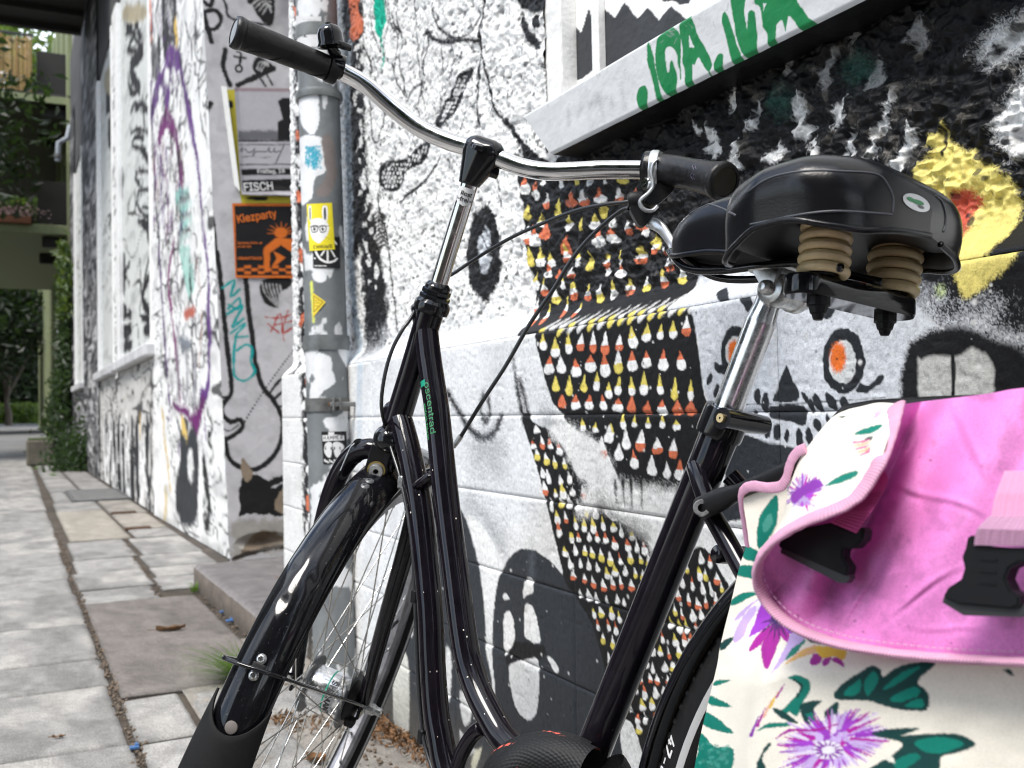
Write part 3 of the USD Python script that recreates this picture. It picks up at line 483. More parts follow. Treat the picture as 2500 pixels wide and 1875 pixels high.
for edge, dz in ((G[:, -1], .012), (G[::-1, 0], 0.), (G[-1, ::-1], 0.)):
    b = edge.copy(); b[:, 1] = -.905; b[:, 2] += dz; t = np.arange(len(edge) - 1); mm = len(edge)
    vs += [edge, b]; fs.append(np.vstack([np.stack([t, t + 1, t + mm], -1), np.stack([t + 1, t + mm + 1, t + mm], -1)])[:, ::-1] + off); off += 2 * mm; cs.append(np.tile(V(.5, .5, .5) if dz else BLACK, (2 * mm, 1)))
add(house, "window_sill", trimesh.Trimesh(np.vstack(vs), np.vstack(fs), process=False), painted("sill_paint", .45, (90., .25, .002), .14, 18.), True, paint=np.vstack(cs))
# ================================================================ ground: sand bed, granite slabs, doorstep
rng = np.random.default_rng(3)
add(None, "ground", trimesh.Trimesh([(-300, -300, -.03), (300, -300, -.03), (300, 300, -.03), (-300, 300, -.03)], [(0, 1, 2), (0, 2, 3)]), plain("far_ground", (.16, .15, .13), .9, vary=.3, scale=.4), kind="structure")
add(None, "street", block((30, 7.6, -.075), (200, 8.0, .1), bev=.01), plain("asphalt", (.055, .055, .056), .85, bump=(120, .5, .004), vary=.25, scale=3.), kind="structure")
pave = thing("pavement", kind="structure")
def ground_sheet(x0, x1, y0, y1, nx, ny, z, amp, col, var, f=.05):
    X, Y = np.meshgrid(np.linspace(x0, x1, nx), np.linspace(y0, y1, ny), indexing="ij"); P = np.stack([X, Y, np.full_like(X, z)], -1).reshape(-1, 3)
    n = meshkit.fbm(P / f, 4, 4); P[:, 2] += amp * (n - .5)
    g = meshkit.fbm(P / (f * 3), 4, 9)[:, None]; h = meshkit.noise(P / .006, 3)[:, None]
    c = np.asarray(col) * (1 + var * (g - .5) * 2 + .35 * (h - .5)); return trimesh.Trimesh(P, grid_faces(nx, ny)[:, ::-1], process=False), np.clip(c, 0, 1)
a, b = ground_sheet(-3, 26, -1.6, 3.4, 700, 160, -.012, .010, (.070, .057, .044), .6); add(pave, "sand_bed", a, STONE, True, paint=b)
a, b = ground_sheet(1.6, 3.5, -.86, -.42, 260, 90, -.0035, .006, (.24, .22, .195), .3); add(pave, "mortar_strip", a, STONE, True, paint=b)
def slab(x0, x1, y0, y1, col, gap=.004, z=.0, name="paving_slab", tilt=.003, stain=.5, worn=None, label=None):
    x0, x1, y0, y1 = x0 + gap + rng.uniform(0, .004), x1 - gap - rng.uniform(0, .004), y0 + gap + rng.uniform(0, .004), y1 - gap - rng.uniform(0, .004)
    d = max(1.2, (x0 + x1) / 2); nx, ny = int(np.clip((x1 - x0) / (.0035 * d), 8, 90)), int(np.clip((y1 - y0) / (.0022 * d), 6, 90))
    X, Y = np.meshgrid(np.linspace(x0, x1, nx), np.linspace(y0, y1, ny), indexing="ij"); P = np.stack([X, Y, np.full_like(X, z)], -1).reshape(-1, 3)
    w = .006 * (meshkit.fbm(P / .05, 3, 8) - .5); e = np.minimum(np.minimum(P[:, 0] - x0, x1 - P[:, 0]), np.minimum(P[:, 1] - y0, y1 - P[:, 1]))
    P[:, 2] += .0035 * (meshkit.fbm(P / .11, 4, 2) - .5) - .006 * np.clip(1 - e / .009, 0, 1) ** 2 + tilt * (rng.uniform(-1, 1) * (P[:, 0] - x0) / (x1 - x0) + rng.uniform(-1, 1) * (P[:, 1] - y0) / (y1 - y0)) + rng.uniform(-.5, .5) * tilt
    P[:, 0] += w * (e < .03); P[:, 1] += .6 * w * (e < .03)
    g, s_ = meshkit.fbm(P * [.5, 1, 1] / .05, 4, int(rng.integers(90)))[:, None], meshkit.fbm(P * [.6, 1.2, 1] / .16, 3, int(rng.integers(90)))[:, None]
    c = np.asarray(col) * (1 + .55 * (g - .5)); c = c * (1 - stain * np.clip((s_ - .52) * 9, 0, 1) * .45)
    if worn is not None: k = np.clip((.47 - s_) * 10, 0, 1) * .8; c = c * (1 - k) + np.asarray(worn) * (1 + .4 * (g - .5)) * k
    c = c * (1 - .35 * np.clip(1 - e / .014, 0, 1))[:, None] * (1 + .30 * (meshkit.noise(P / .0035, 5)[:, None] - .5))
    G = P.reshape(nx, ny, 3); vs, fs, cs, off = [P], [grid_faces(nx, ny)[:, ::-1]], [c], nx * ny
    for q in (G[:, 0], G[-1], G[::-1, -1], G[0, ::-1]):
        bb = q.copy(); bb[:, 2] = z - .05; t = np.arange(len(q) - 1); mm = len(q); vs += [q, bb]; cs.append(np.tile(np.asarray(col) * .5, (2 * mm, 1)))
        fs.append(np.vstack([np.stack([t, t + mm, t + 1], -1), np.stack([t + 1, t + mm, t + mm + 1], -1)]) + off); off += 2 * mm
    add(pave, name, trimesh.Trimesh(np.vstack(vs), np.vstack(fs), process=False), STONE, True, paint=np.clip(np.vstack(cs), 0, 1), label=label)
GRAN, PALE, BROWN = V(.275, .267, .254), V(.37, .355, .33), V(.175, .156, .143)
xj = [-.6, .2, .8, 1.35, 1.92, 2.51, 3.10, 3.46, 4.06, 4.78, 5.25, 5.77, 6.35, 6.97, 7.7, 8.5, 9.3, 10.2, 11.2, 12.3, 13.4, 14.6, 16, 17.5, 19, 20.5, 22]
for i in range(len(xj) - 1):
    a = rng.uniform(-.012, .012)
    slab(xj[i], xj[i + 1], -.246 + a * .6 - .004 * max(0, xj[i] - 5), .78 + rng.uniform(-.1, .1), GRAN * rng.uniform(.94, 1.05), worn=PALE if 1 < i < 8 or rng.random() < .4 else None)
    slab(xj[i] + .2, xj[i + 1] + .2, .80, 1.75, GRAN * rng.uniform(.94, 1.05), worn=PALE if rng.random() < .4 else None)
slab(2.93, 4.47, -.70, -.255, BROWN, gap=.003, stain=.35, label="single large brown granite slab beside the doorstep")
for x0, x1, y0, y1, k in ((2.50, 2.90, -.41, -.254, 1), (2.50, 2.90, -.56, -.42, 1.02), (2.50, 2.90, -.72, -.57, .98), (2.08, 2.49, -.43, -.254, 1.25), (2.08, 2.49, -.60, -.44, 1.1), (1.66, 2.07, -.43, -.254, 1.15), (1.66, 2.07, -.60, -.44, 1.), (1.2, 1.65, -.60, -.254, 1.), (.6, 1.19, -.72, -.254, .95),
                          (4.49, 4.86, -.57, -.253, 1.0), (4.87, 5.38, -.59, -.253, .92), (5.39, 5.93, -.60, -.28, 1.0), (5.94, 6.82, -.63, -.29, .9), (4.68, 5.06, -.94, -.59, 1.08), (5.07, 5.40, -.96, -.61, .96), (5.41, 5.92, -.97, -.62, .9), (5.93, 6.82, -.98, -.65, 1.)):
    slab(x0, x1, y0, y1, GRAN * 1.05 * k, worn=PALE if rng.random() < .5 else None)
slab(6.85, 9.12, -.69, -.31, V(.29, .265, .225), gap=.004, stain=.2); slab(6.85, 7.36, -.98, -.70, GRAN * 1.1); slab(7.40, 8.66, -.98, -.70, V(.29, .265, .23)); slab(8.70, 10.1, -1.0, -.70, V(.27, .25, .22)); slab(9.14, 10.12, -.69, -.32, GRAN)
for i, x in enumerate((11.7, 12.6, 13.5, 14.5, 15.6, 16.8, 18)): slab(x, x + (.88, .88, .98, 1.08, 1.18, 1.18, 1.4)[i], -.98, -.66, GRAN * rng.uniform(.9, 1.1)); slab(x, x + (.88, .88, .98, 1.08, 1.18, 1.18, 1.4)[i], -.65, -.34, GRAN * rng.uniform(.9, 1.1))
slab(10.14, 11.66, -.50, -.34, GRAN)
X, Y = np.meshgrid(np.linspace(21.9, 90, 120), np.linspace(-1.4, 3.4, 24), indexing="ij"); P = np.stack([X, Y, .62 * np.clip((X - 24) / 48, 0, 1) - .002 + .004 * np.sin(X * 9.0) ** 9], -1).reshape(-1, 3); g = meshkit.fbm(P * [.6, 2, 1], 4, 3)[:, None]; add(pave, "far_paving", trimesh.Trimesh(P, grid_faces(120, 24)[:, ::-1], process=False), STONE, True, paint=V(.20, .20, .203) * (1 + .6 * (g - .5)) * (1 - .4 * (np.abs(np.sin(P[:, :1] * 2.6)) < .06)))
IRON = plain("worn_iron", (.16, .16, .155), .5, .6, vary=.4, scale=30., bump=(80, .4, .003))
gr = thing("drain_cover", "flat grey iron grate let into the pavement by the far wall", "drain cover")
add(gr, "frame", join(block((10.9, -.505, .004), (1.50, .02, .02)), block((10.9, -1.005, .004), (1.50, .02, .02)), block((10.16, -.755, .004), (.02, .48, .02)), block((11.64, -.755, .004), (.02, .48, .02))), IRON)
for i in range(22): add(gr, "bar", block((10.20 + i * .067, -.755, .002), (.040, .47, .016), bev=.004), IRON)
RUST = plain("rusty_iron", (.10, .055, .03), .85, .2, vary=.5, scale=60.)
for k, (x, y0, y1, lab) in enumerate(((8.69, -.90, -.71, "farther of two rusty slots in the pavement by the wall"), (7.38, -.86, -.69, "nearer of two rusty slots in the pavement by the wall"))):
    t = thing("pavement_slot", lab, "drain slot"); add(t, "plate", block((x, (y0 + y1) / 2, .003), (.07, y1 - y0, .012)), RUST); add(t, "lip", block((x + .04, (y0 + y1) / 2, .004), (.012, y1 - y0, .016)), IRON)
# doorstep: one worn stone with rounded nose
n, k = 220, 70; X, Y = np.meshgrid(np.linspace(3.22, 4.672, n), np.linspace(-1.56, -.725, k), indexing="ij"); P = np.stack([X, Y, np.full_like(X, .100)], -1).reshape(-1, 3)
e = np.minimum(np.minimum(P[:, 0] - 3.22, 4.672 - P[:, 0]), -.725 - P[:, 1]); P[:, 2] += .004 * (meshkit.fbm(P / .08, 4, 6) - .5) - .014 * np.clip(1 - e / .016, 0, 1) ** 2; P[:, 1] += .006 * (meshkit.fbm(P / .1, 3, 4) - .5) * (P[:, 1] > -.75)
g = meshkit.fbm(P / .05, 4, 12)[:, None]; c = V(.165, .152, .150) * (1 + .6 * (g - .5)) * (1 + .5 * (meshkit.noise(P / .004, 5)[:, None] - .5)); c[e < .012] *= 1.3
G = P.reshape(n, k, 3); vs, fs, cs, off = [P], [grid_faces(n, k)[:, ::-1]], [c], n * k
for q in (G[::-1, -1], G[0, ::-1], G[-1]):
    ro = np.linspace(0, 1, 12)[:, None, None]; R = q[None] * (1 - ro) + (q * [1, 1, 0] - [0, 0, .03])[None] * ro; R = R.reshape(-1, 3); R[:, 1] += .004 * (meshkit.fbm(R / .03, 3, 7) - .5); mm = len(q)
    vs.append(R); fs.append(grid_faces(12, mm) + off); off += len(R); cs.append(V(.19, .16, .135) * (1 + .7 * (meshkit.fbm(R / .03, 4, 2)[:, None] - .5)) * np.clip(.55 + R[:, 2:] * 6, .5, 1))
st = thing("doorstep", "low brown stone doorstep in front of the recessed entrance", "doorstep")
add(st, "step_stone", trimesh.Trimesh(np.vstack(vs), np.vstack(fs), process=False), STONE, True, paint=np.clip(np.vstack(cs), 0, 1))

# ================================================================ the house wall farther along: entrance side, pillars, windows
fac = thing("graffiti_facade", "house front farther up the street with painted pillars and tall panelled windows", "building")
YF, XP = -1.0, 5.47
WOOD = plain("dark_door", (.05, .045, .04), .6, vary=.3)
ys, zs = np.linspace(-1.75, -1.0, 330), np.linspace(-.02, 3.6, 900); k, n = len(zs), len(ys)
P = np.stack([np.full(n * k, XP), np.repeat(ys, k), np.tile(zs, n)], -1)
c = Canvas(P, (XP, 0, 0), (0, -1, 0), EZ, V(.60, .59, .61), 30.); K = BLACK * 1.3; TL, MG = V(0, .36, .36), V(.11, .03, .19)
fz = dict(soft=.006, rough=.004)
c.fill(T('z1', (1100, -100), (1270, -100), (1262, 0), (1300, 900), (1330, 1659)) + T('z4', (1390, 700), (1400, 1100), (1410, 1659), (1300, 1659)), WHITE, soft=.012, smooth=0)
for p, w in ((((1280, 40), (1330, -60)), 18), (((1330, -40), (1410, 50), (1435, -60)), 20), (((1372, 90), (1412, 275)), 22), (((1368, 92), (1440, 78), (1472, 130), (1440, 190), (1385, 192)), 20), (((1492, 320), (1476, 430), (1512, 545)), 22), (((1460, -60), (1500, 40), (1535, 130), (1750, 165)), 13),
             (((1560, 335), (1580, 345), (1572, 415)), 10), (((1545, 366), (1606, 376)), 10), (((1395, 660), (1350, 760), (1340, 960), (1352, 1150), (1380, 1400), (1392, 1659)), 26), (((1640, 20), (1700, 60), (1720, 140)), 24), (((1560, 545), (1650, 500), (1770, 440)), 26), (((1690, 500), (1720, 548)), 9), (((1730, 480), (1760, 540)), 9)): c.stroke(T('z1', *p), w * .386 * 1.25, K, **fz)
c.oval(T('z1', (1567, 442))[0], 10, 11, K); c.oval(T('z1', (1567, 442))[0], 5, 6, V(.6, .59, .61)); c.fill(T('z1', (1660, 380), (1700, 372), (1775, 440), (1690, 490), (1650, 440)), K, **fz)
for i in range(3): c.stroke(T('z1', (1672 + 12 * i, 440 + 8 * i), (1690 + 16 * i, 400 + 8 * i), (1735, 400 + 12 * i)), 2.5, V(.6, .6, .6), **fz)
c.fill(T('z1', (1640, -60), (1770, -60), (1770, 160), (1700, 130), (1660, 60)), K, **fz)
for i in range(4): c.stroke(T('z1', (1650 + 20 * i, 40 + 20 * i), (1700 + 15 * i, 0 + 15 * i), (1760, -10 + 30 * i)), 3, V(.6, .6, .6), **fz)
for p, w in ((((1400, -10), (1420, 200), (1430, 400), (1450, 700), (1462, 870), (1402, 950), (1395, 1010), (1450, 1062), (1510, 1048), (1522, 1100), (1460, 1150), (1385, 1185)), 25), (((1410, 1190), (1430, 1290), (1500, 1350), (1600, 1362), (1700, 1300), (1770, 1180), (1782, 1050), (1730, 930), (1660, 840), (1620, 700), (1600, 500), (1580, 300), (1572, 150)), 25),
             (((1700, 890), (1740, 830), (1790, 780)), 14), (((1730, 920), (1800, 860), (1890, 830)), 14), (((1760, 970), (1830, 950), (1890, 945)), 13), (((1775, 1030), (1840, 1010), (1890, 1010)), 13), (((1785, 1080), (1890, 1070)), 12), (((1788, 1120), (1840, 1120), (1895, 1165)), 14), (((1788, 1150), (1850, 1180), (1895, 1260)), 20), (((1390, 1100), (1440, 1120), (1500, 1080)), 8), (((1360, 900), (1440, 912)), 18), (((1370, 710), (1372, 810)), 8)): c.stroke(T('z4', *p), w * .386 * 1.3, K, **fz)
for i in range(26): a = i / 25; c.oval(T('z4', (1540 + 330 * a, 1058 - 520 * a + 60 * a * a))[0], 2.4, 2.6, K)
for p in (((1425, 215), (1502, 168), (1476, 268), (1535, 225)), ((1455, 345), (1530, 280), (1520, 350), (1460, 320)), ((1450, 380), (1545, 330), (1478, 462), (1552, 410)), ((1470, 500), (1560, 440), (1500, 520), (1575, 520)), ((1560, 455), (1500, 525), (1480, 700), (1490, 780), (1550, 800), (1612, 750), (1590, 680), (1600, 600), (1560, 575), (1505, 610))): c.stroke(T('z4', *p), 6.2, TL, **fz)
for p in (((1690, 400), (1780, 405), (1880, 370)), ((1720, 490), (1780, 380), (1800, 550)), ((1750, 450), (1870, 420)), ((1830, 360), (1790, 500), (1880, 450)), ((1700, 440), (1770, 500))): c.stroke(T('z4', *p), 3.4, V(.48, .05, .04), **fz)
c.fill(T('z4', (1660, 200), (1700, 155), (1840, 150), (1850, 200), (1780, 250), (1770, 340), (1700, 320), (1665, 260)), K, **fz)
for i in range(6): c.stroke(T('z4', (1672 + 22 * i, 180 + 4 * i), (1690 + 20 * i, 250), (1760 + 6 * i, 330)), 3, V(.55, .54, .55), **fz)
c.fill(T('z4', (1500, 1420), (1560, 1385), (1690, 1430), (1830, 1385), (1800, 1440), (1700, 1480), (1910, 1400), (1990, 1480), (1800, 1500), (1990, 1659), (1730, 1659), (1600, 1640), (1480, 1659), (1490, 1560)), BLACK, smooth=0, soft=.004, rough=.012)
BRN = V(.30, .235, .17); c.fill(T('z4', (1800, 1470), (1900, 1480), (1990, 1500), (1990, 1660), (1760, 1640), (1728, 1560)), BRN, rough=.014, soft=.004); c.fill(T('z4', (1515, 1300), (1560, 1340), (1582, 1400), (1545, 1445), (1508, 1400)), BRN, rough=.01, soft=.004)
c.fill(T('z7', (1430, 90), (1900, 90), (2000, 260), (1600, 310), (1430, 345)), V(.42, .40, .37), soft=.02, rough=.02, smooth=0); c.fill(T('z7', (1485, 310), (1560, 205), (1640, 150), (1765, 190), (1775, 245), (1610, 290)), BRN * .7, rough=.012, soft=.006)
c.fill(T('z7', (1430, 330), (1500, 300), (1640, 265), (1800, 235), (1800, 262), (1620, 300), (1440, 345)), V(.03, .025, .02), soft=.006, rough=.006)
c.col *= (1 - .16 * np.clip((meshkit.fbm(P / .07, 4, 31) - .55) * 5, 0, 1))[:, None]
rel = .006 * (meshkit.fbm(P / .12, 4, 3) - .5); hole = np.clip(1 - np.linalg.norm((P[:, 1:] - on_plane(T('z7', (1640, 225)), (XP, 0, 0), V(1, 0, 0))[0, 1:]) / [.16, .05], axis=1), 0, 1); P[:, 0] += rel + .05 * hole; P[:, 1] += .036 * (P[:, 2] - 1.0) * (P[:, 1] + 1.75) / .75
add(fac, "entrance_side", trimesh.Trimesh(P, grid_faces(n, k)[:, ::-1], process=False), FARPAINT, True, paint=c.col)
add(fac, "entrance_back", block((4.43, -1.66, 1.8), (2.06, .1, 3.6)), plain("dim_render", (.30, .29, .28), .8, vary=.2)); dr = add(fac, "entrance_door", block((4.4, -1.595, 1.2), (1.0, .05, 2.2)), WOOD)
for z in (.65, 1.3, 1.95): add(dr, "door_panel", block((4.4, -1.566, z), (.7, .02, .45)), WOOD)
def front(name, x0, x1, z0, z1, y, ops, base=WHITE, step=2.6, relief=.01, dz=.012, smooth=True):
    xs = columns(x0, x1, y, step); zs = np.arange(z0, z1, dz); n, k = len(xs), len(zs); P = np.stack([np.repeat(xs, k), np.full(n * k, y), np.tile(zs, n)], -1)
    c = Canvas(P, (0, y, 0), EX, EZ, base, 9.); ops(c); P[:, 1] += relief * (meshkit.fbm(P * [.5, 1, 1] / .15, 4, 5) - .5) + .036 * (P[:, 2] - 1.0) * np.clip((8.3 - P[:, 0]) / 2.83, 0, 1)
    c.col *= (1 - .25 * np.clip((meshkit.fbm(P * [.25, 0, 1] / .12, 4, 13) - .55) * 6, 0, 1))[:, None]
    add(fac, name, trimesh.Trimesh(P, grid_faces(n, k), process=False), FARPAINT, True, paint=c.col)
SF = dict(soft=.03, rough=.03)
def doodle(c, fx, fy, w, a, seed, lo=.45):
    q = np.stack([c.uv[:, 0] * fx, c.uv[:, 1] * fy, np.zeros(len(c.uv))], -1); l = np.abs(meshkit.fbm(q, 2, seed) - .5); m_ = (np.clip((w - l) / (w * .5), 0, 1) * np.clip((meshkit.noise(q * .6 + 9, seed) - lo + .1) * 6, 0, 1))[:, None] * a; c.col = c.col * (1 - m_) + K * m_
def pillar_paint(c):
    doodle(c, 2.2, 5.5, .03, .9, 51); doodle(c, 3.5, 9., .03, .8, 52, .5)
    st = lambda t, p, w, col, **k: c.stroke(T(t, *p), w * TILE[t][2] * 2.0, col, **{**SF, **k})
    st('zl', ((545, 0), (570, 200), (595, 420), (575, 700), (600, 1200), (640, 1659)), 13, K); st('zl', ((572, 40), (582, 230)), 16, ORANGE)
    c.fill(T('zl', (690, -200), (800, -200), (800, 200), (790, 300), (740, 330), (700, 420), (680, 200)), K * 2, **SF)
    st('zl', ((640, 300), (660, 340), (650, 380)), 26, K); st('zl', ((590, 380), (620, 420), (650, 440)), 40, K * 2, a=.8)
    for i in range(8): c.stroke(T('zl', (700 + i * 8, 30 + 30 * i), (745, 10 + 30 * i), (780, 40 + 30 * i)), 2.5, V(.6, .6, .6), **SF)
    st('zl', ((790, 170), (800, 240), (796, 310)), 24, V(.75, .5, .12)); st('zl', ((905, -100), (900, 200)), 8, WHITE)
    c.fill(T('zl', (760, 290), (830, 380), (832, 470), (740, 560), (740, 640), (710, 760), (690, 700), (690, 640), (620, 720), (600, 800), (575, 760), (615, 560), (690, 450), (720, 340)), MG, **SF)
    for q in (((715, 520), 22, 60), ((770, 520), 20, 60), ((660, 640), 18, 50)): c.oval(T('zl', q[0])[0], q[1] * .36, q[2] * .36, WHITE, **SF)
    st('zl', ((832, 470), (860, 650), (900, 850), (930, 1050), (950, 1300), (968, 1659)), 17, MG); st('zl', ((870, 700), (905, 900)), 30, MG, a=.8)
    st('zl', ((640, 950), (680, 830), (720, 815), (770, 900), (790, 1020), (812, 1250)), 26, V(.16, .02, .14)); st('zl', ((585, 790), (600, 1000), (615, 1250)), 10, MG)
    for i in range(70): x, y = rng.uniform(590, 830), rng.uniform(950, 1500); st('zl', ((x, y), (x + rng.uniform(-10, 10), y + rng.uniform(40, 160))), rng.uniform(5, 13), (V(.16, .02, .13), K, MG, V(.4, .3, .28))[i % 4], a=.8)
    for i in range(9): st('zl', ((780 + rng.uniform(-10, 20), 1330 + 36 * i), (860 + rng.uniform(-10, 20), 1300 + 36 * i)), 14, (V(.2, .55, .48), K, V(.45, .65, .6))[i % 3], a=.7)
    for i in range(150): x, y = rng.uniform(555, 850), rng.uniform(0, 1640); st('zl', ((x, y), (x + rng.uniform(-14, 14), y + rng.uniform(20, 60)), (x + rng.uniform(-20, 20), y + rng.uniform(70, 130))), rng.uniform(2, 6), (K, K, MG, V(.3, .3, .3))[i % 4], a=.8)
    for i in range(90): x, y = rng.uniform(590, 800), rng.uniform(0, 1200); st('zm', ((x, y), (x + rng.uniform(-12, 12), y + rng.uniform(20, 60)), (x + rng.uniform(-16, 16), y + rng.uniform(70, 130))), rng.uniform(2, 5), (K, MG, K, V(.35, .35, .36))[i % 4], a=.75)
    st('zm', ((640, -20), (600, 200), (622, 400), (650, 700), (662, 900)), 12, V(.2, .03, .14)); st('zm', ((545, 0), (560, 300), (580, 600), (600, 900)), 10, MG * .7); st('zm', ((830, -20), (846, 200), (836, 500), (826, 800), (780, 890)), 17, MG); st('zm', ((838, 380), (842, 520)), 26, MG, a=.8)
    for i in range(8): st('zm', ((680 + i * 6, 40 + 32 * i), (735 + i * 3, 10 + 32 * i)), 12, V(.35, .62, .55), a=.8)
    st('zm', ((740, 0), (735, 200), (745, 420), (735, 620), (740, 800)), 9, K); st('zm', ((780, 100), (800, 400), (770, 700)), 6, V(.5, .3, .25), a=.7)
    c.fill(T('zm', (690, 395), (720, 360), (765, 350), (755, 405), (700, 415)), V(.45, .12, .08), **SF); c.fill(T('zm', (660, 540), (700, 530), (730, 580), (700, 620), (665, 600)), V(.2, .22, .25), **SF)
    for a in (650, 700, 745): st('zm', ((a, 600), (a + 5, 760), (a - 5, 900)), 16, V(.25, .25, .28), a=.7)
    c.fill(T('zm', (608, 908), (700, 930), (720, 985), (800, 878), (775, 1040), (742, 1125), (720, 1090), (722, 1020), (660, 985)), V(.14, .01, .13), **SF)
    c.fill(T('zm', (625, 960), (660, 1150), (628, 1400), (640, 1560), (690, 1625), (742, 1570), (752, 1350), (757, 1130), (715, 1060), (680, 1090)), GREY, **SF); c.oval(T('zm', (711, 1268))[0], 7, 36, WHITE, **SF)
    st('zm', ((670, 1020), (690, 1085)), 20, V(.7, .5, .15)); c.fill(T('zm', (520, 940), (570, 940), (600, 1200), (610, 1620), (530, 1560), (530, 1200)), WHITE * .98, **SF)
    for i in range(14): st('zm', ((776 + i * 2, 1230 + 24 * i), (792 + i * 2, 1226 + 24 * i)), 7, K)
    for i in range(9): st('zm', ((780, 1480 + 18 * i), (806, 1500 + 18 * i)), 6, K)
    st('zm', ((815, 960), (840, 1050), (815, 1120), (845, 1200), (820, 1245)), 9, K); st('zm', ((560, 960), (575, 1150), (600, 1400)), 8, V(.6, .42, .12)); st('zm', ((575, 1450), (570, 1600)), 20, V(.6, .45, .15), a=.7)
front("pillar", XP + .002, 8.34, 0, 5.2, YF, pillar_paint)
def stripes(c):
    doodle(c, 1.6, 6.5, .05, .9, 53, .4); doodle(c, 2.5, 4., .03, .85, 54)
    for i in range(130):
        x = rng.uniform(215, 620); y0 = 1040 + (x - 215) * .05; c.stroke(T('zm', (x, y0 + rng.uniform(-60, 160)), (x + rng.uniform(-6, 10), y0 + rng.uniform(160, 340)), (x + 14, y0 + rng.uniform(300, 560))), rng.uniform(6, 13), (K, WHITE, GREY, K * 2, WHITE)[i % 5], **SF)
    for x, y in ((430, 1040), (515, 1180), (600, 1190), (340, 900)): c.stroke(T('zm', (x, y - 60), (x, y + 50)), 5, V(.62, .40, .10), **SF)
    for i in range(60): x, y = rng.uniform(280, 600), rng.uniform(640, 900); c.stroke(T('zm', (x, y), (x + rng.uniform(-12, 12), y + rng.uniform(-20, 20))), 2.2, (K, V(.45, .43, .4))[i % 2], **SF)
front("apron", 8.342, 13.9, 0, 1.26, YF - .012, stripes, base=V(.58, .57, .55))
def line_art(c):
    doodle(c, .9, 3.2, .018, .9, 56, .4)
    for p, w in ((((1, 1),) * 0, 0), (((430, 310), (470, 220), (500, 260)), 9), (((410, 190), (450, 200)), 18), (((470, 150), (490, 180)), 18), (((455, 220), (500, 310), (520, 260), (480, 210)), 8), (((415, 340), (520, 350)), 9), (((520, 350), (440, 460), (500, 600)), 22), (((420, 500), (440, 620), (500, 600), (460, 560)), 9),
                 (((470, 740), (520, 690)), 12), (((520, 680), (532, 850)), 16), (((440, 760), (470, 700), (510, 740)), 8), (((500, 700), (560, 740)), 10), (((440, 900), (490, 870), (560, 900)), 7), (((530, 930), (470, 930), (450, 980), (520, 1010)), 8), (((520, 1010), (560, 1080)), 18), (((560, 1160), (500, 1150), (470, 1200), (500, 1240)), 8),
                 (((590, 1280), (500, 1290), (485, 1380), (540, 1460), (600, 1460)), 9), (((520, 1400), (600, 1400)), 8), (((555, 1340), (555, 1470)), 8), (((280, 650), (330, 640)), 40), (((300, 700), (300, 760)), 22), (((330, 830), (290, 860), (300, 940), (350, 940)), 24), (((360, 950), (365, 1060)), 10), (((310, 1120), (370, 1080)), 10), (((320, 1170), (380, 1240)), 40), (((380, 1330), (335, 1400), (335, 1560), (380, 1570)), 8), (((360, 1580), (365, 1650)), 18), (((130, 1240), (120, 1320)), 26), (((150, 1380), (130, 1440)), 30), (((140, 1550), (170, 1640)), 40)):
        if w: c.stroke(T('zl', *p), w * .36 * 1.7, K, **SF)
    c.fill(T('zl', (485, 1487), (605, 1487), (605, 1650), (560, 1659), (540, 1560)), K * 2, **SF)
    for p, w in ((((430, 80), (440, 280), (480, 90), (530, 160)), 8), (((510, 110), (445, 300), (515, 400), (560, 320), (510, 170)), 14), (((440, 420), (560, 430)), 10), (((300, 100), (370, 220)), 6), (((370, 100), (310, 230)), 6), (((340, 90), (340, 240)), 20), (((300, 320), (320, 420), (310, 530)), 8), (((380, 400), (330, 410), (330, 480), (380, 480)), 12), (((300, 330), (370, 380)), 6), (((310, 530), (370, 510)), 8),
                 (((150, 300), (130, 370), (170, 470)), 30), (((160, 500), (150, 560), (180, 600), (150, 640)), 14), (((120, 30), (150, 250)), 10), (((160, 680), (190, 690)), 34)): c.stroke(T('zm', *p), w * .42 * 1.7, K, **SF)
    c.fill(T('zm', (455, 460), (480, 440), (500, 462), (520, 442), (545, 462), (580, 440), (580, 500), (460, 520)), K * 2, **SF); c.fill(T('zm', (320, 560), (380, 550), (380, 600), (325, 605)), K * 2, **SF)
PAN = V(.62, .64, .62)
def cream_top(c):
    line_art(c); c.fill(T('zl', (400, 40), (540, 40), (540, 130), (395, 150)), V(.40, .35, .24), **SF); c.fill(T('zl', (270, 480), (350, 480), (350, 620), (270, 620)), V(.38, .34, .24), **SF); c.fill(T('zl', (120, 1120), (180, 1120), (180, 1200), (110, 1200)), V(.2, .18, .13), **SF)
for x0, x1 in ((8.34, 11.2), (11.66, 13.86), (17.0, 19.2)):
    front("window_panel", x0, x1, 1.30, 5.2, YF - .035, cream_top, base=PAN, relief=.002, step=2.2)
    add(fac, "jamb", block((x1 - .10, YF - .012, 3.2), (.20, .05, 3.8), bev=.006), "/World/Looks/white_trim"); add(fac, "jamb", block((x0 + .04, YF - .012, 3.2), (.08, .05, 3.8), bev=.006), "/World/Looks/white_trim")
    add(fac, "window_sill", block(((x0 + x1) / 2, YF - .03, 1.305), (x1 - x0 + .24, .20, .10), bev=.012), plain("stone_sill", (.52, .52, .53), .7, vary=.25, scale=4., bump=(40, .4, .006)) if x0 < 9 else "/World/Looks/stone_sill")
def pier_paint(c):
    doodle(c, 3., 6., .04, .9, 55)
    for i in range(40): x, y = rng.uniform(345, 420), rng.uniform(300, 1650); c.stroke(T('zl', (x, y), (x + 6, y + rng.uniform(15, 60))), rng.uniform(1, 3), K, a=.7, **SF)
    c.stroke(T('zl', (415, 1370), (425, 1500)), 5, V(.65, .4, .1), **SF); c.stroke(T('zl', (410, 1120), (430, 1659)), 3, K, **SF)
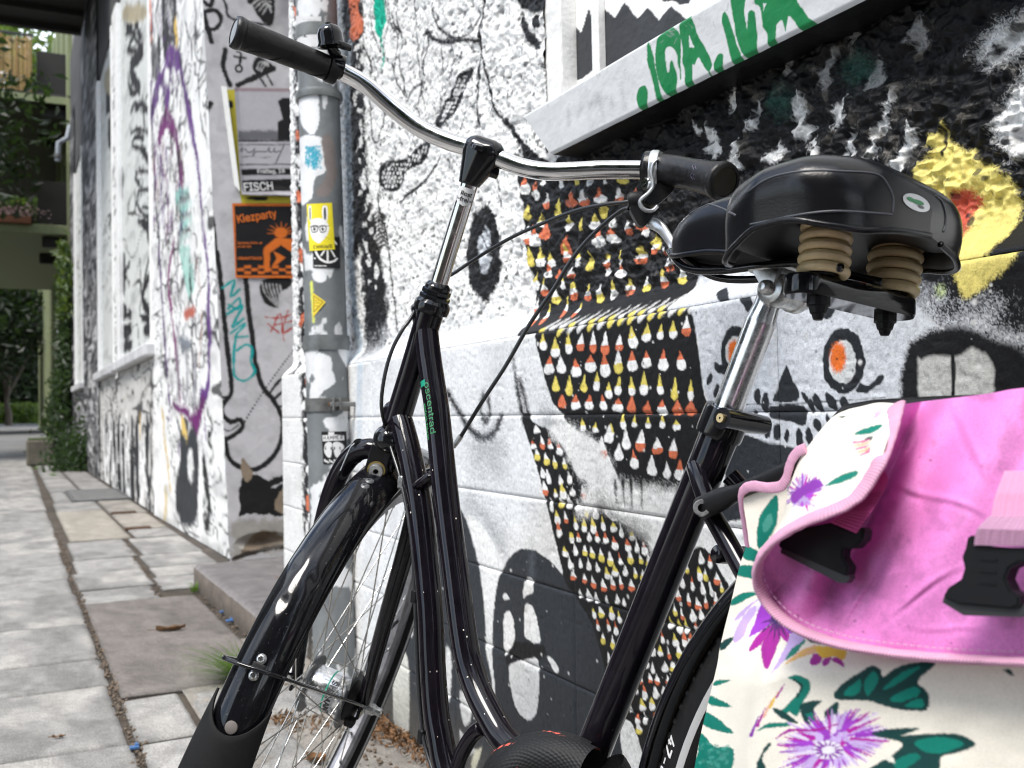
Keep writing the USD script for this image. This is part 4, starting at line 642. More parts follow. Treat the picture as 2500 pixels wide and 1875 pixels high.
front("pier", 11.2, 11.66, 1.2, 5.2, YF, pier_paint)
def dark_pillar(c):
    q = np.concatenate([c.uv * [.9, 2.2], np.zeros((len(c.uv), 1))], 1); n = meshkit.fbm(q / .35, 5, 17); n2 = meshkit.fbm(q * [1, 2.5, 1] / .3 + 4, 5, 23); w = np.clip((n - .53) * 12, 0, 1)[:, None] * .8; k_ = np.clip((n2 - .5) * 12, 0, 1)[:, None] * .9; c.col = (c.col * (1 - w) + V(.62, .62, .63) * w) * (1 - k_) + K * k_
    for i in range(160):
        x, y = rng.uniform(20, 300), rng.uniform(100, 1650); c.stroke(T('zl', (x, y), (x + rng.uniform(-4, 10), y + rng.uniform(40, 220))), rng.uniform(2, 7), (WHITE * .7, K, GREY, V(.3, .3, .31), K)[i % 5], a=.7, **SF)
    for i in range(60):
        x, y = rng.uniform(90, 260), rng.uniform(0, 1000); c.stroke(T('zm', (x, y), (x + rng.uniform(-4, 10), y + rng.uniform(40, 220))), rng.uniform(2, 6), (WHITE * .8, K * 2, V(.4, .4, .42))[i % 3], a=.6, **SF)
    c.stroke(T('zl', (230, 880), (225, 1000)), 6, V(.02, .22, .16), **SF); c.stroke(T('zl', (222, 940), (222, 1010)), 3, V(.6, .45, .1), **SF); c.stroke(T('zm', (215, 410), (220, 480)), 9, V(.35, .06, .05), **SF)
front("pillar", 13.86, 17.0, 0, 6.4, YF, dark_pillar, base=V(.17, .17, .175)); front("pillar", 19.2, 20.6, 0, 6.4, YF, dark_pillar, base=V(.09, .09, .095)); front("apron", 17.0, 19.2, 0, 1.26, YF - .012, dark_pillar, base=V(.26, .26, .27))
SH = plain("upper_render", (.30, .29, .28), .85, vary=.2, scale=3.)
add(fac, "upper_storeys", block((12.0, -1.56, 10.8), (17.1, 1.0, 6.2), bev=.02), SH); add(fac, "entrance_lintel", block((4.43, -1.56, 5.63), (2.03, 1.0, 4.0), bev=.02), SH); add(fac, "upper_wall", block((13, -1.2, 6.4), (15.2, .36, 2.5)), plain("sooty_render", (.07, .07, .072), .85, vary=.4, scale=3.)); add(fac, "wall_core", block((14.6, -1.55, 3.2), (12.4, .8, 6.3)), SH); None
DARKW = plain("dark_timber", (.020, .018, .016), .7, vary=.3)
by = add(fac, "bay_floor", block((14.2, -.05, 6.85), (4.8, 1.86, .3)), DARKW); add(fac, "bay_wall", block((14.2, -.05, 8.4), (4.7, 1.76, 2.8)), SH)
for i in range(7): add(by, "joist", block((12.1 + i * .7, -.05, 6.66), (.12, 1.8, .1)), DARKW)

# ================================================================ downpipe with its collars, the conduit behind it
class Local(Canvas):
    """paint given in the coordinates of a sticker or of a measured patch; y runs down"""
    def __init__(s, xy, base, freq=.05):
        s.uv = np.asarray(xy, float) * [1, -1]; s.lo, s.hi = s.uv.min(0), s.uv.max(0); s.col = np.tile(np.asarray(base, float), (len(s.uv), 1))
        k = np.concatenate([s.uv, np.zeros((len(s.uv), 1))], 1) * freq; s.n1, s.n2, s.n3 = meshkit.noise(k, 5) - .5, meshkit.noise(k * 4, 9) - .5, meshkit.noise(k * 12, 4) - .5
    def lay(s, p): return np.asarray(p, float) * [1, -1]
    def size(s, p, w): return np.asarray(w, float)
pipe = thing("downpipe", "grey zinc rain downpipe with torn stickers fixed to the wall end", "downpipe")
PX, PY, PR = 2.715, -.772, .058
PXZ = lambda z: PX - .052 * (1.75 - z)
def pipe_len(z0, z1, r, name, ops=None):
    n = max(6, int((z1 - z0) / .003)); g = np.linspace(0, 2 * np.pi, 121)[:-1]; zs = np.linspace(z0, z1, n)
    P = np.stack([PXZ(zs)[:, None] + r * np.cos(g)[None].repeat(n, 0), PY + r * np.sin(g)[None].repeat(n, 0), zs[:, None].repeat(120, 1)], -1).reshape(-1, 3)
    u = np.stack([np.tile(g, n) * .058, np.repeat(zs, 120), np.zeros(n * 120)], -1)
    m = meshkit.fbm(u / .05, 5, 7); base = V(.165, .178, .185) * (1 + .5 * (m[:, None] - .5)); c = Local(seen(P), V(0, 0, 0)); c.col = base
    torn = np.clip((meshkit.fbm(u / [.06, .09, 1] + 3, 5, 2) - .61) * 30, 0, 1)[:, None] * .9; c.col = c.col * (1 - torn) + V(.74, .75, .76) * torn
    if ops: ops(c)
    add(pipe, name, trimesh.Trimesh(P, grid_faces(n, 120, True)[:, ::-1], process=False), painted("zinc", .42, (120., .2, .001), .2, 20.) if name == "pipe_length" and not _count.get("zinc") else "/World/Looks/zinc", True, paint=c.col); _count["zinc"] = 1
def torn_paper(c):
    P_ = V(.74, .75, .77)
    for t, p in (('z1', ((1900, 600), (1990, 580), (2020, 640), (2010, 820), (1960, 850), (1900, 760))), ('z1', ((1890, 880), (2010, 860), (2080, 940), (2070, 1080), (1990, 1130), (1970, 1250), (1900, 1290), (1890, 1100))), ('z4', ((1975, 120), (2040, 110), (2070, 150), (2040, 180), (1985, 165))), ('zp', ((190, 470), (290, 470), (310, 560), (330, 640), (260, 700), (200, 720))), ('zp', ((350, 410), (410, 400), (420, 560), (380, 500))), ('zp', ((250, 900), (340, 890), (350, 930), (280, 960)))): c.fill(T(t, *p), P_, soft=1.5, rough=3.)
    c.fill(T('z1', (2030, 890), (2100, 860), (2130, 1100), (2080, 1240), (2000, 1230), (2060, 1100)), V(.20, .17, .16), soft=3, rough=4)
    for i in range(30): c.stroke(T('z1', (1975 + rng.uniform(-45, 60), 990 + rng.uniform(-70, 80)), (1975 + rng.uniform(-45, 60), 990 + rng.uniform(-70, 80)), (1975 + rng.uniform(-45, 60), 990 + rng.uniform(-70, 80))), 2.2, V(.04, .33, .45), soft=1.5, rough=.5)
    c.stroke(T('z4', (1970, 180), (1985, 430)), 7, V(.62, .66, .12), soft=1.5, rough=1)
pipe_len(-.02, 1.035, PR, "pipe_length", torn_paper); pipe_len(1.035, 2.6, PR * .985, "pipe_length", torn_paper)
for px_, w_, r_ in ((T('z4', (2060, 525))[0], .022, .0045), (T('z1', (1985, 490))[0], .012, .006), (T('z1', (1960, 90))[0], .02, .003)):
    z_ = on_plane([px_], (0, PY + PR, 0), EY)[0, 2]; add(pipe, "collar", lathe([(PR - .004, -w_), (PR + r_, -w_), (PR + r_ * 1.3, 0), (PR + r_, w_ * .8), (PR - .004, w_ * .8)], (PXZ(z_), PY, z_), (0, 0, 1), 60), plain("zinc_collar", (.17, .18, .18), .45, .3, vary=.3) if r_ == .0045 else "/World/Looks/zinc_collar", 40)
z_ = on_plane(T('zp', (310, 790)), (0, PY + PR, 0), EY)[0, 2]
br = add(pipe, "clamp", lathe([(PR - .002, -.018), (PR + .004, -.018), (PR + .004, .018), (PR - .002, .018)], (PXZ(z_), PY, z_), (0, 0, 1), 60), IRON, 40)
add(br, "clamp_lug", join(block((PXZ(z_) - PR - .018, PY + .012, z_), (.04, .006, .034)), block((PXZ(z_) - PR - .018, PY - .006, z_), (.04, .006, .034))), IRON); add(br, "bolt", lathe([(0, -.02), (.006, -.02), (.006, .02), (0, .02)], (PXZ(z_) - PR - .024, PY + .003, z_), (0, 1, 0), 8), RUST); add(br, "wall_hook", block((PXZ(z_) - PR - .03, PY - .03, z_), (.012, .10, .012)), IRON)
def pipe_sticker(name, label, corners, tile, ops, base, nx=70, ny=90, lift=.0012, category="sticker", group=None):
    a, b, c_, d = [V(*p) for p in corners]; s, t = np.meshgrid(np.linspace(0, 1, nx), np.linspace(0, 1, ny), indexing="ij"); s, t = s[..., None], t[..., None]
    xy = (a * (1 - s) + b * s) * (1 - t) + (d * (1 - s) + c_ * s) * t; q = np.array(T(tile, *xy.reshape(-1, 2))); D_ = rays(q); zc_ = on_plane([q.mean(0)], (0, PY + PR, 0), EY)[0, 2]; o = CAM[:2] - V(PXZ(zc_), PY); dd = D_[:, :2]; r = PR + lift
    A, B, C = (dd * dd).sum(1), 2 * dd @ o, o @ o - r * r; disc = np.maximum(B * B - 4 * A * C, 0); w = (-B - np.sqrt(disc)) / (2 * A); P = CAM + D_ * w[:, None]; P[:, 0] += PXZ(P[:, 2]) - PXZ(zc_)
    cv = Local(xy.reshape(-1, 2), base); ops(cv); g = thing(name, label, category, group); add(g, "printed_face", trimesh.Trimesh(P, grid_faces(nx, ny)[:, ::-1], process=False), PRINT, True, paint=cv.col); return g
PRINT = painted("print", .5, (300., .1, .0005), .1, 40.)
px1 = dict(soft=6., rough=2.)
def rabbit(c):
    for x, s in ((383, .5), (625, 1.)): c.fill([(x - 45 * s, 380), (x, 335), (x + 42 * s, 380), (x + 34 * s, 590), (x - 36 * s, 560)], WHITE, **px1); c.fill([(x - 18 * s, 400), (x, 368), (x + 16 * s, 400), (x + 14 * s, 560), (x - 14 * s, 560)], BLACK, **px1)
    c.fill([(390, 640), (420, 565), (520, 545), (620, 570), (675, 650), (685, 740), (640, 850), (580, 910), (520, 955), (450, 920), (400, 850), (372, 740)], WHITE, **px1)
    for x in (450, 585): c.fill([(x - 52, 672), (x + 52, 665), (x + 58, 740), (x + 30, 778), (x - 30, 782), (x - 50, 750)], V(.03, .03, .03), smooth=3, **px1); c.fill([(x - 40, 688), (x + 40, 682), (x + 44, 736), (x + 24, 762), (x - 24, 766), (x - 38, 742)], WHITE, smooth=3, **px1); c.oval((x, 722), 24, 30, BLACK, **px1); c.oval((x + 8, 708), 7, 9, WHITE, **px1)
    c.stroke([(380, 690), (430, 684), (500, 690), (560, 678), (690, 672)], 9, BLACK, **px1); c.stroke([(480, 820), (510, 830), (540, 815)], 5, V(.4, .4, .4), **px1); c.stroke([(620, 850), (700, 890)], 10, V(.5, .38, .03), **px1)
    for i, ch in enumerate(("D0", "C", "H", "N", "U", "N", "G")):
        x = 380 + i * 52; K_ = BLACK
        if ch in "DC0": c.stroke([(x + 30, 1000), (x + 4, 1000), (x + 4, 1036), (x + 30, 1034)], 12, K_, **px1)
        elif ch == "H": [c.stroke(p, 12, K_, **px1) for p in ([(x, 995), (x, 1040)], [(x + 28, 993), (x + 28, 1038)], [(x, 1016), (x + 28, 1014)])]
        elif ch == "N": c.stroke([(x, 1036), (x, 992), (x + 30, 1034), (x + 30, 988)], 12, K_, smooth=0, **px1)
        elif ch == "U": c.stroke([(x, 986), (x + 2, 1022), (x + 16, 1032), (x + 30, 1020), (x + 30, 982)], 12, K_, **px1)
        elif ch == "G": c.stroke([(x + 32, 984), (x + 6, 980), (x, 1006), (x + 14, 1026), (x + 34, 1020), (x + 32, 1004), (x + 20, 1004)], 12, K_, **px1)
def wheel_logo(c):
    pts = [(470, 1050), (490, 1130), (560, 1220), (660, 1262), (760, 1245), (815, 1205)]; c.stroke(pts, 34, WHITE, **px1); c.stroke([(665, 1060), (665, 1250)], 30, WHITE, **px1); c.stroke([(620, 1060), (560, 1150)], 26, WHITE, **px1); c.stroke([(720, 1060), (780, 1170)], 26, WHITE, **px1); c.stroke([(775, 915), (810, 965)], 24, WHITE, **px1)
    for i in range(12): c.oval((450 + i * 17, 1318 + i % 2 * 6), 8, 9, WHITE, **px1)
    c.oval((455, 1198), 16, 12, WHITE, **px1)
pipe_sticker("wheel_sticker", "black sticker with half a white spoked wheel, under the yellow rabbit sticker", [(430, 840), (862, 850), (868, 1362), (425, 1350)], 'zo', wheel_logo, BLACK * 1.5, lift=.0008)
pipe_sticker("rabbit_sticker", "yellow sticker of a white rabbit head wearing glasses on the downpipe", [(328, 315), (742, 292), (778, 1055), (365, 1082)], 'zo', rabbit, V(.78, .66, .02), 110, 190, lift=.0018)
def i_mark(c): c.stroke([(245, 385), (246, 490)], 20, BLACK, smooth=0, **px1); c.oval((252, 317), 13, 14, BLACK, **px1); c.stroke([(222, 498), (270, 494)], 10, BLACK, smooth=0, **px1); c.stroke([(225, 390), (246, 384)], 9, BLACK, smooth=0, **px1); c.stroke([(220, 255), (400, 262)], 6, V(.35, .35, .35), **px1)
pipe_sticker("paper_label", "pale paper label with a black letter i high on the downpipe", [(128, 205), (470, 215), (476, 640), (140, 620)], 'zg', i_mark, V(.62, .62, .63), 80, 110)
def triangle(c): c.stroke([(185, 62), (245, 104), (182, 172), (185, 62)], 6, V(.30, .2, .0), smooth=0, soft=2, rough=1); [c.stroke([(192, y), (225 - abs(y - 104) * .5, y + 4)], 4, V(.25, .17, .0), smooth=0, soft=2, rough=1) for y in (92, 106, 128)]
pipe_sticker("warning_sticker", "small yellow pointed warning sticker on the downpipe below the wheel sticker", [(176, 38), (262, 100), (262, 106), (176, 208)], 'zp', triangle, V(.72, .55, .05), 30, 40)
def hammer(c):
    h = dict(soft=1.6, rough=.8); c.fill([(282, 982), (322, 982), (322, 1000), (388, 1004), (390, 1036), (244, 1044), (242, 1004), (282, 1002)], V(.72, .72, .72), smooth=0, **h)
    c.fill([(252, 1110), (262, 1060), (290, 1048), (306, 1062), (304, 1110), (296, 1150), (274, 1150)], V(.7, .7, .7), **h); c.fill([(312, 1058), (345, 1048), (380, 1066), (386, 1090), (366, 1110), (362, 1150), (330, 1150), (318, 1110)], V(.7, .7, .7), **h)
    for x in (262, 300, 322, 360): c.oval((x, 1092), 4, 12, BLACK, **h)
    for i in range(14): c.oval((256 + i * 11, 1172 + (i * 7) % 20), 5, 9, V(.7, .7, .7), ang=i, **h)
    for i, g in enumerate(("H", "A", "M", "M", "E", "R")):
        x = 250 + i * 23; ll = {"H": [[(0, 0), (0, 24)], [(12, 0), (12, 24)], [(0, 12), (12, 12)]], "A": [[(0, 24), (7, 0), (14, 24)], [(3, 15), (11, 15)]], "M": [[(0, 24), (0, 0), (8, 14), (16, 0), (16, 24)]], "E": [[(12, 0), (0, 0), (0, 24), (12, 24)], [(0, 12), (10, 12)]], "R": [[(0, 24), (0, 0), (12, 2), (12, 11), (0, 12), (13, 24)]]}[g]
        for p in ll: c.stroke([(x + a, 1010 + b - i) for a, b in p], 4, BLACK, smooth=0, soft=1.2, rough=.2)
pipe_sticker("hammer_sticker", "black sticker lettered HAMMER low on the downpipe beside the fork", [(236, 980), (404, 976), (410, 1196), (246, 1198)], 'zp', hammer, BLACK, 130, 170)

# ================================================================ bills pasted on the entrance side
def bill(name, label, corners, tile, ops, base, x=XP - .006, n=90, k=110, curl=None, back=None):
    a, b, c_, d = [V(*p) for p in corners]; s, t = np.meshgrid(np.linspace(0, 1, n), np.linspace(0, 1, k), indexing="ij"); s, t = s[..., None], t[..., None]
    xy = ((a * (1 - s) + b * s) * (1 - t) + (d * (1 - s) + c_ * s) * t).reshape(-1, 2); P = on_plane(T(tile, *xy), (x, 0, 0), V(1, 0, 0)); P[:, 0] -= .002 * (meshkit.fbm(P / .05, 3, 2) - .5)
    if curl is not None: P[:, 0] -= curl(s.ravel(), t.ravel())
    cv = Local(xy, base); ops(cv); g = thing(name, label, "poster"); add(g, "sheet", trimesh.Trimesh(P, grid_faces(n, k)[:, ::-1], process=False), PRINT, True, paint=cv.col); return g
pz = dict(soft=4., rough=1.2); OG = V(.72, .17, .02)
def party(c):
    c.fill([(168, 965), (760, 968), (800, 1510), (185, 1508)], BLACK * 1.2, smooth=0, **pz)
    c.oval((530, 1175), 52, 42, OG, **pz); [c.stroke([(530, 1175), (530 + 110 * math.cos(a), 1170 + 78 * math.sin(a))], [13, 3], OG, smooth=0, **pz) for a in np.linspace(-3.3, .2, 9)]
    c.fill([(400, 1290), (490, 1215), (600, 1222), (740, 1225), (740, 1320), (600, 1320), (530, 1270), (445, 1330), (440, 1480), (400, 1485), (392, 1310)], OG, smooth=0, **pz); c.fill([(470, 1320), (500, 1330), (565, 1368), (500, 1420), (460, 1435), (495, 1375)], OG, smooth=0, **pz)
    for i in range(8):
        for j in range(3):
            if (i + j) % 2: c.fill([(190 + i * 54, 1430 + j * 22), (240 + i * 54, 1430 + j * 22), (240 + i * 54, 1452 + j * 22), (190 + i * 54, 1452 + j * 22)], OG, smooth=0, soft=8, rough=3)
pp = bill("party_poster", "black and orange poster of a bending figure with a spiky sun head", [(150, 945), (740, 950), (790, 1528), (176, 1526)], 'zq', party, OG)
ORM = plain("orange_ink", tuple(OG), .6); BKM = plain("black_ink", (.02, .02, .02), .6); WTM = plain("white_ink", (.75, .75, .75), .6)
def lettering(parent, s, p0, p1, h_px, mat, tile='zq', bold=True, x=XP - .0088):
    a, b = on_plane(T(tile, p0, p1), (x, 0, 0), V(1, 0, 0)); e = unit(b - a); up = unit(np.cross(V(-1, 0, 0), e)); hh = np.linalg.norm(np.subtract(*on_plane(T(tile, p0, (p0[0], p0[1] - h_px)), (x, 0, 0), V(1, 0, 0))))
    t = text(s, hh, (0, 0, 0), V(1, 0, 0), V(0, 1, 0), .0005, bold); v = np.asarray(t.vertices); k = np.linalg.norm(b - a) / v[:, 0].max()
    add(parent, "lettering", trimesh.Trimesh(a + v[:, :1] * k * e + v[:, 1:2] * up + v[:, 2:] * V(-1, 0, 0), t.faces, process=False), mat)
lettering(pp, "Kiezparty", (190, 1100), (500, 1050), 60, ORM); lettering(pp, "Samstag 18.06. ab", (190, 1262), (385, 1262), 16, ORM); lettering(pp, "15.00 Uhr", (190, 1290), (300, 1290), 16, ORM); lettering(pp, "URBANSTRASSE", (190, 1385), (385, 1385), 22, ORM)
bill("yellow_bill", "old yellow bill showing behind the curled grey concert poster", [(98, 60), (600, 60), (620, 945), (222, 945)], 'zq', lambda c: (c.fill([(115, 150), (150, 150), (155, 200), (120, 200)], BLACK, **pz), c.fill([(270, 895), (420, 895), (400, 925), (280, 915)], BLACK, **pz)), V(.60, .52, .05), x=XP - .005)
def concert(c):
    c.fill([(165, 40), (740, 40), (740, 75), (165, 75)], V(.36, .28, .30), smooth=0, **pz); c.fill([(195, 380), (740, 375), (740, 460), (200, 460)], V(.16, .16, .18), smooth=0, soft=20, rough=10); c.fill([(505, 310), (545, 290), (520, 200), (505, 150), (540, 125), (740, 125), (740, 455), (505, 455)], BLACK * 1.3, smooth=0, **pz)
    c.stroke([(195, 460), (740, 458)], 12, BLACK, smooth=0, **pz); c.stroke([(200, 490), (740, 488)], 7, BLACK, smooth=0, **pz); c.stroke([(210, 645), (740, 640)], 8, BLACK, smooth=0, **pz); c.stroke([(485, 640), (560, 480)], 8, BLACK, smooth=0, **pz)
    c.stroke([(205, 545), (230, 510), (222, 545), (250, 520), (270, 548), (310, 540), (325, 520), (310, 575), (340, 540), (380, 545), (420, 540), (440, 510), (436, 545), (470, 540), (480, 515), (478, 545), (520, 540)], 7, BLACK, **pz); c.stroke([(220, 585), (300, 580), (400, 590), (480, 575)], 5, V(.2, .2, .2), soft=6, rough=4)
    c.fill([(217, 680), (740, 670), (740, 720), (222, 728)], BLACK, smooth=0, **pz); c.fill([(225, 765), (740, 750), (740, 850), (232, 860)], BLACK, smooth=0, **pz); c.stroke([(238, 890), (740, 895)], 14, BLACK, smooth=0, **pz)
cp = bill("concert_poster", "grey concert poster with a black band lettered FISCH at its foot", [(165, 45), (720, 52), (740, 905), (218, 885)], 'zq', concert, V(.52, .51, .55), x=XP - .008, curl=lambda s, t: .03 * np.clip(t - .9, 0, 1) * 6 * t + .012 * np.clip(.06 - s, 0, 1) * 10)
lettering(cp, "FISCH", (238, 850), (470, 840), 62, WTM, x=XP - .036); lettering(cp, "Freitag, 18", (345, 712), (560, 706), 30, WTM, x=XP - .0125)
bill("torn_paper", "white strip of torn paper peeling off left of the concert poster", [(62, 30), (100, 45), (205, 860), (165, 800)], 'zq', lambda c: c.stroke([(70, 300), (110, 380)], 6, V(.3, .35, .33), **pz), V(.72, .72, .70), x=XP - .01, n=14, curl=lambda s, t: .02 * s)
# ================================================================ the bicycle
rng = np.random.default_rng(21)
_c = lambda *a: _w @ V(*a)
BO, BF, BS, BU, BP = _c(-.4083, 1.4678, 0), _c(-.6386, .7696, 0), _c(.7696, .6386, 0), _c(.0934, .0775, .9926), _c(.7639, .6339, -.1214)   # ground point, forward, level right, up in the frame, right across the frame
AX, FW2, S2 = unit(_c(.3201, -.2088, .9241)), unit(_c(.2257, .9641, .1397)), unit(_c(.9201, -.1639, -.3557))                                  # steering axis, turned front: ahead and right
HEADC = 1 / math.tan(1.1971); SEATC = 1 / math.tan(1.1619)
H = lambda v: BO - v * HEADC * BF + v * BU
ST = lambda v: BO + (-.5015 - v * SEATC) * BF + v * BU
def FP(pts, off=0.): return on_plane(pts, BO + off * BP, BP)
def FUV(u, v, off=0.): return BO + u * BF + v * BU + off * BP
PAINT = usdkit.material(stage, "/World/Looks/frame_paint", {"t": ("texture_coordinate", {}), "n": ("noise_texture", dict(scale=40., detail=6.)), "r": ("rgb_ramp", dict(ramp=[(.35, (.0035, .0028, .0042)), (.7, (.0075, .0055, .0085))])),
    "k": ("noise_texture", dict(scale=190., detail=2.)), "kr": ("rgb_ramp", dict(ramp=[(.79, (0, 0, 0)), (.81, (1, 1, 1))])), "x": ("mix_color", dict(b=(.55, .52, .48))), "d": ("noise_texture", dict(scale=9., detail=8., roughness=.75)), "dq": ("map_range", dict(from_min=.35, from_max=.75, to_min=.07, to_max=.26)),
    "p": ("principled_bsdf", dict(coat_weight=.5, coat_roughness=.03, specular_ior_level=.1))},
    [("t.object", "n.vector"), ("n.fac", "r.fac"), ("t.object", "k.vector"), ("k.fac", "kr.fac"), ("r.color", "x.a"), ("kr.color", "x.fac"), ("x.result", "p.base_color"), ("t.object", "d.vector"), ("d.fac", "dq.value"), ("dq.result", "p.roughness")], surface="p.BSDF")
CHROME = plain("chrome", (.80, .80, .81), .07, 1., vary=.04, scale=60.); ALU = plain("brushed_aluminium", (.74, .75, .77), .22, 1., vary=.05, scale=50.); STEEL = plain("zinc_plated_steel", (.55, .55, .54), .3, .9, vary=.25, scale=70.)
GLOSS = plain("gloss_black_plastic", (.006, .006, .007), .10, coat=.5, spec=.2); MATTE = plain("matte_black", (.007, .007, .008), .5, vary=.25, scale=60., bump=(400, .15, .0005), spec=.3); FENDER = usdkit.material(stage, "/World/Looks/fender_black", {"t": ("texture_coordinate", {}), "n": ("noise_texture", dict(scale=12., detail=8., roughness=.7)), "q": ("map_range", dict(from_min=.35, from_max=.75, to_min=.06, to_max=.24)), "k": ("noise_texture", dict(scale=330., detail=3., roughness=.7)), "kr": ("rgb_ramp", dict(ramp=[(.66, (0, 0, 0)), (.72, (1, 1, 1))])), "x": ("mix_color", dict(a=(.0045, .0045, .0055), b=(.10, .092, .083))),
    "m": ("noise_texture", dict(scale=14., detail=3.)), "b": ("bump", dict(strength=.05, distance=.003)), "p": ("principled_bsdf", dict(coat_weight=.45, coat_roughness=.03, specular_ior_level=.15))},
    [("t.object", "n.vector"), ("n.fac", "q.value"), ("q.result", "p.roughness"), ("t.object", "k.vector"), ("k.fac", "kr.fac"), ("kr.color", "x.fac"), ("x.result", "p.base_color"), ("t.object", "m.vector"), ("m.fac", "b.height"), ("b.normal", "p.normal")], surface="p.BSDF")
RUBBER = plain("tyre_rubber", (.008, .008, .0085), .7, vary=.35, scale=50., bump=(500, .4, .0006), spec=.25); LEATHER = plain("grip_leather", (.007, .0065, .007), .36, vary=.35, scale=30., bump=(130, .45, .0016), spec=.35); VINYL = plain("saddle_vinyl", (.006, .006, .007), .22, bump=(700, .22, .0005), spec=.32, coat=.0)
GREYCAP = plain("grey_cap", (.10, .105, .11), .35); RIMM = plain("rim_alloy", (.30, .30, .32), .42, .85, vary=.3, scale=40.); SPOKE = plain("spoke_steel", (.62, .60, .56), .22, 1.); SILVER = plain("silver_paint", (.55, .56, .57), .3, .75)
GREEN = plain("green_ink", (.04, .24, .09), .45); TEALI = plain("teal_ink", (.0, .28, .17), .5); WTL = plain("white_label", (.70, .70, .70), .5); BLL = plain("black_label", (.02, .02, .02), .5)
bike = thing("bicycle", "black step-through city bicycle with chrome handlebar leaning along the painted wall", "bicycle")
# -- frame
fr = add(bike, "head_tube", lathe([(.0172, 0), (.0172, .03), (.0168, .09), (.0172, .15), (.0178, np.linalg.norm(H(.897) - H(.731)))], H(.731), AX, 40), PAINT, 50)
U1 = catmull(T('z5', (525, 330), (540, 440), (562, 640), (585, 800), (615, 1000), (648, 1320), (683, 1640)) + T('z8', (728, 400), (778, 800), (815, 1000), (885, 1200), (990, 1400), (1060, 1500), (1180, 1620), (1330, 1740)), 6)
L1 = catmull(T('z5', (330, 1000), (375, 1030), (425, 1200), (470, 1400), (512, 1640)) + T('z8', (548, 400), (572, 700), (585, 1000), (607, 1300), (640, 1500), (672, 1659), (740, 1850), (850, 2050)), 6)
P1, P2 = FP(U1), FP(L1)
add(bike, "upper_down_tube", tube(P1, .0157, 28), PAINT, True); add(bike, "lower_down_tube", tube(P2, .0157, 28), PAINT, True)
BB = ST(.285) + BF * .0
add(bike, "seat_tube", tube([ST(.745), ST(.70), ST(.55), ST(.40), BB], [.0178, .0172, .0172, .0172, .0172], 28), PAINT, True)
g0, g1 = FP(T('z5', (495, 1485))), FP(T('z5', (600, 1400))); add(bike, "gusset", tube(np.vstack([g0 - BF * .0, (g0 + g1) / 2, g1]), .0075, 14, flat=1.8), PAINT, True)
add(bike, "tube_brace", tube(FP(catmull(T('z8', (905, 1400), (850, 1440), (790, 1530), (755, 1620), (735, 1720), (728, 1800)), 5), .004), .0088, 18), PAINT, True)
bb = add(bike, "bottom_bracket", lathe([(0, -.036), (.021, -.036), (.021, .036), (0, .036)], BB, BP, 28), PAINT, 40)
RA = FUV(-1.126, .356)
for s in (-1, 1):
    top = FP(T('z6', (150, 1352)))[0] if s < 0 else FP(T('z6', (262, 1398)))[0]
    add(bike, "seat_stay", tube([top + s * BP * .012, top * .9 + RA * .1 + s * BP * .030, top * .6 + RA * .4 + s * BP * .045, RA + s * BP * .062], [.0085, .0085, .0082, .0075], 16), PAINT, True)
    add(bike, "chain_stay", tube([BB + s * BP * .02 - BF * .02, BB * .7 + RA * .3 + s * BP * .045, RA + s * BP * .062], [.011, .010, .008], 16), PAINT, True)
add(bike, "stay_bridge", tube([FP(T('z9', (240, 305)), -.02)[0], FP(T('z9', (420, 315)), .02)[0]], .008, 14), PAINT, True)
# -- head set
hs = add(bike, "headset", lathe([(.0178, -.004), (.0225, -.002), (.0235, .004), (.0225, .010), (.0190, .014), (.0172, .016)], H(.893), AX, 40), GLOSS, 30)
for v, r in ((.9085, .0200), (.9155, .0188)): add(hs, "lock_nut", lathe([(.011, -.0035), (r - .001, -.0035), (r, -.002), (r, .002), (r - .001, .0035), (.011, .0035)], H(v), AX, 8), GLOSS, 20)
add(hs, "cap_nut", lathe([(.0112, .0), (.0165, .0), (.0165, .004), (.0135, .008), (.0112, .009)], H(.919), AX, 30), GLOSS, 30)
add(bike, "lower_head_cup", lathe([(.0172, .014), (.0215, .010), (.0245, .002), (.0240, -.006), (.0200, -.012), (.016, -.014)], H(.727), AX, 40), GLOSS, 40)
# -- stem
sq = add(bike, "stem_quill", lathe([(.0111, 0), (.0111, np.linalg.norm(H(1.052) - H(.92)))], H(.92), AX, 40), plain("steel_tube", (.62, .60, .58), .16, 1., vary=.1, scale=80.), 40)
BARD = [((516, 72), 1.197), ((600, 104), 1.222), ((714, 149), 1.257), ((745, 158), 1.261), ((795, 187), 1.264), ((847, 232), 1.263), ((905, 276), 1.257), ((973, 307), 1.246), ((1045, 328), 1.233), ((1076, 342), 1.228), ((1127, 361), 1.219), ((1178, 370), 1.209), ((1230, 370), 1.200), ((1300, 367), 1.192), ((1397, 367), 1.183), ((1440, 368), 1.170), ((1500, 377), 1.135), ((1558, 391), 1.098)]
BAR = at_depth(T('D', *[p for p, _ in BARD]), [d for _, d in BARD]); BARS = catmull(BAR, 8)
CL = BAR[8]; bd = unit(BAR[9] - BAR[7])
def hull(parts): return trimesh.PointCloud(np.vstack([np.asarray(p.vertices) for p in parts])).convex_hull
top = H(1.070)
_sp = lambda c, r: trimesh.Trimesh(trimesh.creation.icosphere(4).vertices * r + c, trimesh.creation.icosphere(4).faces)
sh = add(bike, "stem_head", hull([lathe([(.0132, 0), (.0138, .003)], H(1.046), AX, 40), _sp(CL - AX * .003, .0190), _sp(CL + bd * .010, .0172), _sp(CL - bd * .010, .0172)]), GLOSS, True)
bo_ = at_depth([(1169, 357)], 1.213)[0]; add(sh, "bolt_cover", lathe([(.0080, -.004), (.0080, .0005), (.0066, .0022), (0, .0030)], bo_, unit(AX - FW2 * .25), 24), GLOSS, 40)
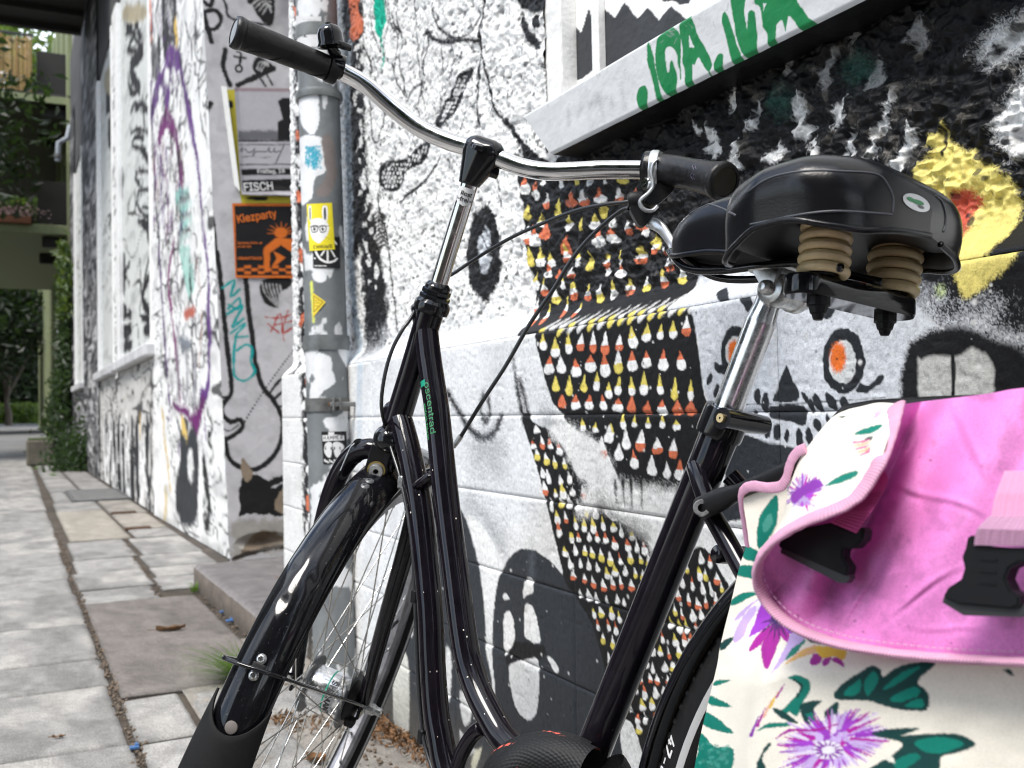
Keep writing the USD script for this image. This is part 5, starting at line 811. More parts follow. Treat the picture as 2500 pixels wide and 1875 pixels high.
add(sh, "pinch_bolt", lathe([(.0, -.014), (.006, -.014), (.007, -.010), (.007, .012), (.0, .014)], CL - AX * .020 + FW2 * .004 + bd * .012, S2, 18), GLOSS, 40)
def around(o, axis, r, ph0, face):
    """wraps flat (x, y) round a tube: y along the axis, x round it; face = direction seen at x = 0"""
    a = unit(axis); e = unit(face - a * (face @ a)); s = np.cross(a, e)
    return lambda v: o + a * v[:, 1:2] + (r + v[:, 2:3]) * (np.cos(v[:, :1] / r + ph0) * e + np.sin(v[:, :1] / r + ph0) * s)
lab = around(H(1.0), AX, .01125, 0, -FWD); tocam = CAM - H(1.0)
lab = around(H(1.030), AX, .01118, 0., tocam)
gx, gy = np.meshgrid(np.linspace(-.0115, .0115, 16), np.linspace(-.010, .013, 14), indexing="ij"); yy = np.where(gy < -.004, gy + np.abs(gx) * .45, gy)
lb = add(sq, "steel_label", sheet(lab(np.stack([gx.ravel(), yy.ravel(), np.full(gx.size, .0002)], -1)).reshape(16, 14, 3)), WTL, True)
def bent(s, h, x0, y0, fn, z=.0004, bold=True, sq_=1., swap=False):
    t = meshkit.text_mesh(s, h, .0003, bold); t = t.subdivide_to_size(h * .35) if len(t.faces) < 4000 else t; v = np.asarray(t.vertices).copy(); v[:, 0] = v[:, 0] * sq_
    v = np.stack([v[:, 0] + x0, v[:, 1] + y0, v[:, 2] + z], -1) if not swap else np.stack([-v[:, 1] + x0, v[:, 0] + y0, v[:, 2] + z], -1)
    return trimesh.Trimesh(fn(v), t.faces, process=False)
add(lb, "lettering", join(bent("Rost", .0052, -.0072, .0030, lab), bent("frei", .0052, -.0060, -.0042, lab)), BLL)
# -- handlebar, grips, bell, brake
add(bike, "handlebar", tube(BARS[:], .0111, 28), CHROME, True)
def grip(name, pts, radii, end, cap, label=None):
    p = catmull(pts, 8); r = np.interp(np.linspace(0, 1, len(p)), np.linspace(0, 1, len(radii)), radii)
    k = np.random.default_rng(2); m = tube(p, r, 32, caps=True); v = np.asarray(m.vertices); v += (meshkit.fbm(v / .012, 3, 4) - .5)[:, None] * .0016 * unit(BU)
    g = add(bike, name, trimesh.Trimesh(v, m.faces, process=False), LEATHER, True, label=label); d = unit(p[-1] - p[-6]); R = radii[-1]
    add(g, "end_ring", lathe([(R * .80, -.003), (R * 1.03, -.004), (R * 1.08, .001), (R * 1.02, .006), (R * .80, .007)], p[-1], d, 36), LEATHER, True); add(g, "end_cap", lathe([(R * .86, -.001), (R * .84, .005), (R * .78, .0062), (0, .0066)], p[-1], d, 30), cap, 40)
    return g, p, d
gl, gp, gd = grip("grip", BAR[[2, 1, 0]], [.0152, .0158, .0165, .0172, .0180, .0186], None, GREYCAP)
add(gl, "seam", tube(catmull([gp[i] + (-.0001 + np.interp(i / len(gp), [0, 1], [.0158, .0186])) * (math.cos(1.2 + 2.2 * i / len(gp)) * UPV - math.sin(1.2 + 2.2 * i / len(gp)) * FWD) for i in range(0, len(gp) - 1, 2)], 3), .0008, 6), MATTE, True)
for q0 in (0.2, 2.3, 4.4): add(gl, "wrap_seam", tube(catmull([gp[i] + (.0003 + np.interp(i / len(gp), [0, .5, 1], [.0156, .0170, .0186])) * (math.cos(q0 + 5.5 * i / len(gp)) * UPV - math.sin(q0 + 5.5 * i / len(gp)) * FWD) for i in range(0, len(gp) - 1, 1)], 3), .0006, 6), MATTE, True)
add(gl, "clamp_ring", lathe([(.0150, -.004), (.0172, -.004), (.0172, .008), (.0150, .008)], gp[0], unit(gp[0] - gp[5]), 36), MATTE, 30)
grr, rp, rd = grip("grip", BAR[[14, 15, 16, 17]] + 0, [.0225, .0222, .0192, .0178, .0178, .0190, .0205], None, MATTE)
for s in (0, 1): add(grr, "lacing", tube(catmull([rp[-6] + .0001 * i * rd + (.0172 + (.0012 if i % 2 else .0004)) * (math.cos(i * .33) * UPV + math.sin(i * .33) * unit(np.cross(rd, UPV))) + rd * (.003 * (-1) ** i + .005 * s) for i in range(20)], 3), .0012, 6), plain("dark_purple_lace", (.03, .022, .045), .5) if s == 0 else "/World/Looks/dark_purple_lace", True)
add(grr, "end_hole", lathe([(.0042, -.0005), (.0042, .0008), (0, .0009)], *(lambda h: (h, unit(CAM - h)))(at_depth(T('zr', (1085, 480)), 1.112)[0]), 16), BLL)
bc = at_depth(T('zg', (702, 905)), 1.259)[0]; bax = unit(BAR[3] - BAR[2]); dome_o = at_depth(T('zg', (600, 600)), 1.246)[0]; up_ = unit(UPV * .97 - RGT * .12 + FWD * -.15)
bl = add(bike, "bell", lathe([(.0, .0245), (.005, .0244), (.0095, .0226), (.0140, .0185), (.0160, .012), (.0162, .002), (.0180, -.001), (.0178, -.003), (.0155, -.002), (.014, .0)], dome_o, up_, 36), GLOSS, 50)
add(bl, "dome_nut", lathe([(.004, .024), (.004, .0262), (0, .027)], dome_o, up_, 16), GLOSS, 40); add(bl, "bell_clamp", lathe([(.0110, -.0075), (.0150, -.0075), (.0156, -.005), (.0156, .005), (.0150, .0075), (.0110, .0075)], bc, bax, 32), GLOSS, 40)
add(bl, "bell_neck", hull([lathe([(.006, 0), (.006, .001)], dome_o - up_ * .006, up_, 14), lathe([(.0075, -.004), (.0075, .004)], bc + up_ * .013, bax, 14)]), GLOSS, 40)
lv = at_depth(T('zg', (690, 590), (760, 615), (860, 650)), [1.226, 1.228, 1.235]); add(bl, "striker_lever", tube(lv, [.0045, .0052, .0042], 12, flat=.7), GLOSS, 50)
BRK = lambda *q, d=1.178: at_depth(T('zr', *q), d)
bd2 = unit(BAR[15] - BAR[13]); bk = add(bike, "brake_lever", lathe([(.0112, -.005), (.0225, -.005), (.0235, -.003), (.0235, .003), (.0225, .005), (.0112, .005)], BRK((470, 330))[0], bd2, 40), SILVER, 40)
add(bk, "band", tube(catmull(BRK((500, 180), (430, 260), (408, 380), (432, 500), (425, 590), (350, 680), (275, 740), (250, 800), (280, 870), (350, 915), (430, 912), (500, 850), d=1.160), 6), .0065, 12, flat=.36, ref=FWD), SILVER, True)
body = Polygon([(x, -y) for x, y in catmull([(520, 165), (640, 110), (780, 130), (860, 190), (700, 260), (640, 380), (660, 500), (720, 620), (660, 720), (560, 810), (460, 890), (360, 885), (305, 840), (330, 760), (430, 650), (470, 560), (455, 420), (440, 300)], 5, True)])
def cut(tile, poly, d, depth, mat, parent, name, smooth=30, bev=0.):
    s = TILE[tile][2]; o = at_depth(T(tile, (0, 0)), d)[0]; k = s * d / FOC
    return add(parent, name, extrude(shapely.affinity.scale(poly, k, k, origin=(0, 0)), depth, o - FWD * depth * .5 * 0, RGT, UPV), mat, smooth)
import shapely.affinity
add(bk, "shell", extrude(shapely.affinity.scale(body, .16878 * 1.178 / FOC, .16878 * 1.178 / FOC, origin=(0, 0)), .026, at_depth(T('zr', (0, 0)), 1.190)[0], RGT, UPV), MATTE, 30)
add(bk, "lever_block", hull([lathe([(.0085, -.008), (.0085, .008)], BRK((205, 900))[0], FWD, 12), lathe([(.0075, -.008), (.0075, .008)], BRK((340, 965))[0], FWD, 12), lathe([(.0065, -.008), (.0065, .008)], BRK((275, 1075))[0], FWD, 12)]), MATTE, 30)
add(bk, "lever_blade", tube(catmull(at_depth(T('zr', (325, 1085), (400, 1070), (490, 1115), (575, 1185), (650, 1290), (715, 1400), (745, 1540), (760, 1640)), [1.178, 1.176, 1.172, 1.165, 1.155, 1.145, 1.13, 1.12]), 5), np.interp(np.linspace(0, 1, 36), [0, .15, .5, .9, 1], [.0062, .0085, .0062, .0052, .0062]), 14, flat=.55, ref=UPV), SILVER, True)
add(bk, "adjuster", tube(BRK((185, 850), (150, 860), (100, 875), d=1.178), [.0052, .0046, .0040], 12), SILVER, 30); add(bk, "clamp_bolt", lathe([(.0028, .0), (.0028, .004), (.0062, .004), (.0062, -.006), (0, -.006)], BRK((350, 540), d=1.166)[0], unit(CAM - CAM + RGT * -.8 - FWD * .6), 14), CHROME, 30); add(bk, "shift_pod", lathe([(.0, -.012), (.009, -.010), (.0105, -.003), (.0105, .004), (.008, .008), (0, .008)], BRK((175, 765))[0], unit(-RGT * .9 + UPV * -.1), 16), MATTE, 40)
CABLE = plain("cable_housing", (.012, .012, .013), .32, coat=.4)
c1a = at_depth(T('zr', (160, 775)) + T('z2', (1780, 1281), (1680, 1292), (1500, 1330), (1300, 1405), (1100, 1495), (950, 1580), (830, 1655), (700, 1740)), [1.178, 1.185, 1.195, 1.215, 1.24, 1.26, 1.275, 1.285, 1.295])
c1b = at_depth(T('z5', (560, 190), (455, 395), (395, 480), (330, 605), (287, 750), (264, 900), (266, 1000)), [1.30, 1.27, 1.26, 1.255, 1.25, 1.25, 1.255])
c1c = FP(T('z5', (292, 1110), (330, 1250), (368, 1370), (390, 1460), (412, 1560)) + T('z8', (445, 150), (464, 350), (474, 560), (482, 800), (492, 1050), (508, 1300), (530, 1480), (575, 1640), (640, 1800)), -.012)
add(bike, "gear_cable", tube(catmull(np.vstack([c1a, c1b, c1c]), 6), .0024, 10), CABLE, True)
for q in (T('z5', (388, 1445)), T('z8', (472, 575)), T('z8', (515, 1460))): o = FP(q, -.012)[0]; add(bike, "cable_clip", block(o, (.009, .007, .016), np.stack([BF, BP, BU]), .0015), STEEL if q is not None and q[0][1] < 1200 else MATTE, 30)
c2 = at_depth(T('zr', (90, 880)) + T('z2', (1790, 1325), (1690, 1400), (1560, 1525), (1455, 1659)) + T('z5', (1350, 225), (1200, 445), (1050, 705), (900, 935), (765, 1155)), [1.178, 1.183, 1.19, 1.20, 1.21, 1.22, 1.235, 1.25, 1.262, 1.272])
bc_ = add(bike, "brake_cable", tube(catmull(c2, 6), .0027, 10), CABLE, True); fe = at_depth(T('z5', (768, 1150), (745, 1183), (718, 1222)), [1.272, 1.275, 1.278]); add(bc_, "ferrule", tube(fe, [.0034, .0034, .0030], 12), STEEL, 30); add(bc_, "inner_wire", tube(np.vstack([fe[2:], at_depth(T('z5', (640, 1330)), 1.30)]), .0009, 6), STEEL, True)
# -- lettering on the tube
i0 = int(np.argmin(np.linalg.norm(seen(P1) - T('z5', (572, 820)), axis=1))); i1 = int(np.argmin(np.linalg.norm(seen(P1) - T('z5', (630, 1150)), axis=1))); ta = unit(P1[i1] - P1[i0]); tl = np.linalg.norm(P1[i1] - P1[i0])
def tube_text(s, length, start, ang, h, mat, bold=True):
    fn = around(P1[i0], ta, .0158, 0., CAM - P1[i0]); t = meshkit.text_mesh(s, h, .0003, bold); k = length / np.asarray(t.vertices)[:, 0].max()
    return bent(s, h, ang * .0158, start, fn, .0002, bold, k, swap=True)
def tube_text(s, length, start, ang, h, mat, bold=True):
    t = meshkit.text_mesh(s, h, .0003, bold); v = np.asarray(t.vertices); k = length / v[:, 0].max(); L = np.r_[0, np.cumsum(np.linalg.norm(np.diff(P1, axis=0), axis=1))]; sv = L[i0] + start + v[:, 0] * k
    o = np.stack([np.interp(sv, L, P1[:, i]) for i in range(3)], -1); e_ = unit(CAM - P1[i0]); e_ = unit(e_ - ta * (e_ @ ta)); s_ = np.cross(ta, e_); a = ang - v[:, 1] / .0158; rr = .01595 + v[:, 2]
    return trimesh.Trimesh(o + rr[:, None] * (np.cos(a)[:, None] * e_ + np.sin(a)[:, None] * s_), t.faces, process=False)
add(bike, "frame_lettering", tube_text("oscentrad", tl * 1.0, 0., .72, .0074, GREEN, False), GREEN, label="green vertical name on the upper down tube")
add(bike, "frame_lettering", tube_text("einfach fahren", tl * .70, tl * .38, 1.22, .0046, GREEN), GREEN, label="small green line of writing beside the vertical name"); add(bike, "tube_decal", sheet(around(P1[i0], ta, .0158, 0., CAM - P1[i0])(np.stack([q.ravel() for q in np.meshgrid(np.linspace(.010, .019, 8), np.linspace(-.004, .004, 4), indexing="ij")] + [np.full(32, .0003)], -1)).reshape(8, 4, 3)), TEALI, True)
for _ in range(30):                                   # paint chips
    Pt = (P1, P2)[rng.integers(2)]; i = int(rng.integers(6, len(Pt) - 4)); a = unit(Pt[i + 1] - Pt[i]); fn = around(Pt[i], a, .0157, rng.uniform(-1.2, 1.2), CAM - Pt[i]); r = rng.uniform(.0004, .0012); g = np.arange(8) / 8 * 2 * np.pi
    v = fn(np.stack([r * np.cos(g) * rng.uniform(.6, 1.3), r * np.sin(g), np.full(8, .00015)], -1)); add(bike, "paint_chip", trimesh.Trimesh(np.vstack([v, v.mean(0)]), [(k, (k + 1) % 8, 8) for k in range(8)], process=False), plain("bare_primer", (.62, .58, .50), .6) if not _count.get("chip") else "/World/Looks/bare_primer"); _count["chip"] = 1
# -- fork and front wheel
CR, HUB = H(.7314), H(.7314) - AX * .4104 + FW2 * .0698
def K3(s, d, f): return CR - AX * d + FW2 * f + S2 * s
fk = add(bike, "fork_crown", hull([lathe([(.0165, -.012), (.0165, .012)], CR - AX * .024, AX, 24), lathe([(.0125, -.014), (.0125, .014)], CR - AX * .040, S2, 20)]), PAINT, 40)
for s in (-1, 1):
    q = catmull([K3(s * a, d, f) for a, d, f in ((.002, .030, 0), (.024, .026, 0), (.046, .044, .002), (.058, .085, .004), (.0605, .15, .008), (.059, .25, .022), (.056, .34, .046), (.054, .4104, .0698))], 6)
    leg = add(bike, "fork_leg", tube(q, np.interp(np.linspace(0, 1, len(q)), [0, .5, 1], [.0138, .0132, .0088]), 22), PAINT, True)
    add(leg, "dropout", block(HUB + s * S2 * .0535, (.030, .005, .034), np.stack([FW2, S2, AX]), .002), PAINT)
    if s < 0:
        o = at_depth(T('zc', (705, 400)), np.linalg.norm((K3(-.045, .04, 0) - CAM) @ FWD))[0]; e2 = unit(CAM - o)
        bo = add(leg, "brake_boss", hull([lathe([(.0085, -.006), (.0085, .006)], at_depth(T('zc', (715, 345)), (o - CAM) @ FWD)[0], e2, 18), lathe([(.011, -.005), (.011, .005)], at_depth(T('zc', (670, 500)), (o - CAM) @ FWD)[0], e2, 18)]), MATTE, 40)
        add(bo, "boss_bolt", lathe([(.0035, .004), (.0035, .009), (.0062, .009), (.0066, .005)], at_depth(T('zc', (710, 355)), (o - CAM) @ FWD - .004)[0], e2, 18), GLOSS, 30)
        add(bo, "return_spring", tube(catmull(at_depth(T('zc', (930, 350), (840, 325), (760, 300), (665, 318), (590, 390), (520, 540), (455, 690), (420, 780)), (o - CAM) @ FWD - .010), 5), .0011, 8), STEEL, True); add(bo, "spring_tip", tube(at_depth(T('zc', (435, 730), (405, 810)), (o - CAM) @ FWD - .010), .0022, 8), MATTE, True)
    else: add(leg, "lamp_wire", tube(catmull([q[i] - FW2 * .012 + S2 * .006 + .001 * math.sin(i) * AX for i in range(8, len(q) - 3, 3)], 4), .0022, 8), MATTE, True)
e2 = unit(CAM - CR); e2 = unit(e2 - AX * (e2 @ AX)); o = at_depth(T('zc', (975, 720)), (CR - AX * .045 - CAM) @ FWD - .018)[0]
pl = add(bike, "fender_bracket", block(o - e2 * .003, (.030, .003, .062), np.stack([np.cross(AX, e2), e2, AX]), .0014), MATTE, 30); add(pl, "bracket_bolt", lathe([(.0034, .002), (.0036, .0085), (.0088, .0085), (.0098, .0065), (.0098, .0)], o, e2, 22), STEEL, 30); add(pl, "washer", lathe([(.008, 0), (.0118, 0), (.0118, .0018), (.008, .0018)], o, e2, 24), plain("brass", (.45, .33, .12), .35, .9), 30)
def wheel(hub, f, u, s, name, front):
    w = UsdGeom.Xform.Define(stage, _path(bike.GetPath(), name)).GetPrim()
    def ring(n, prof, mat, k=96, sm=40): return add(w, n, lathe(prof, hub, s, k), mat, sm)
    ang = np.linspace(0, 2 * np.pi, 25)
    ring("tyre", [(.3335 + .0230 * math.cos(a), .0230 * math.sin(a)) for a in ang], RUBBER, 140, True)
    ring("rim", [(.2950, -.0095), (.3000, -.0120), (.3125, -.0125), (.3150, -.0100), (.3080, -.0080), (.3080, .0080), (.3150, .0100), (.3125, .0125), (.3000, .0120), (.2950, .0095), (.2915, .004), (.2915, -.004), (.2950, -.0095)], RIMM, 120, 30)
    for sd in (-1, 1):
        ring("reflective_stripe", [(.3335 + .0232 * math.cos(a), sd * .0232 * math.sin(a)) for a in np.linspace(1.78, 2.05, 5)][::sd], plain("reflective_grey", (.46, .46, .46), .5) if (front and sd < 0) else "/World/Looks/reflective_grey", 140, True)
    for i in range(36):
        sd, lead = (-1, 1)[i % 2], (-1, 1)[(i // 2) % 2]; t = i * 2 * np.pi / 36; th = t + lead * 1.02 + .1
        a = hub + (.0385 if front else .031) * (math.cos(th) * f + math.sin(th) * u) + sd * s * (.0310 + .0022 * lead); b = hub + .2935 * (math.cos(t) * f + math.sin(t) * u) + sd * s * .002
        sp = add(w, "spoke", tube([a, b], .00105, 6), SPOKE, True); d = unit(b - a); add(sp, "nipple", tube([b - d * .013, b - d * .012, b], [.0014, .0022, .0022], 8), STEEL, True)
    # knobs of the tread near the shoulder
    vs, fs = [], []
    for i in range(150):
        for sd in (-1, 1):
            t = (i + .5 * (sd > 0)) * 2 * np.pi / 150
            for a0, a1 in ((.15, .42), (.55, .95)):
                q = []
                for aa, tt in ((a0, t - .010), (a1, t - .002), (a1, t + .010), (a0, t + .002)):
                    rr = .3335 + .0243 * math.cos(aa); q.append(hub + rr * (math.cos(tt) * f + math.sin(tt) * u) + sd * .0243 * math.sin(aa) * s)
                q2 = [x - .0022 * unit(x - hub) for x in q]; k = len(vs); vs += q + q2; fs += [(k, k + 1, k + 2), (k, k + 2, k + 3)] + [z for j in range(4) for z in ((k + j, k + 4 + j, k + (j + 1) % 4), (k + (j + 1) % 4, k + 4 + j, k + 4 + (j + 1) % 4))]
    add(w, "tread", trimesh.Trimesh(vs, fs, process=False), RUBBER, kind="stuff")
    if front:
        h_ = add(w, "hub_barrel", lathe([(.012, -.031), (.0285, -.029), (.0300, -.026), (.0302, -.008), (.0300, .012), (.0285, .022), (.026, .027), (.012, .029)], hub, s, 44), ALU, 30)
        for sd in (-1, 1): add(w, "flange", lathe([(.020, sd * .027), (.0425, sd * .0285), (.0432, sd * .0305), (.0425, sd * .0325), (.020, sd * .034)][::sd], hub, s, 44), GREYCAP, 30)
        add(w, "hub_cap", lathe([(.030, .033), (.030, .036), (.024, .044), (.012, .047), (.006, .048)], hub, s, 30), MATTE, 30); add(w, "axle", lathe([(.0048, -.078), (.0048, .078)], hub, s, 16), STEEL, 40)
        for sd in (-1, 1): add(w, "axle_nut", lathe([(.0048, sd * .058), (.0105, sd * .058), (.0105, sd * .060), (.0085, sd * .061), (.0085, sd * .070), (.0062, sd * .074), (.0062, sd * .082), (.004, sd * .084)][::sd], hub, s, 10), STEEL, 20)
        add(w, "connector", block(hub + s * .046 - f * .016 - u * .022, (.016, .014, .012), np.stack([f, s, u]), .002), MATTE)
        add(h_, "green_band", lathe([(.0304, .0000), (.0306, .0006), (.0304, .0022)], hub, s, 44), TEALI, 40)
        fn0 = around(hub, s, .0302, 0., CAM - hub); t = meshkit.text_mesh("SHIMANO", .0085, .0003, True); v = np.asarray(t.vertices); v2 = np.stack([(v[:, 0] - v[:, 0].max() * .5) + .012, v[:, 1] + .0045, v[:, 2] + .0004], -1)
        add(h_, "lettering", trimesh.Trimesh(fn0(v2), t.faces, process=False), BLL)
        add(w, "valve", tube([hub + .291 * f, hub + .250 * f], .003, 8), MATTE, True)
    else:
        add(w, "hub_barrel", lathe([(.01, -.05), (.03, -.034), (.028, -.02), (.028, .02), (.03, .034), (.01, .05)], hub, s, 30), ALU, 30)
        a0 = -.62
        # size marking on the side of the rear tyre
        t = meshkit.text_mesh("47-622", .0105, .0003, True); v = np.asarray(t.vertices); al = .98 + v[:, 1] / .023; th = TH0 - v[:, 0] / .336
        rr = .3335 + (.0232 + v[:, 2]) * np.cos(al); Pp = hub + rr[:, None] * (np.cos(th)[:, None] * f + np.sin(th)[:, None] * u) - ((.0232 + v[:, 2]) * np.sin(al))[:, None] * s
        add(w, "lettering", trimesh.Trimesh(Pp, t.faces, process=False), WTL)
    return w
q = FP(T('z8', (2115, 1455)), -.02)[0] - RA; TH0 = math.atan2(q @ BU, q @ BF)
wheel(HUB, FW2, AX, S2, "front_wheel", True); wheel(RA, BF, BU, BP, "rear_wheel", False)
def fender(hub, f, u, s, t0, t1, R, width, dip, n=90, dents=()):
    th = np.linspace(t0, t1, n); ph = np.linspace(-1, 1, 25); A, B = np.meshgrid(th, ph, indexing="ij"); lat = width / 2 * np.sin(B * 1.35) / math.sin(1.35); rad = R - dip * (1 - np.cos(B * 1.35)) / (1 - math.cos(1.35))
    for tc, bc, amp in dents: rad = rad - amp * np.exp(-((A - tc) / .028) ** 2 - ((B - bc) / .16) ** 2) + amp * .5 * np.exp(-((A - tc) / .06) ** 2 - ((B - bc) / .35) ** 2)
    return hub + rad[..., None] * (np.cos(A)[..., None] * f + np.sin(A)[..., None] * u) + lat[..., None] * s, th
def arc_at(px, hub, f, u, R, s, lat=0.):
    th = np.linspace(.6, 4.6, 800); q = seen(hub + R * (np.cos(th)[:, None] * f + np.sin(th)[:, None] * u) + lat * s); return th[np.argmin(np.linalg.norm(q - np.array(px), axis=1))]
tr, te = arc_at(T('zc', (900, 960))[0], HUB, FW2, AX, .372, S2), arc_at(T('z7', (1545, 1555))[0], HUB, FW2, AX, .372, S2); ts = arc_at(T('zh', (500, 440))[0], HUB, FW2, AX, .372, S2)
d1, d2 = arc_at(T('z7', (1960, 470))[0], HUB, FW2, AX, .372, S2), arc_at(T('z7', (1850, 640))[0], HUB, FW2, AX, .372, S2)
G, th = fender(HUB, FW2, AX, S2, .95, te, .373, .060, .019, 150, ((d1, .25, .0016), (d2, -.15, .0018), (arc_at(T('z7', (1920, 360))[0], HUB, FW2, AX, .372, S2), -.4, .0018)))
ff = add(bike, "front_fender", sheet(G, -.0015), FENDER, True)
for px_ in (T('zc', (895, 930)), T('zc', (830, 1010))): t = arc_at(px_[0], HUB, FW2, AX, .372, S2); d = math.cos(t) * FW2 + math.sin(t) * AX; add(ff, "rivet", lathe([(.0052, -.001), (.0056, .002), (.003, .0034), (.0022, .002), (0, .002)], HUB + d * .3728, d, 18), STEEL if False else GREYCAP, 30)
for px_ in (T('zh', (505, 310)), T('zh', (408, 515))):
    t = arc_at(px_[0], HUB, FW2, AX, .372, S2); d = math.cos(t) * FW2 + math.sin(t) * AX; sc = add(ff, "screw", lathe([(.0062, -.001), (.0060, .0015), (.0042, .0038), (.0030, .0042), (.0026, .003), (0, .003)], HUB + d * .3735 + S2 * .002, d, 18), STEEL, 30)
    for a in (0, 1): add(sc, "slot", block(HUB + d * .3775 + S2 * .002, (.0055, .0011, .0004), np.stack([S2 if a else np.cross(d, S2), np.cross(d, S2) if a else S2, d]), .0002), BLL)
dd = math.cos(te - .05) * FW2 + math.sin(te - .05) * AX; add(ff, "rubber_plug", lathe([(.0075, -.001), (.0072, .0016), (.005, .0026), (0, .0028)], HUB + dd * .373 + S2 * .002, dd, 20), plain("grey_rubber", (.16, .14, .13), .8), 40)
A = np.linspace(te - .03, te + .52, 26); B = np.linspace(-1, 1, 19); A2, B2 = np.meshgrid(A, B, indexing="ij"); k = (A2 - A[0]) / (A[-1] - A[0]); top_ = np.where(k < .25, .02 * (B2 ** 2), 0)
wd, dp = .064 + .030 * k, .020 * (1 - .35 * k); rad = .3765 + .004 - dp * (1 - np.cos(B2 * 1.3)) / (1 - math.cos(1.3)) + .02 * k ** 2; A3 = A2 - .10 * (B2 ** 2) * (1 - k)
G = HUB + rad[..., None] * (np.cos(A3)[..., None] * FW2 + np.sin(A3)[..., None] * AX) + (wd / 2 * np.sin(B2 * 1.3) / math.sin(1.3))[..., None] * S2
mf = add(bike, "mud_flap", sheet(G, -.003), RUBBER, True)
for s in (-1, 1):
    for kk in (.35, .62): i = int(kk * 25); j = 9 + s * 5; add(mf, "flap_rib", tube([G[i - 3, j] * 1.0, G[i + 2, j - s * 2]], .0026, 8), RUBBER, True)
d0 = math.cos(ts) * FW2 + math.sin(ts) * AX; rn = HUB + S2 * .060; ln = HUB - S2 * .060; e = lambda l, r, dt=0.: HUB + r * (math.cos(ts + dt) * FW2 + math.sin(ts + dt) * AX) + l * S2
stay = add(bike, "fender_stay", tube(catmull([rn, rn * .5 + e(.036, .345) * .5, e(.036, .350), e(.030, .366), e(.015, .3785, .004), e(-.012, .3790, .01), e(-.036, .371, .014), e(-.040, .352, .01), ln * .5 + e(-.040, .345) * .5, ln], 6), .0024, 10), GLOSS, True)
add(stay, "stay_plate", sheet((lambda u_, v_: HUB + .3762 * (np.cos(ts + v_)[..., None] * FW2 + np.sin(ts + v_)[..., None] * AX) + u_[..., None] * S2)(*np.meshgrid(np.linspace(-.004, .012, 6), np.linspace(-.012, .012, 10), indexing="ij")), .001), MATTE, True)
G, th = fender(RA, BF, BU, BP, -.35, 2.9, .373, .060, .019, 130); add(bike, "rear_fender", sheet(G, -.0015), FENDER, True)
# -- seat post and saddle
SPT = FP(T('z6', (560, 300)) + T('z6', (335, 967)))[::-1]; sd_ = unit(SPT[1] - SPT[0]); L_ = np.linalg.norm(SPT[1] - SPT[0])
so = ST(.70); sL = np.linalg.norm(SPT[1] - so); sd_ = unit(SPT[1] - so)
sp = add(bike, "seat_post", lathe([(.0134, 0), (.0134, sL - .020), (.0130, sL - .017), (.0112, sL - .004), (.0112, sL + .004), (0, sL + .004)], so, sd_, 36), ALU, 30)
cz = FP(T('z6', (262, 1010)))[0]; cl_ = add(bike, "seat_clamp", lathe([(.0150, -.013), (.0205, -.013), (.0212, -.010), (.0212, .010), (.0205, .013), (.0150, .013)], ST(.745) + BU * .002, unit(ST(.8) - ST(.7)), 36), GLOSS, 35)
q = FP(T('z6', (330, 1050)), -.010)[0]; add(cl_, "clamp_lug", tube([q - BP * .014, q + BP * .018, q + BP * .046], [.0095, .0095, .0085], 18), GLOSS, 30); add(cl_, "clamp_bolt", lathe([(.0040, .0), (.0040, .003), (.0010, .003)], q - BP * .014, -BP, 12), plain("brass_bolt", (.62, .48, .25), .35, .8), 30)
from scipy.interpolate import PchipInterpolator as _pc
SD = [-.0354, .0009, .0311, .9036, 1.0208, .8912, .0655]
def saddle_pt(un, ph, shrink=0., lift=0.):
    a, b, c, L, Wd, Ht, pit = SD
    us = V(-.115, -.112, -.10, -.08, -.05, -.02, .01, .03, .045, .06, .08, .10, .13, .15, .162, .165)
    w = _pc(us, V(.0, .045, .078, .096, .106, .106, .099, .089, .068, .045, .038, .035, .031, .024, .012, .0))(un) * Wd - shrink
    tp = _pc(us, V(.035, .050, .062, .071, .074, .071, .066, .064, .064, .066, .066, .064, .057, .047, .036, .02))(un) * Ht - shrink
    bt = _pc(us, V(.012, .006, .000, .002, .007, .004, -.010, -.019, -.015, .0, .004, .006, .006, .008, .012, .016))(un) * Ht + lift
    w = np.maximum(w, 0); x = w * np.sign(np.cos(ph)) * np.abs(np.cos(ph)) ** .5 * (1 - .10 * (1 - np.abs(np.sin(ph))) ** 4); z = bt + np.maximum(tp - bt, 0) * np.abs(np.sin(ph)) ** .6; f = un * L; f2, z2 = f * math.cos(pit) - z * math.sin(pit), f * math.sin(pit) + z * math.cos(pit)
    waist = .010 * np.exp(-((un - .045) / .016) ** 2) * np.abs(np.cos(ph)); x = x - np.sign(x) * waist
    return BO + (-.5015 - .855 * .4325 + a + f2)[..., None] * BF + (.855 + c + z2)[..., None] * BU + (x + b)[..., None] * BP
ua = np.concatenate([np.linspace(-.115, -.10, 14)[:-1], np.linspace(-.10, .15, 80)[:-1], np.linspace(.15, .165, 14)]); A, B = np.meshgrid(ua, np.linspace(0, np.pi, 49), indexing="ij")
SG = saddle_pt(A, B); shell = sheet(SG); v = np.asarray(shell.vertices)
inn = saddle_pt(A, B, .004, .0)[:, [0, -1]]; base = saddle_pt(A, np.where(B < np.pi / 2, B * .0, np.pi), .006, .016)
lip = np.stack([SG[:, 0], saddle_pt(A, B, .006, .003)[:, 0], saddle_pt(A, B, .012, .014)[:, 0]], 1); lip2 = np.stack([SG[:, -1], saddle_pt(A, B, .006, .003)[:, -1], saddle_pt(A, B, .012, .014)[:, -1]], 1)
sdl = add(bike, "saddle", shell, VINYL, True)
und = np.concatenate([lip, lip2[:, ::-1]], 1); add(sdl, "saddle_base", sheet(und[:, ::-1]), plain("dark_plastic", (.009, .009, .010), .45), 40)
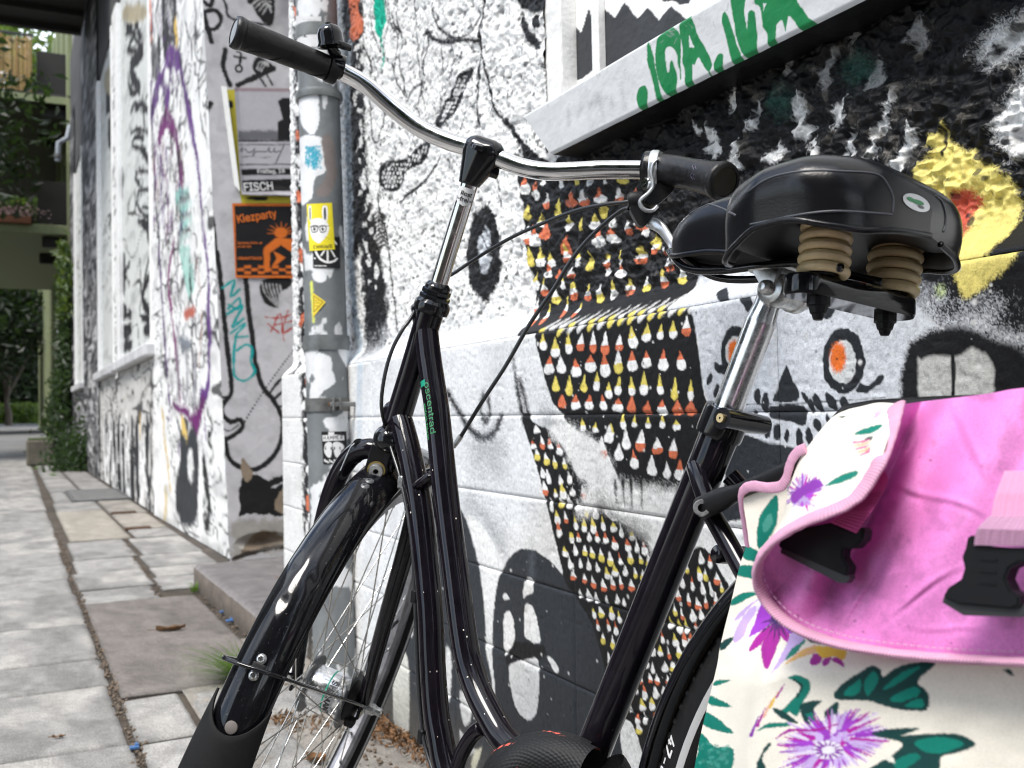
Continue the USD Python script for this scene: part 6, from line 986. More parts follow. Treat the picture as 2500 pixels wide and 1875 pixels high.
add(sdl, "rim_bead", tube(np.vstack([SG[::2, -1], SG[::-2, 0]]), .0026, 10), VINYL, True)
def hit(mesh, pts):
    """where measured picture points fall on a mesh"""
    Tt = np.asarray(mesh.vertices)[np.asarray(mesh.faces)]; d = rays(pts); best = np.full(len(d), 1e9); nn = np.zeros((len(d), 3)); e1, e2_ = Tt[:, 1] - Tt[:, 0], Tt[:, 2] - Tt[:, 0]; s0 = CAM - Tt[:, 0]
    for i in range(len(d)):
        h = np.cross(d[i], e2_); a = (e1 * h).sum(1); a = np.where(np.abs(a) < 1e-14, 1e-14, a); u = (s0 * h).sum(1) / a; q = np.cross(s0, e1); w = (q @ d[i]) / a; t = (e2_ * q).sum(1) / a; ok = (u >= 0) & (w >= 0) & (u + w <= 1) & (t > .05)
        if ok.any(): j = np.where(ok, t, 1e9).argmin(); best[i] = t[j]; n_ = np.cross(e1[j], e2_[j]); nn[i] = unit(n_) * (-1 if n_ @ d[i] > 0 else 1)
    ok = best < 1e8; return (CAM + d * best[:, None])[ok], nn[ok]
SEAM = plain("seam_thread", (.06, .065, .075), .4)
for line in (((430, 1215), (520, 1150), (620, 1110), (760, 1085), (900, 1078), (1040, 1085), (1180, 1092), (1270, 1115), (1320, 1180), (1350, 1260), (1345, 1350)), ((445, 1420), (560, 1398), (700, 1368), (850, 1345), (1000, 1335), (1180, 1345), (1340, 1358)), ((60, 1360), (110, 1310), (180, 1292), (270, 1320), (355, 1362)), ((1615, 1240), (1655, 1275), (1678, 1350), (1678, 1420), (1665, 1468))):
    p, nn = hit(shell, catmull(T('z3', *line), 4))
    if len(p) > 3: add(sdl, "seam", tube(p + nn * .0001, .0009, 6), SEAM, True)
def decal(mesh, parent, name, tile, c, rx, ry, ang, mat, lift=.0006, rings=6, n=28):
    pts = [c]
    for i in range(1, rings + 1):
        for k in range(n): a = 2 * np.pi * k / n; x, y = rx * i / rings * math.cos(a), ry * i / rings * math.sin(a); pts.append((c[0] + x * math.cos(ang) - y * math.sin(ang), c[1] + x * math.sin(ang) + y * math.cos(ang)))
    p, nn = hit(mesh, np.array(T(tile, *pts)))
    if len(p) < len(pts): return None
    f = [(0, 1 + (k + 1) % n, 1 + k) for k in range(n)] + [z for i in range(rings - 1) for k in range(n) for z in ((1 + i * n + k, 1 + i * n + (k + 1) % n, 1 + (i + 1) * n + k), (1 + i * n + (k + 1) % n, 1 + (i + 1) * n + (k + 1) % n, 1 + (i + 1) * n + k))]
    return add(parent, name, trimesh.Trimesh(p + nn * lift, f, process=False), mat, True)
bdg = decal(shell, sdl, "badge", 'z3', (1492, 1283), 92, 48, .45, SILVER)
if bdg: decal(shell, bdg, "badge_mark", 'z3', (1500, 1280), 40, 14, .35, GREEN, .0009); decal(shell, bdg, "badge_mark", 'z3', (1455, 1262), 26, 12, .5, GREEN, .0009); decal(shell, bdg, "badge_mark", 'z3', (1520, 1310), 22, 9, .45, GREYCAP, .0009)
sc_ = FP(T('zt', (480, 640)))[0]; D_ = (sc_ - CAM) @ FWD; tz = lambda *q, d=D_: at_depth(T('zt', *q), d)
cl = add(bike, "saddle_clamp", lathe([(0, -.0335), (.003, -.0332), (.0058, -.0305), (.0066, -.0275), (.0066, -.024), (.0090, -.0238), (.0125, -.0225), (.0148, -.018), (.0152, -.012), (.0140, -.011), (.0140, .010), (.0152, .011), (.0152, .018), (.0110, .022), (.0085, .024), (.0085, .034), (0, .035)], sc_ + BP * .004, BP, 34), STEEL, 30)
add(cl, "clamp_plate", block(sc_ + BU * .0185 + BF * .002, (.038, .046, .006), np.stack([BF, BP, BU]), .002), STEEL, 30); add(cl, "clamp_tooth", hull([block(sc_ + BU * .018 + BF * .002 - BP * .02, (.030, .004, .002), np.stack([BF, BP, BU]), .0005), block(sc_ - BP * .02, (.010, .004, .002), np.stack([BF, BP, BU]), .0005)]), STEEL, 30)
sa = lambda f, x, z: sc_ + BF * f + BP * x + BU * z
for s in (-1, 1): add(sdl, "rail", tube(catmull([sa(.125, s * .008, .052), sa(.095, s * .018, .030), sa(.055, s * .021, .0215), sa(0, s * .021, .020), sa(-.04, s * .024, .016), sa(-.075, s * .030, .006)], 6), .0036, 12), GLOSS, True)
pa, pb = tz((715, 575), d=.800)[0], tz((1530, 775), d=.862)[0]; pd = unit(pb - pa); pu = unit(BU - pd * (BU @ pd)); pf = np.cross(pd, pu)
pt = add(sdl, "spring_plate", hull([lathe([(.0155, -.009), (.0168, -.006), (.0168, .006), (.0155, .008)], q, pu, 22) for q in (pa - pf * .004, pb - pf * .004)]), GLOSS, 35)
for q in (tz((805, 730), d=.803)[0], tz((1405, 880), d=.858)[0]): add(pt, "bolt", lathe([(.0, -.015), (.0035, -.0145), (.0048, -.012), (.0052, -.010), (.0066, -.009), (.0078, -.004), (.0095, -.003), (.0095, .004), (.0, .016)], q, pu, 12), MATTE, 25)
TAN = plain("tan_elastomer", (.64, .50, .28), .42, vary=.2, scale=40., coat=.2)
for nm, (x, y), d, r, w, n, (dx, dy) in (("a", (848, 455), .803, .0168, .0043, 6, (8, -98)), ("b", (1462, 625), .858, .0186, .0045, 6, (12, -98))):
    spg = add(sdl, "spring", lathe([(.009, -.004), (.009, .055)], tz((x, y), d=d)[0], pu, 14), BLL)
    for i in range(n):
        c_ = tz((x + dx * i, y + dy * i), d=d)[0]; g = np.linspace(0, 2 * np.pi, 15); add(spg, "coil_ring", lathe([(r + w * math.cos(a), w * math.sin(a)) for a in g], c_, unit(pu + pd * .1), 36), TAN, True)
# -- carrier strut over the rear wheel
c0 = on_plane(T('z6', (120, 1615)), BO - .045 * BP, BP)[0]; cE = on_plane(T('z6', (640, 1385)), BO - .060 * BP, BP)[0]; ce = cE + (cE - c0) * .8
ru = unit(cE - c0); cr = add(bike, "carrier_strut", tube([c0 + ru * .004, c0 + ru * .03, c0 + ru * .05, ce], [.0098, .0096, .0062, .0062], 16), MATTE, True); add(cr, "strut_bolt", lathe([(.0035, .010), (.0035, .0155), (.0066, .0155), (.0074, .0135), (.0074, -.004)], c0 + ru * .004, unit(CAM - c0), 16), STEEL, 30)
add(bike, "carrier_strut", tube([c0 + BP * .09 + ru * .02, ce + BP * .13], .0062, 12), MATTE, True)
ck = RA + BU * .395
for s in (-1, 1):
    add(bike, "carrier_rail", tube(catmull([ce + (s + 1) * BP * .062, ck + s * BP * .06 + BF * .12, ck + s * BP * .06 - BF * .2, ck - BF * .24], 5), .006, 12), MATTE, True); add(bike, "carrier_leg", tube([RA + s * BP * .068, ck + s * BP * .06 - BF * .02], .005, 10), MATTE, True)
# -- cranks below the picture's edge
add(bike, "chain_wheel", lathe([(.02, .044), (.082, .044), (.088, .0455), (.082, .047), (.02, .047)], BB, BP, 60), STEEL, 30)
for s in (-1, 1):
    e_ = BB + s * BP * .075 + s * (BF * .12 - BU * .12); add(bike, "crank", tube([BB + s * BP * .05, BB + s * BP * .058 + (e_ - BB - s * BP * .075) * .3, e_], [.012, .010, .009], 12), ALU, True); add(bike, "pedal", block(e_ + s * BP * .05, (.09, .09, .022), np.stack([BF, BP, BU]), .006), MATTE, 30)
add(bike, "kick_stand", tube([BB - BF * .06 - BP * .02, BB - BF * .12 - BP * .09 - BU * .12, BB - BF * .16 - BP * .13 - BU * .285], .008, 10), MATTE, True)

# ================================================================ chain lock in its woven sleeve
lock = thing("chain_lock", "chain lock in a black woven sleeve with red dashes wrapped low round the frame", "bicycle lock")
SLV = usdkit.material(stage, "/World/Looks/woven_sleeve", {"t": ("texture_coordinate", {}), "a": ("attribute", {"attribute": "paint"}), "p": ("principled_bsdf", dict(roughness=.62, specular_ior_level=.4))}, [("a.color", "p.base_color")], surface="p.BSDF")
def sleeve(path, R, name, red):
    p = catmull(path, 10); L = np.r_[0, np.cumsum(np.linalg.norm(np.diff(p, axis=0), axis=1))]; n = int(L[-1] / .0009); s = np.linspace(0, L[-1], n); p = np.stack([np.interp(s, L, p[:, i]) for i in range(3)], -1); k = 150
    m = tube(p, R, k, caps=False); g = np.tile(np.arange(k) / k, n); ss = np.repeat(s, k); c1, c2_ = g * 34 + ss / .0075, g * 34 - ss / .0075; w = np.sin(np.pi * c1) * np.sin(np.pi * c2_); v = np.asarray(m.vertices); ax_ = np.repeat(p, k, 0); v = v + (v - ax_) * (.035 * np.abs(w) + .012 * np.sin(ss / .012))[:, None]
    col = np.tile(V(.006, .006, .0065), (n * k, 1)) * (.5 + .9 * np.abs(w))[:, None]
    for o in red:
        on = (np.abs(((g - o - ss / .30 + .5) % 1) - .5) < .013) & (np.sin(np.pi * c1 * 1.0) > -.2); col[on] = V(.62, .10, .075)
    add(lock, name, trimesh.Trimesh(v, m.faces, process=False), SLV, True, paint=col)
lk = at_depth(T('zk', (930, 1120), (985, 960), (1080, 830), (1230, 740), (1420, 700), (1600, 700), (1760, 740), (1900, 800)), [.99, .985, .98, .975, .965, .955, .945, .94]); sleeve(lk + UPV * -.012, .0195, "sleeve", (.02, .30, .62, .80))
lk2 = at_depth(T('zk', (1000, 1180), (1140, 1010), (1330, 900), (1560, 880), (1780, 930), (1950, 1010)), [.955, .95, .945, .935, .925, .915]); sleeve(lk2, .0195, "sleeve", (.15, .55))
lk3 = at_depth(T('zk', (2120, 1000), (2170, 1080), (2190, 1200)), [.93, .93, .93]); sleeve(lk3, .020, "sleeve", (.3,))
# ================================================================ flowered pannier bag on the carrier
rng = np.random.default_rng(8)
bag = thing("pannier_bag", "flowered cream pannier bag with its lid thrown open to a pink lining", "pannier")
CREAM, LEAFD, LEAFM, LEAFL, PURP, MAGE, LILA, YELF = V(.80, .75, .65), V(.004, .045, .042), V(.0, .17, .125), V(.07, .36, .29), V(.22, .03, .34), V(.34, .008, .27), V(.50, .36, .66), V(.74, .46, .03)
fb = dict(soft=3., rough=2.)
def OFF(px, off):
    d = rays(px); o = BO[None] + np.asarray(off, float).reshape(-1, 1) * BP; return CAM + d * (((o - CAM) @ BP) / (d @ BP))[:, None]
def flowers(c):
    f = lambda t, col, *p, **k: c.fill(T(t, *p), col, **{**fb, **k})
    for p in (((410, 250), (500, 290), (490, 350), (405, 330)), ((372, 380), (475, 385), (472, 460), (362, 440)), ((325, 600), (400, 547), (510, 545), (430, 590), (330, 635)), ((230, 1105), (330, 1100), (280, 1122), (215, 1140)), ((190, 1200), (335, 1272), (200, 1262), (178, 1232)), ((160, 1310), (240, 1350), (335, 1435), (230, 1422), (145, 1380)), ((130, 1440), (220, 1520), (335, 1540), (300, 1700), (60, 1700), (110, 1560)), ((270, 870), (330, 840), (310, 880), (270, 895))): f('z9', LEAFM, *p)
    f('zb', LEAFM, (195, 930), (208, 820), (258, 735), (305, 697), (312, 800), (290, 890), (215, 985)); f('zb', LEAFL * .8, (230, 850), (270, 790), (285, 850), (240, 900)); f('zb', LEAFD, (0, 1500), (70, 1470), (40, 1520), (0, 1540))
    for i in range(40): x, y = rng.uniform(90, 300), rng.uniform(1500, 1680); c.oval(T('z9', (x, y))[0], rng.uniform(3, 9), rng.uniform(2, 5), LEAFL * rng.uniform(.5, 1), ang=rng.uniform(-1, 1), a=.6, **fb)
    for col, p in ((LILA, ((500, 640), (440, 740), (400, 830), (338, 862), (380, 740), (450, 640))), (V(.7, .66, .8), ((520, 560), (590, 570), (570, 640), (480, 660))), (LILA, ((540, 570), (470, 620), (380, 710), (350, 715), (440, 620))), (PURP * 1.3, ((510, 620), (565, 600), (625, 690), (560, 760), (440, 832), (455, 780))), (MAGE, ((480, 830), (560, 760), (606, 760), (520, 870), (436, 922))), (MAGE, ((580, 740), (645, 780), (620, 880), (556, 1032), (520, 960), (520, 870))), (MAGE * 1.2, ((630, 740), (700, 830), (692, 872), (640, 830))), (PURP * 1.4, ((640, 690), (720, 760), (785, 832), (680, 800))), (LILA, ((720, 790), (790, 840), (600, 1040), (580, 1060), (660, 900)))): f('z9', col, *p)
    for a in np.linspace(-.2, 2.9, 9): c.stroke(T('z9', (610, 710), (610 + 110 * math.cos(a), 710 + 150 * math.sin(a))), [13, 2], V(.05, .01, .10), a=.8, **fb)
    c.oval(T('z9', (608, 705))[0], 14, 16, V(.03, .01, .08), **fb)
    f('z9', LEAFD, (800, 830), (850, 835), (905, 870), (830, 865)); c.stroke(T('z9', (790, 850), (720, 920), (660, 980)), [3, 16, 2], LEAFM, **fb)
    for i in range(7): c.stroke(T('z9', (650 + 20 * i, 1010 - 12 * i), (760 + 30 * i, 930 - 4 * i), (850 + 30 * i, 890 + 4 * i)), [2, 7, 8], YELF if i % 2 else V(.72, .4, .25), **fb)
    for p in (((820, 1000), (850, 935), (900, 950), (880, 1000)), ((900, 1000), (930, 950), (960, 960), (930, 1005)), ((960, 970), (1010, 960), (1040, 1015), (1000, 1000))): f('z9', MAGE, *p)
    f('z9', YELF, (860, 900), (960, 890), (1050, 905), (1035, 970), (980, 950), (900, 960))
    f('z9', LEAFD, (978, 1180), (1050, 1110), (1140, 1060), (1220, 1008), (1272, 1040), (1290, 1085), (1400, 1010), (1615, 990), (1505, 1110), (1562, 1180), (1555, 1292), (1350, 1282), (1190, 1232), (1000, 1228))
    for p in (((1040, 1180), (1140, 1100), (1135, 1180), (1060, 1205)), ((1170, 1120), (1230, 1050), (1255, 1110), (1190, 1200)), ((1290, 1160), (1400, 1060), (1520, 1020), (1380, 1120)), ((1330, 1220), (1480, 1145), (1510, 1190), (1400, 1240)), ((1420, 1265), (1520, 1220), (1530, 1275))): f('z9', LEAFM * 1.3, *p)
    c.stroke(T('z9', (690, 1088), (745, 1092), (795, 1135), (770, 1200), (700, 1270), (640, 1315)), [4, 16, 24, 22, 18, 8], LEAFM, **fb); c.stroke(T('z9', (720, 1100), (770, 1140), (740, 1210)), [2, 6, 3], LEAFD, **fb)
    for col, p in ((LEAFD, ((590, 1280), (650, 1300), (745, 1372), (690, 1365), (620, 1325))), (LEAFM, ((700, 1290), (780, 1235), (740, 1330))), (LEAFD, ((760, 1275), (800, 1240), (905, 1232), (850, 1290), (872, 1392), (790, 1372))), (LEAFM, ((790, 1320), (840, 1310), (855, 1370))), (LEAFD, ((915, 1300), (1002, 1238), (992, 1330), (960, 1415), (920, 1372)))): f('z9', col, *p)
    c.stroke(T('z9', (485, 1425), (560, 1392), (690, 1382)), [2, 12, 8], LEAFM, **fb)
    for i in range(5): c.stroke(T('z9', (660 - 40 * i, 1130 + 50 * i), (610 - 40 * i, 1210 + 60 * i)), [3, 10], (MAGE, YELF, V(.7, .4, .3), MAGE, PURP)[i], **fb)
    cx, cy = 960, 1500
    c.oval(T('z9', (cx, cy))[0], 92, 58, LILA * 1.1, ang=-.15, rough=5., soft=14.)
    for k in range(96):
        a = k * 2.4; r0, r1 = rng.uniform(.25, .5), rng.uniform(.75, 1.15); w = rng.uniform(9, 18); col = (LILA, V(.70, .62, .78), PURP * 1.6, LILA * 1.1, MAGE * 1.2, PURP * 1.3)[k % 6]
        c.stroke(T('z9', (cx + 330 * r0 * math.cos(a), cy + 190 * r0 * math.sin(a) - 40 * math.cos(a)), (cx + 345 * r1 * math.cos(a), cy + 200 * r1 * math.sin(a) - 50 * math.cos(a))), [w, 2.5], col, **fb)
    c.stroke(T('z9', (610, 1470), (700, 1420), (850, 1420), (1000, 1380)), [4, 8, 6, 2], MAGE, **fb); c.oval(T('z9', (935, 1545))[0], 36, 23, V(.75, .72, .78), **fb)
    for k in range(14): a = k * .449; c.stroke(T('z9', (935 + 50 * math.cos(a), 1545 + 32 * math.sin(a)), (935 + 100 * math.cos(a), 1545 + 62 * math.sin(a))), [5, 2], PURP, **fb)
    f('z9', LEAFD, (1210, 1445), (1330, 1410), (1512, 1410), (1400, 1455), (1610, 1440), (1760, 1450), (1868, 1507), (1760, 1560), (1650, 1590), (1600, 1700), (1180, 1700), (1350, 1570), (1400, 1500)); f('z9', LEAFM * 1.1, (1480, 1500), (1640, 1460), (1790, 1510), (1600, 1570)); f('z9', LEAFM, (1350, 1620), (1480, 1560), (1520, 1600), (1400, 1670)); f('z9', V(.72, .70, .62), (1290, 1600), (1340, 1580), (1360, 1630))
    f('z9', LEAFD, (480, 1659), (540, 1520), (580, 1510), (520, 1600), (560, 1700)); f('z9', LEAFD, (2040, 1040), (2090, 1035), (2110, 1080))
    # on the lid's turned-over edge
    f('zb', LEAFM, (735, 357), (830, 312), (885, 308), (842, 348)); f('zb', LEAFD, (780, 388), (830, 368), (822, 392)); f('zb', LEAFM, (568, 645), (640, 592), (722, 560), (748, 572), (690, 612))
    for i in range(5): c.stroke(T('zb', (722 + 8 * i, 404 + 18 * i), (780 + 6 * i, 398 + 14 * i), (812, 388 + 12 * i)), [1.5, 5, 3], (V(.55, .1, .25), V(.74, .4, .2))[i % 2], **fb)
    for i in range(5): c.stroke(T('zb', (790 + 10 * i, 300 - 20 * i), (850 + 6 * i, 262 - 12 * i), (880, 240 - 4 * i)), [1.5, 6, 3], LILA, **fb)
    for k in range(60):
        a, r1 = k * 2.4, rng.uniform(.5, 1.1); c.stroke(T('zb', (450 + 20 * math.cos(a), 690 + 26 * math.sin(a)), (460 + 105 * r1 * math.cos(a), 680 + 105 * r1 * math.sin(a) - 20 * math.cos(a))), [11, 2], (PURP * 1.5, LILA, MAGE * 1.3, LILA * .8, PURP)[k % 5], **fb)
    f('zb', PURP, (380, 690), (450, 640), (520, 600), (560, 640), (470, 690), (400, 740)); f('zb', V(.76, .74, .8), (360, 830), (400, 760), (460, 770), (400, 840))
    f('zb', LEAFD, (640, 262), (690, 258), (660, 270)); f('zb', LEAFD, (870, 180), (910, 178), (890, 190))
def cloth(name, px, off, ops, base, mat=FABRIC, wrinkle=.002, parent=bag, thick=None, label=None):
    n, m = px.shape[:2]; q = px.reshape(-1, 2); P = OFF(q, off.ravel()); s = 6.; k = np.stack([q[:, 0] / 150, q[:, 1] / 150, np.zeros(len(q))], -1)
    P = P - BP * (wrinkle * (meshkit.fbm(k, 4, 6) - .5))[:, None]; c = Local(q, base, .02); ops(c)
    G = P.reshape(n, m, 3); ms = sheet(G); nn = np.cross(G[min(1, n - 1), 0] - G[0, 0], G[0, 1] - G[0, 0]); f = np.asarray(ms.faces)
    return add(parent, name, trimesh.Trimesh(P, f, process=False), mat, True, paint=c.col, label=label), P
def curve(pts, n): q = catmull(pts, 10); L = np.r_[0, np.cumsum(np.linalg.norm(np.diff(q, axis=0), axis=1))]; s = np.linspace(0, L[-1], n); return np.stack([np.interp(s, L, q[:, 0]), np.interp(s, L, q[:, 1])], -1)
# body (a full-fronted pouch: the cloth turns back towards the wheel along its front edge)
n, m = 330, 330
Lc = curve(T('zb', (100, 662), (108, 760), (135, 930), (138, 970), (100, 1100), (62, 1260), (0, 1510)) + T('z9', (232, 1030), (178, 1250), (130, 1450), (88, 1659), (60, 1900)), m)
Tc = curve(T('zb', (100, 662), (180, 640), (300, 648), (350, 590), (380, 512), (425, 455), (520, 415), (760, 350), (1100, 270), (1659, 210), (2300, 160)), n)
Rc = curve([tuple(Tc[-1]), (2790, 1500), tuple(np.array([2790, Lc[-1, 1] + 10]))], m); Bc = curve([tuple(Lc[-1]), ((Lc[-1, 0] + 2790) / 2, Lc[-1, 1] + 8), (2790, Lc[-1, 1] + 10)], n)
w_ = np.linspace(0, 1, n) ** 1.25
Tc = np.stack([np.interp(w_, np.linspace(0, 1, n), Tc[:, i]) for i in (0, 1)], -1); Bc = np.stack([np.interp(w_, np.linspace(0, 1, n), Bc[:, i]) for i in (0, 1)], -1)
a, t = w_[:, None, None], np.linspace(0, 1, m)[None, :, None]
px = (1 - t) * Tc[:, None] + t * Bc[:, None] + (1 - a) * Lc[None] + a * Rc[None] - ((1 - a) * (1 - t) * Tc[0] + a * (1 - t) * Tc[-1] + (1 - a) * t * Lc[-1] + a * t * Rc[-1])
a, t = w_[:, None], np.linspace(0, 1, m)[None, :]; sm = lambda x: np.clip(x, 0, 1) ** 2 * (3 - 2 * np.clip(x, 0, 1))
off = -.052 - (.006 + .089 * sm((t - .40) / .24)) * sm(a / .15) - .008 * sm((t - .4) / .2) * np.sin(np.pi * np.clip(a, 0, 1)) - .006 * np.exp(-((a - .11) / .02) ** 2) * sm(t * 2)
body, Pb = cloth("bag_body", px, off, flowers, CREAM, wrinkle=.003)
# lid: pink lining, flowered outside where it rolls over, woven edging
PINK = V(.72, .225, .56)
trim = T('zb', (962, 198), (930, 330), (880, 480), (820, 600), (740, 710), (650, 760), (560, 795), (450, 840), (350, 895), (270, 960), (215, 1040), (195, 1105), (205, 1185), (250, 1275), (330, 1362), (430, 1430), (560, 1482), (700, 1520), (850, 1545), (1050, 1570), (1300, 1590), (1659, 1605), (2150, 1615))
k = 420; tc = curve(trim, k); top = curve(T('zb', (962, 198), (1100, 180), (1300, 156), (1500, 130), (1659, 106), (2300, 50)), k)
ll = np.linspace(0, 1, k); toff = np.interp(ll, [0, .10, .22, .34, .42, .5, .62, 1], [-.115, -.175, -.195, -.185, -.172, -.168, -.166, -.168])
warp = np.interp(ll, [0, .36, .5, 1], [0, .10, .25, 1.]); top = np.stack([np.interp(warp, ll, top[:, i]) for i in (0, 1)], -1)
tt = np.linspace(0, 1, 200); px = top[:, None] * (1 - tt[None, :, None]) + tc[:, None] * tt[None, :, None]
off = (-.112) * (1 - tt)[None] + toff[:, None] * tt[None] - .010 * np.sin(np.pi * tt)[None] * np.interp(ll, [.3, .6], [0, 1])[:, None]
q4 = (1 - tt ** 4)[None]; vx = (px[..., 0] - T('zb', (900, 0))[0][0]) * .8 + (px[..., 1] - T('zb', (0, 620))[0][1]) * .38; off = off + q4 * (.040 * np.exp(-(vx / 30) ** 2) * np.clip(1 - tt[None] * .4, 0, 1) + .010 * np.exp(-((vx - 80) / 40) ** 2) - .010 * np.exp(-((vx - 170) / 60) ** 2) - .012 * np.exp(-((vx + 60) / 30) ** 2))
for (x0_, y0_), an, wd, am in (((1180, 700), .35, 9, .0035), ((1050, 1250), -.55, 8, .004), ((700, 1330), -.9, 8, .0035), ((1380, 420), 1.2, 10, .0025), ((900, 1150), 1.9, 9, .004), ((560, 1250), .5, 7, .003), ((1250, 1420), .1, 8, .0025)):
    dx_, dy_ = px[..., 0] - T('zb', (x0_, y0_))[0][0], px[..., 1] - T('zb', (x0_, y0_))[0][1]; u_, v_ = dx_ * math.cos(an) + dy_ * math.sin(an), -dx_ * math.sin(an) + dy_ * math.cos(an) + 8 * np.sin(dx_ / 40)
    off = off - q4 * .55 * am * (np.exp(-(v_ / wd) ** 2) - .6 * np.exp(-((v_ - wd * 1.6) / wd) ** 2)) * np.exp(-(u_ / 90) ** 2)
def lining(c):
    c.col *= (1 + .25 * (meshkit.fbm(np.concatenate([c.uv / 90, np.zeros((len(c.uv), 1))], 1), 4, 3) - .5))[:, None]
    c.col *= (1 - .22 * np.clip((meshkit.fbm(np.concatenate([c.uv / 60, np.zeros((len(c.uv), 1))], 1) + 9, 5, 6) - .56) * 7, 0, 1))[:, None]
    for _ in range(26): c.oval((rng.uniform(1900, 2480), rng.uniform(1050, 1600)), rng.uniform(1, 3), rng.uniform(1, 2.5), V(.2, .05, .15), **fb)
lid, Pl = cloth("lid_lining", px, off, lining, PINK, mat=LINING, wrinkle=.0035)
fold_t = curve(T('zb', (962, 198), (930, 330), (880, 480), (820, 600), (740, 710), (650, 760), (560, 795), (450, 840), (350, 895), (270, 960), (215, 1040)), 200); foff = np.interp(np.linspace(0, 1, 200), [0, .2, .55, .85, 1], [-.115, -.175, -.197, -.186, -.174])
fold_b = curve(T('zb', (955, 190), (860, 186), (770, 205), (690, 225), (610, 265), (540, 340), (480, 420), (430, 500), (390, 600), (362, 700), (342, 800), (310, 872), (260, 945), (208, 1030)), 200)
tt = np.linspace(0, 1, 90); px = fold_b[:, None] * (1 - tt[None, :, None]) + fold_t[:, None] * tt[None, :, None]; off = -.105 * (1 - tt)[None] ** 1.5 + foff[:, None] * (1 - (1 - tt)[None] ** 1.5) + .0
cloth("lid_outside", px, off, flowers, CREAM, wrinkle=.002)
EDGE = painted("woven_edging", .8, (600., .3, .0006), .12, 40., spec=.2)
def edging(path, off, r, name="edging", col=V(.62, .33, .46), flat=2.6, tooth=.0019):
    P = OFF(path, off); L = np.r_[0, np.cumsum(np.linalg.norm(np.diff(P, axis=0), axis=1))]; nn = int(L[-1] / .0005); s = np.linspace(0, L[-1], nn); P = np.stack([np.interp(s, L, P[:, i]) for i in range(3)], -1); sm_ = np.hanning(41); sm_ /= sm_.sum(); Q = np.pad(P, ((20, 20), (0, 0)), mode="edge"); P = np.stack([np.convolve(Q[:, i], sm_, "valid") for i in range(3)], -1)
    ms = tube(P, r, 14, flat=flat, ref=BP); v = np.asarray(ms.vertices); g = np.concatenate([np.repeat(s, 14), [0, L[-1]]]); ph = np.concatenate([np.tile(np.arange(14) / 14, nn), [0, 0]]); w = np.sin(2 * np.pi * (g / tooth + ph * 2)) * np.concatenate([np.repeat(.35 + 1.1 * meshkit.noise(np.stack([s / .012, s * 0, s * 0], -1), 4), 14), [0, 0]]); ce = np.concatenate([np.repeat(P, 14, 0), P[:1], P[-1:]]); v = v + (v - ce) * (.05 * w)[:, None]
    v = v + (meshkit.fbm(v / .006, 3, 2) - .5)[:, None] * .0008
    add(bag, name, trimesh.Trimesh(v, ms.faces, process=False), EDGE, True, paint=np.clip(col * (1 + .26 * w)[:, None] * (1 + .3 * (meshkit.fbm(v / .02, 3, 4)[:, None] - .5)), 0, 1))
edging(tc, toff - .0060, .0026)
edging(curve(T('zb', (470, 432), (412, 462), (376, 522), (360, 600), (330, 645), (250, 652), (170, 642), (116, 668), (108, 725), (122, 820), (138, 930), (142, 975)), 160), np.interp(np.linspace(0, 1, 160), [0, .5, 1], [-.108, -.095, -.062]) - .003, .0015)
st_ = np.array([tc[i] * .965 + top[i] * .035 for i in range(0, len(tc))]); so_ = np.interp(np.linspace(0, 1, len(tc)), np.linspace(0, 1, len(tc)), toff) - .0032
sp_ = OFF(st_, so_); Ls = np.r_[0, np.cumsum(np.linalg.norm(np.diff(sp_, axis=0), axis=1))]; dash = []
for s0_ in np.arange(.004, Ls[-1] - .004, .0042): dash.append(tube([[np.interp(s0_ + e_, Ls, sp_[:, i]) for i in range(3)] for e_ in (0, .0013, .0026)], .00045, 5))
add(bag, "stitching", join(dash), plain("lilac_thread", (.62, .36, .52), .7), kind="stuff")
# straps and snap buckles
WEB = EDGE
def webbing(name, e1, e2, off, col):
    n, m = 130, 60; a, b = curve(e1, n), curve(e2, n); t = np.linspace(0, 1, m); px = a[:, None] * (1 - t[None, :, None]) + b[:, None] * t[None, :, None]; o = np.interp(np.linspace(0, 1, n), np.linspace(0, 1, len(off)), off)[:, None] + 0 * t[None]
    o = o - .0007 * np.abs(np.sin(np.linspace(0, 60, n)))[:, None] - .0004 * np.abs(np.sin(np.linspace(0, 40, m)))[None]
    P = OFF(px.reshape(-1, 2), o.ravel()); c = np.tile(col, (n * m, 1)) * (.86 + .22 * np.abs(np.sin(np.linspace(0, 60, n)))[:, None, None] * np.abs(np.sin(np.linspace(0, 70, m)))[None, :, None]).reshape(-1, 1)
    return add(bag, name, trimesh.Trimesh(P, sheet(P.reshape(n, m, 3)).faces, process=False), EDGE, True, paint=np.clip(c, 0, 1))
webbing("strap", T('zb', (890, 540), (912, 620), (850, 740), (742, 902)), T('zb', (840, 600), (770, 695), (690, 772), (598, 842)), [-.150, -.176, -.186, -.184], V(.42, .06, .20))
webbing("strap", T('zb', (1552, 560), (1500, 700), (1478, 810)), T('zb', (2000, 556), (2000, 700), (2000, 810)), [-.166, -.178, -.186], V(.72, .33, .50)); webbing("strap", T('zb', (1470, 806), (1402, 880), (1384, 968)), T('zb', (2000, 812), (2000, 880), (2000, 975)), [-.186, -.197, -.196], V(.56, .32, .46))
BUCK = plain("buckle_plastic", (.007, .007, .008), .55, vary=.2, scale=60., bump=(300, .12, .0004), spec=.18)
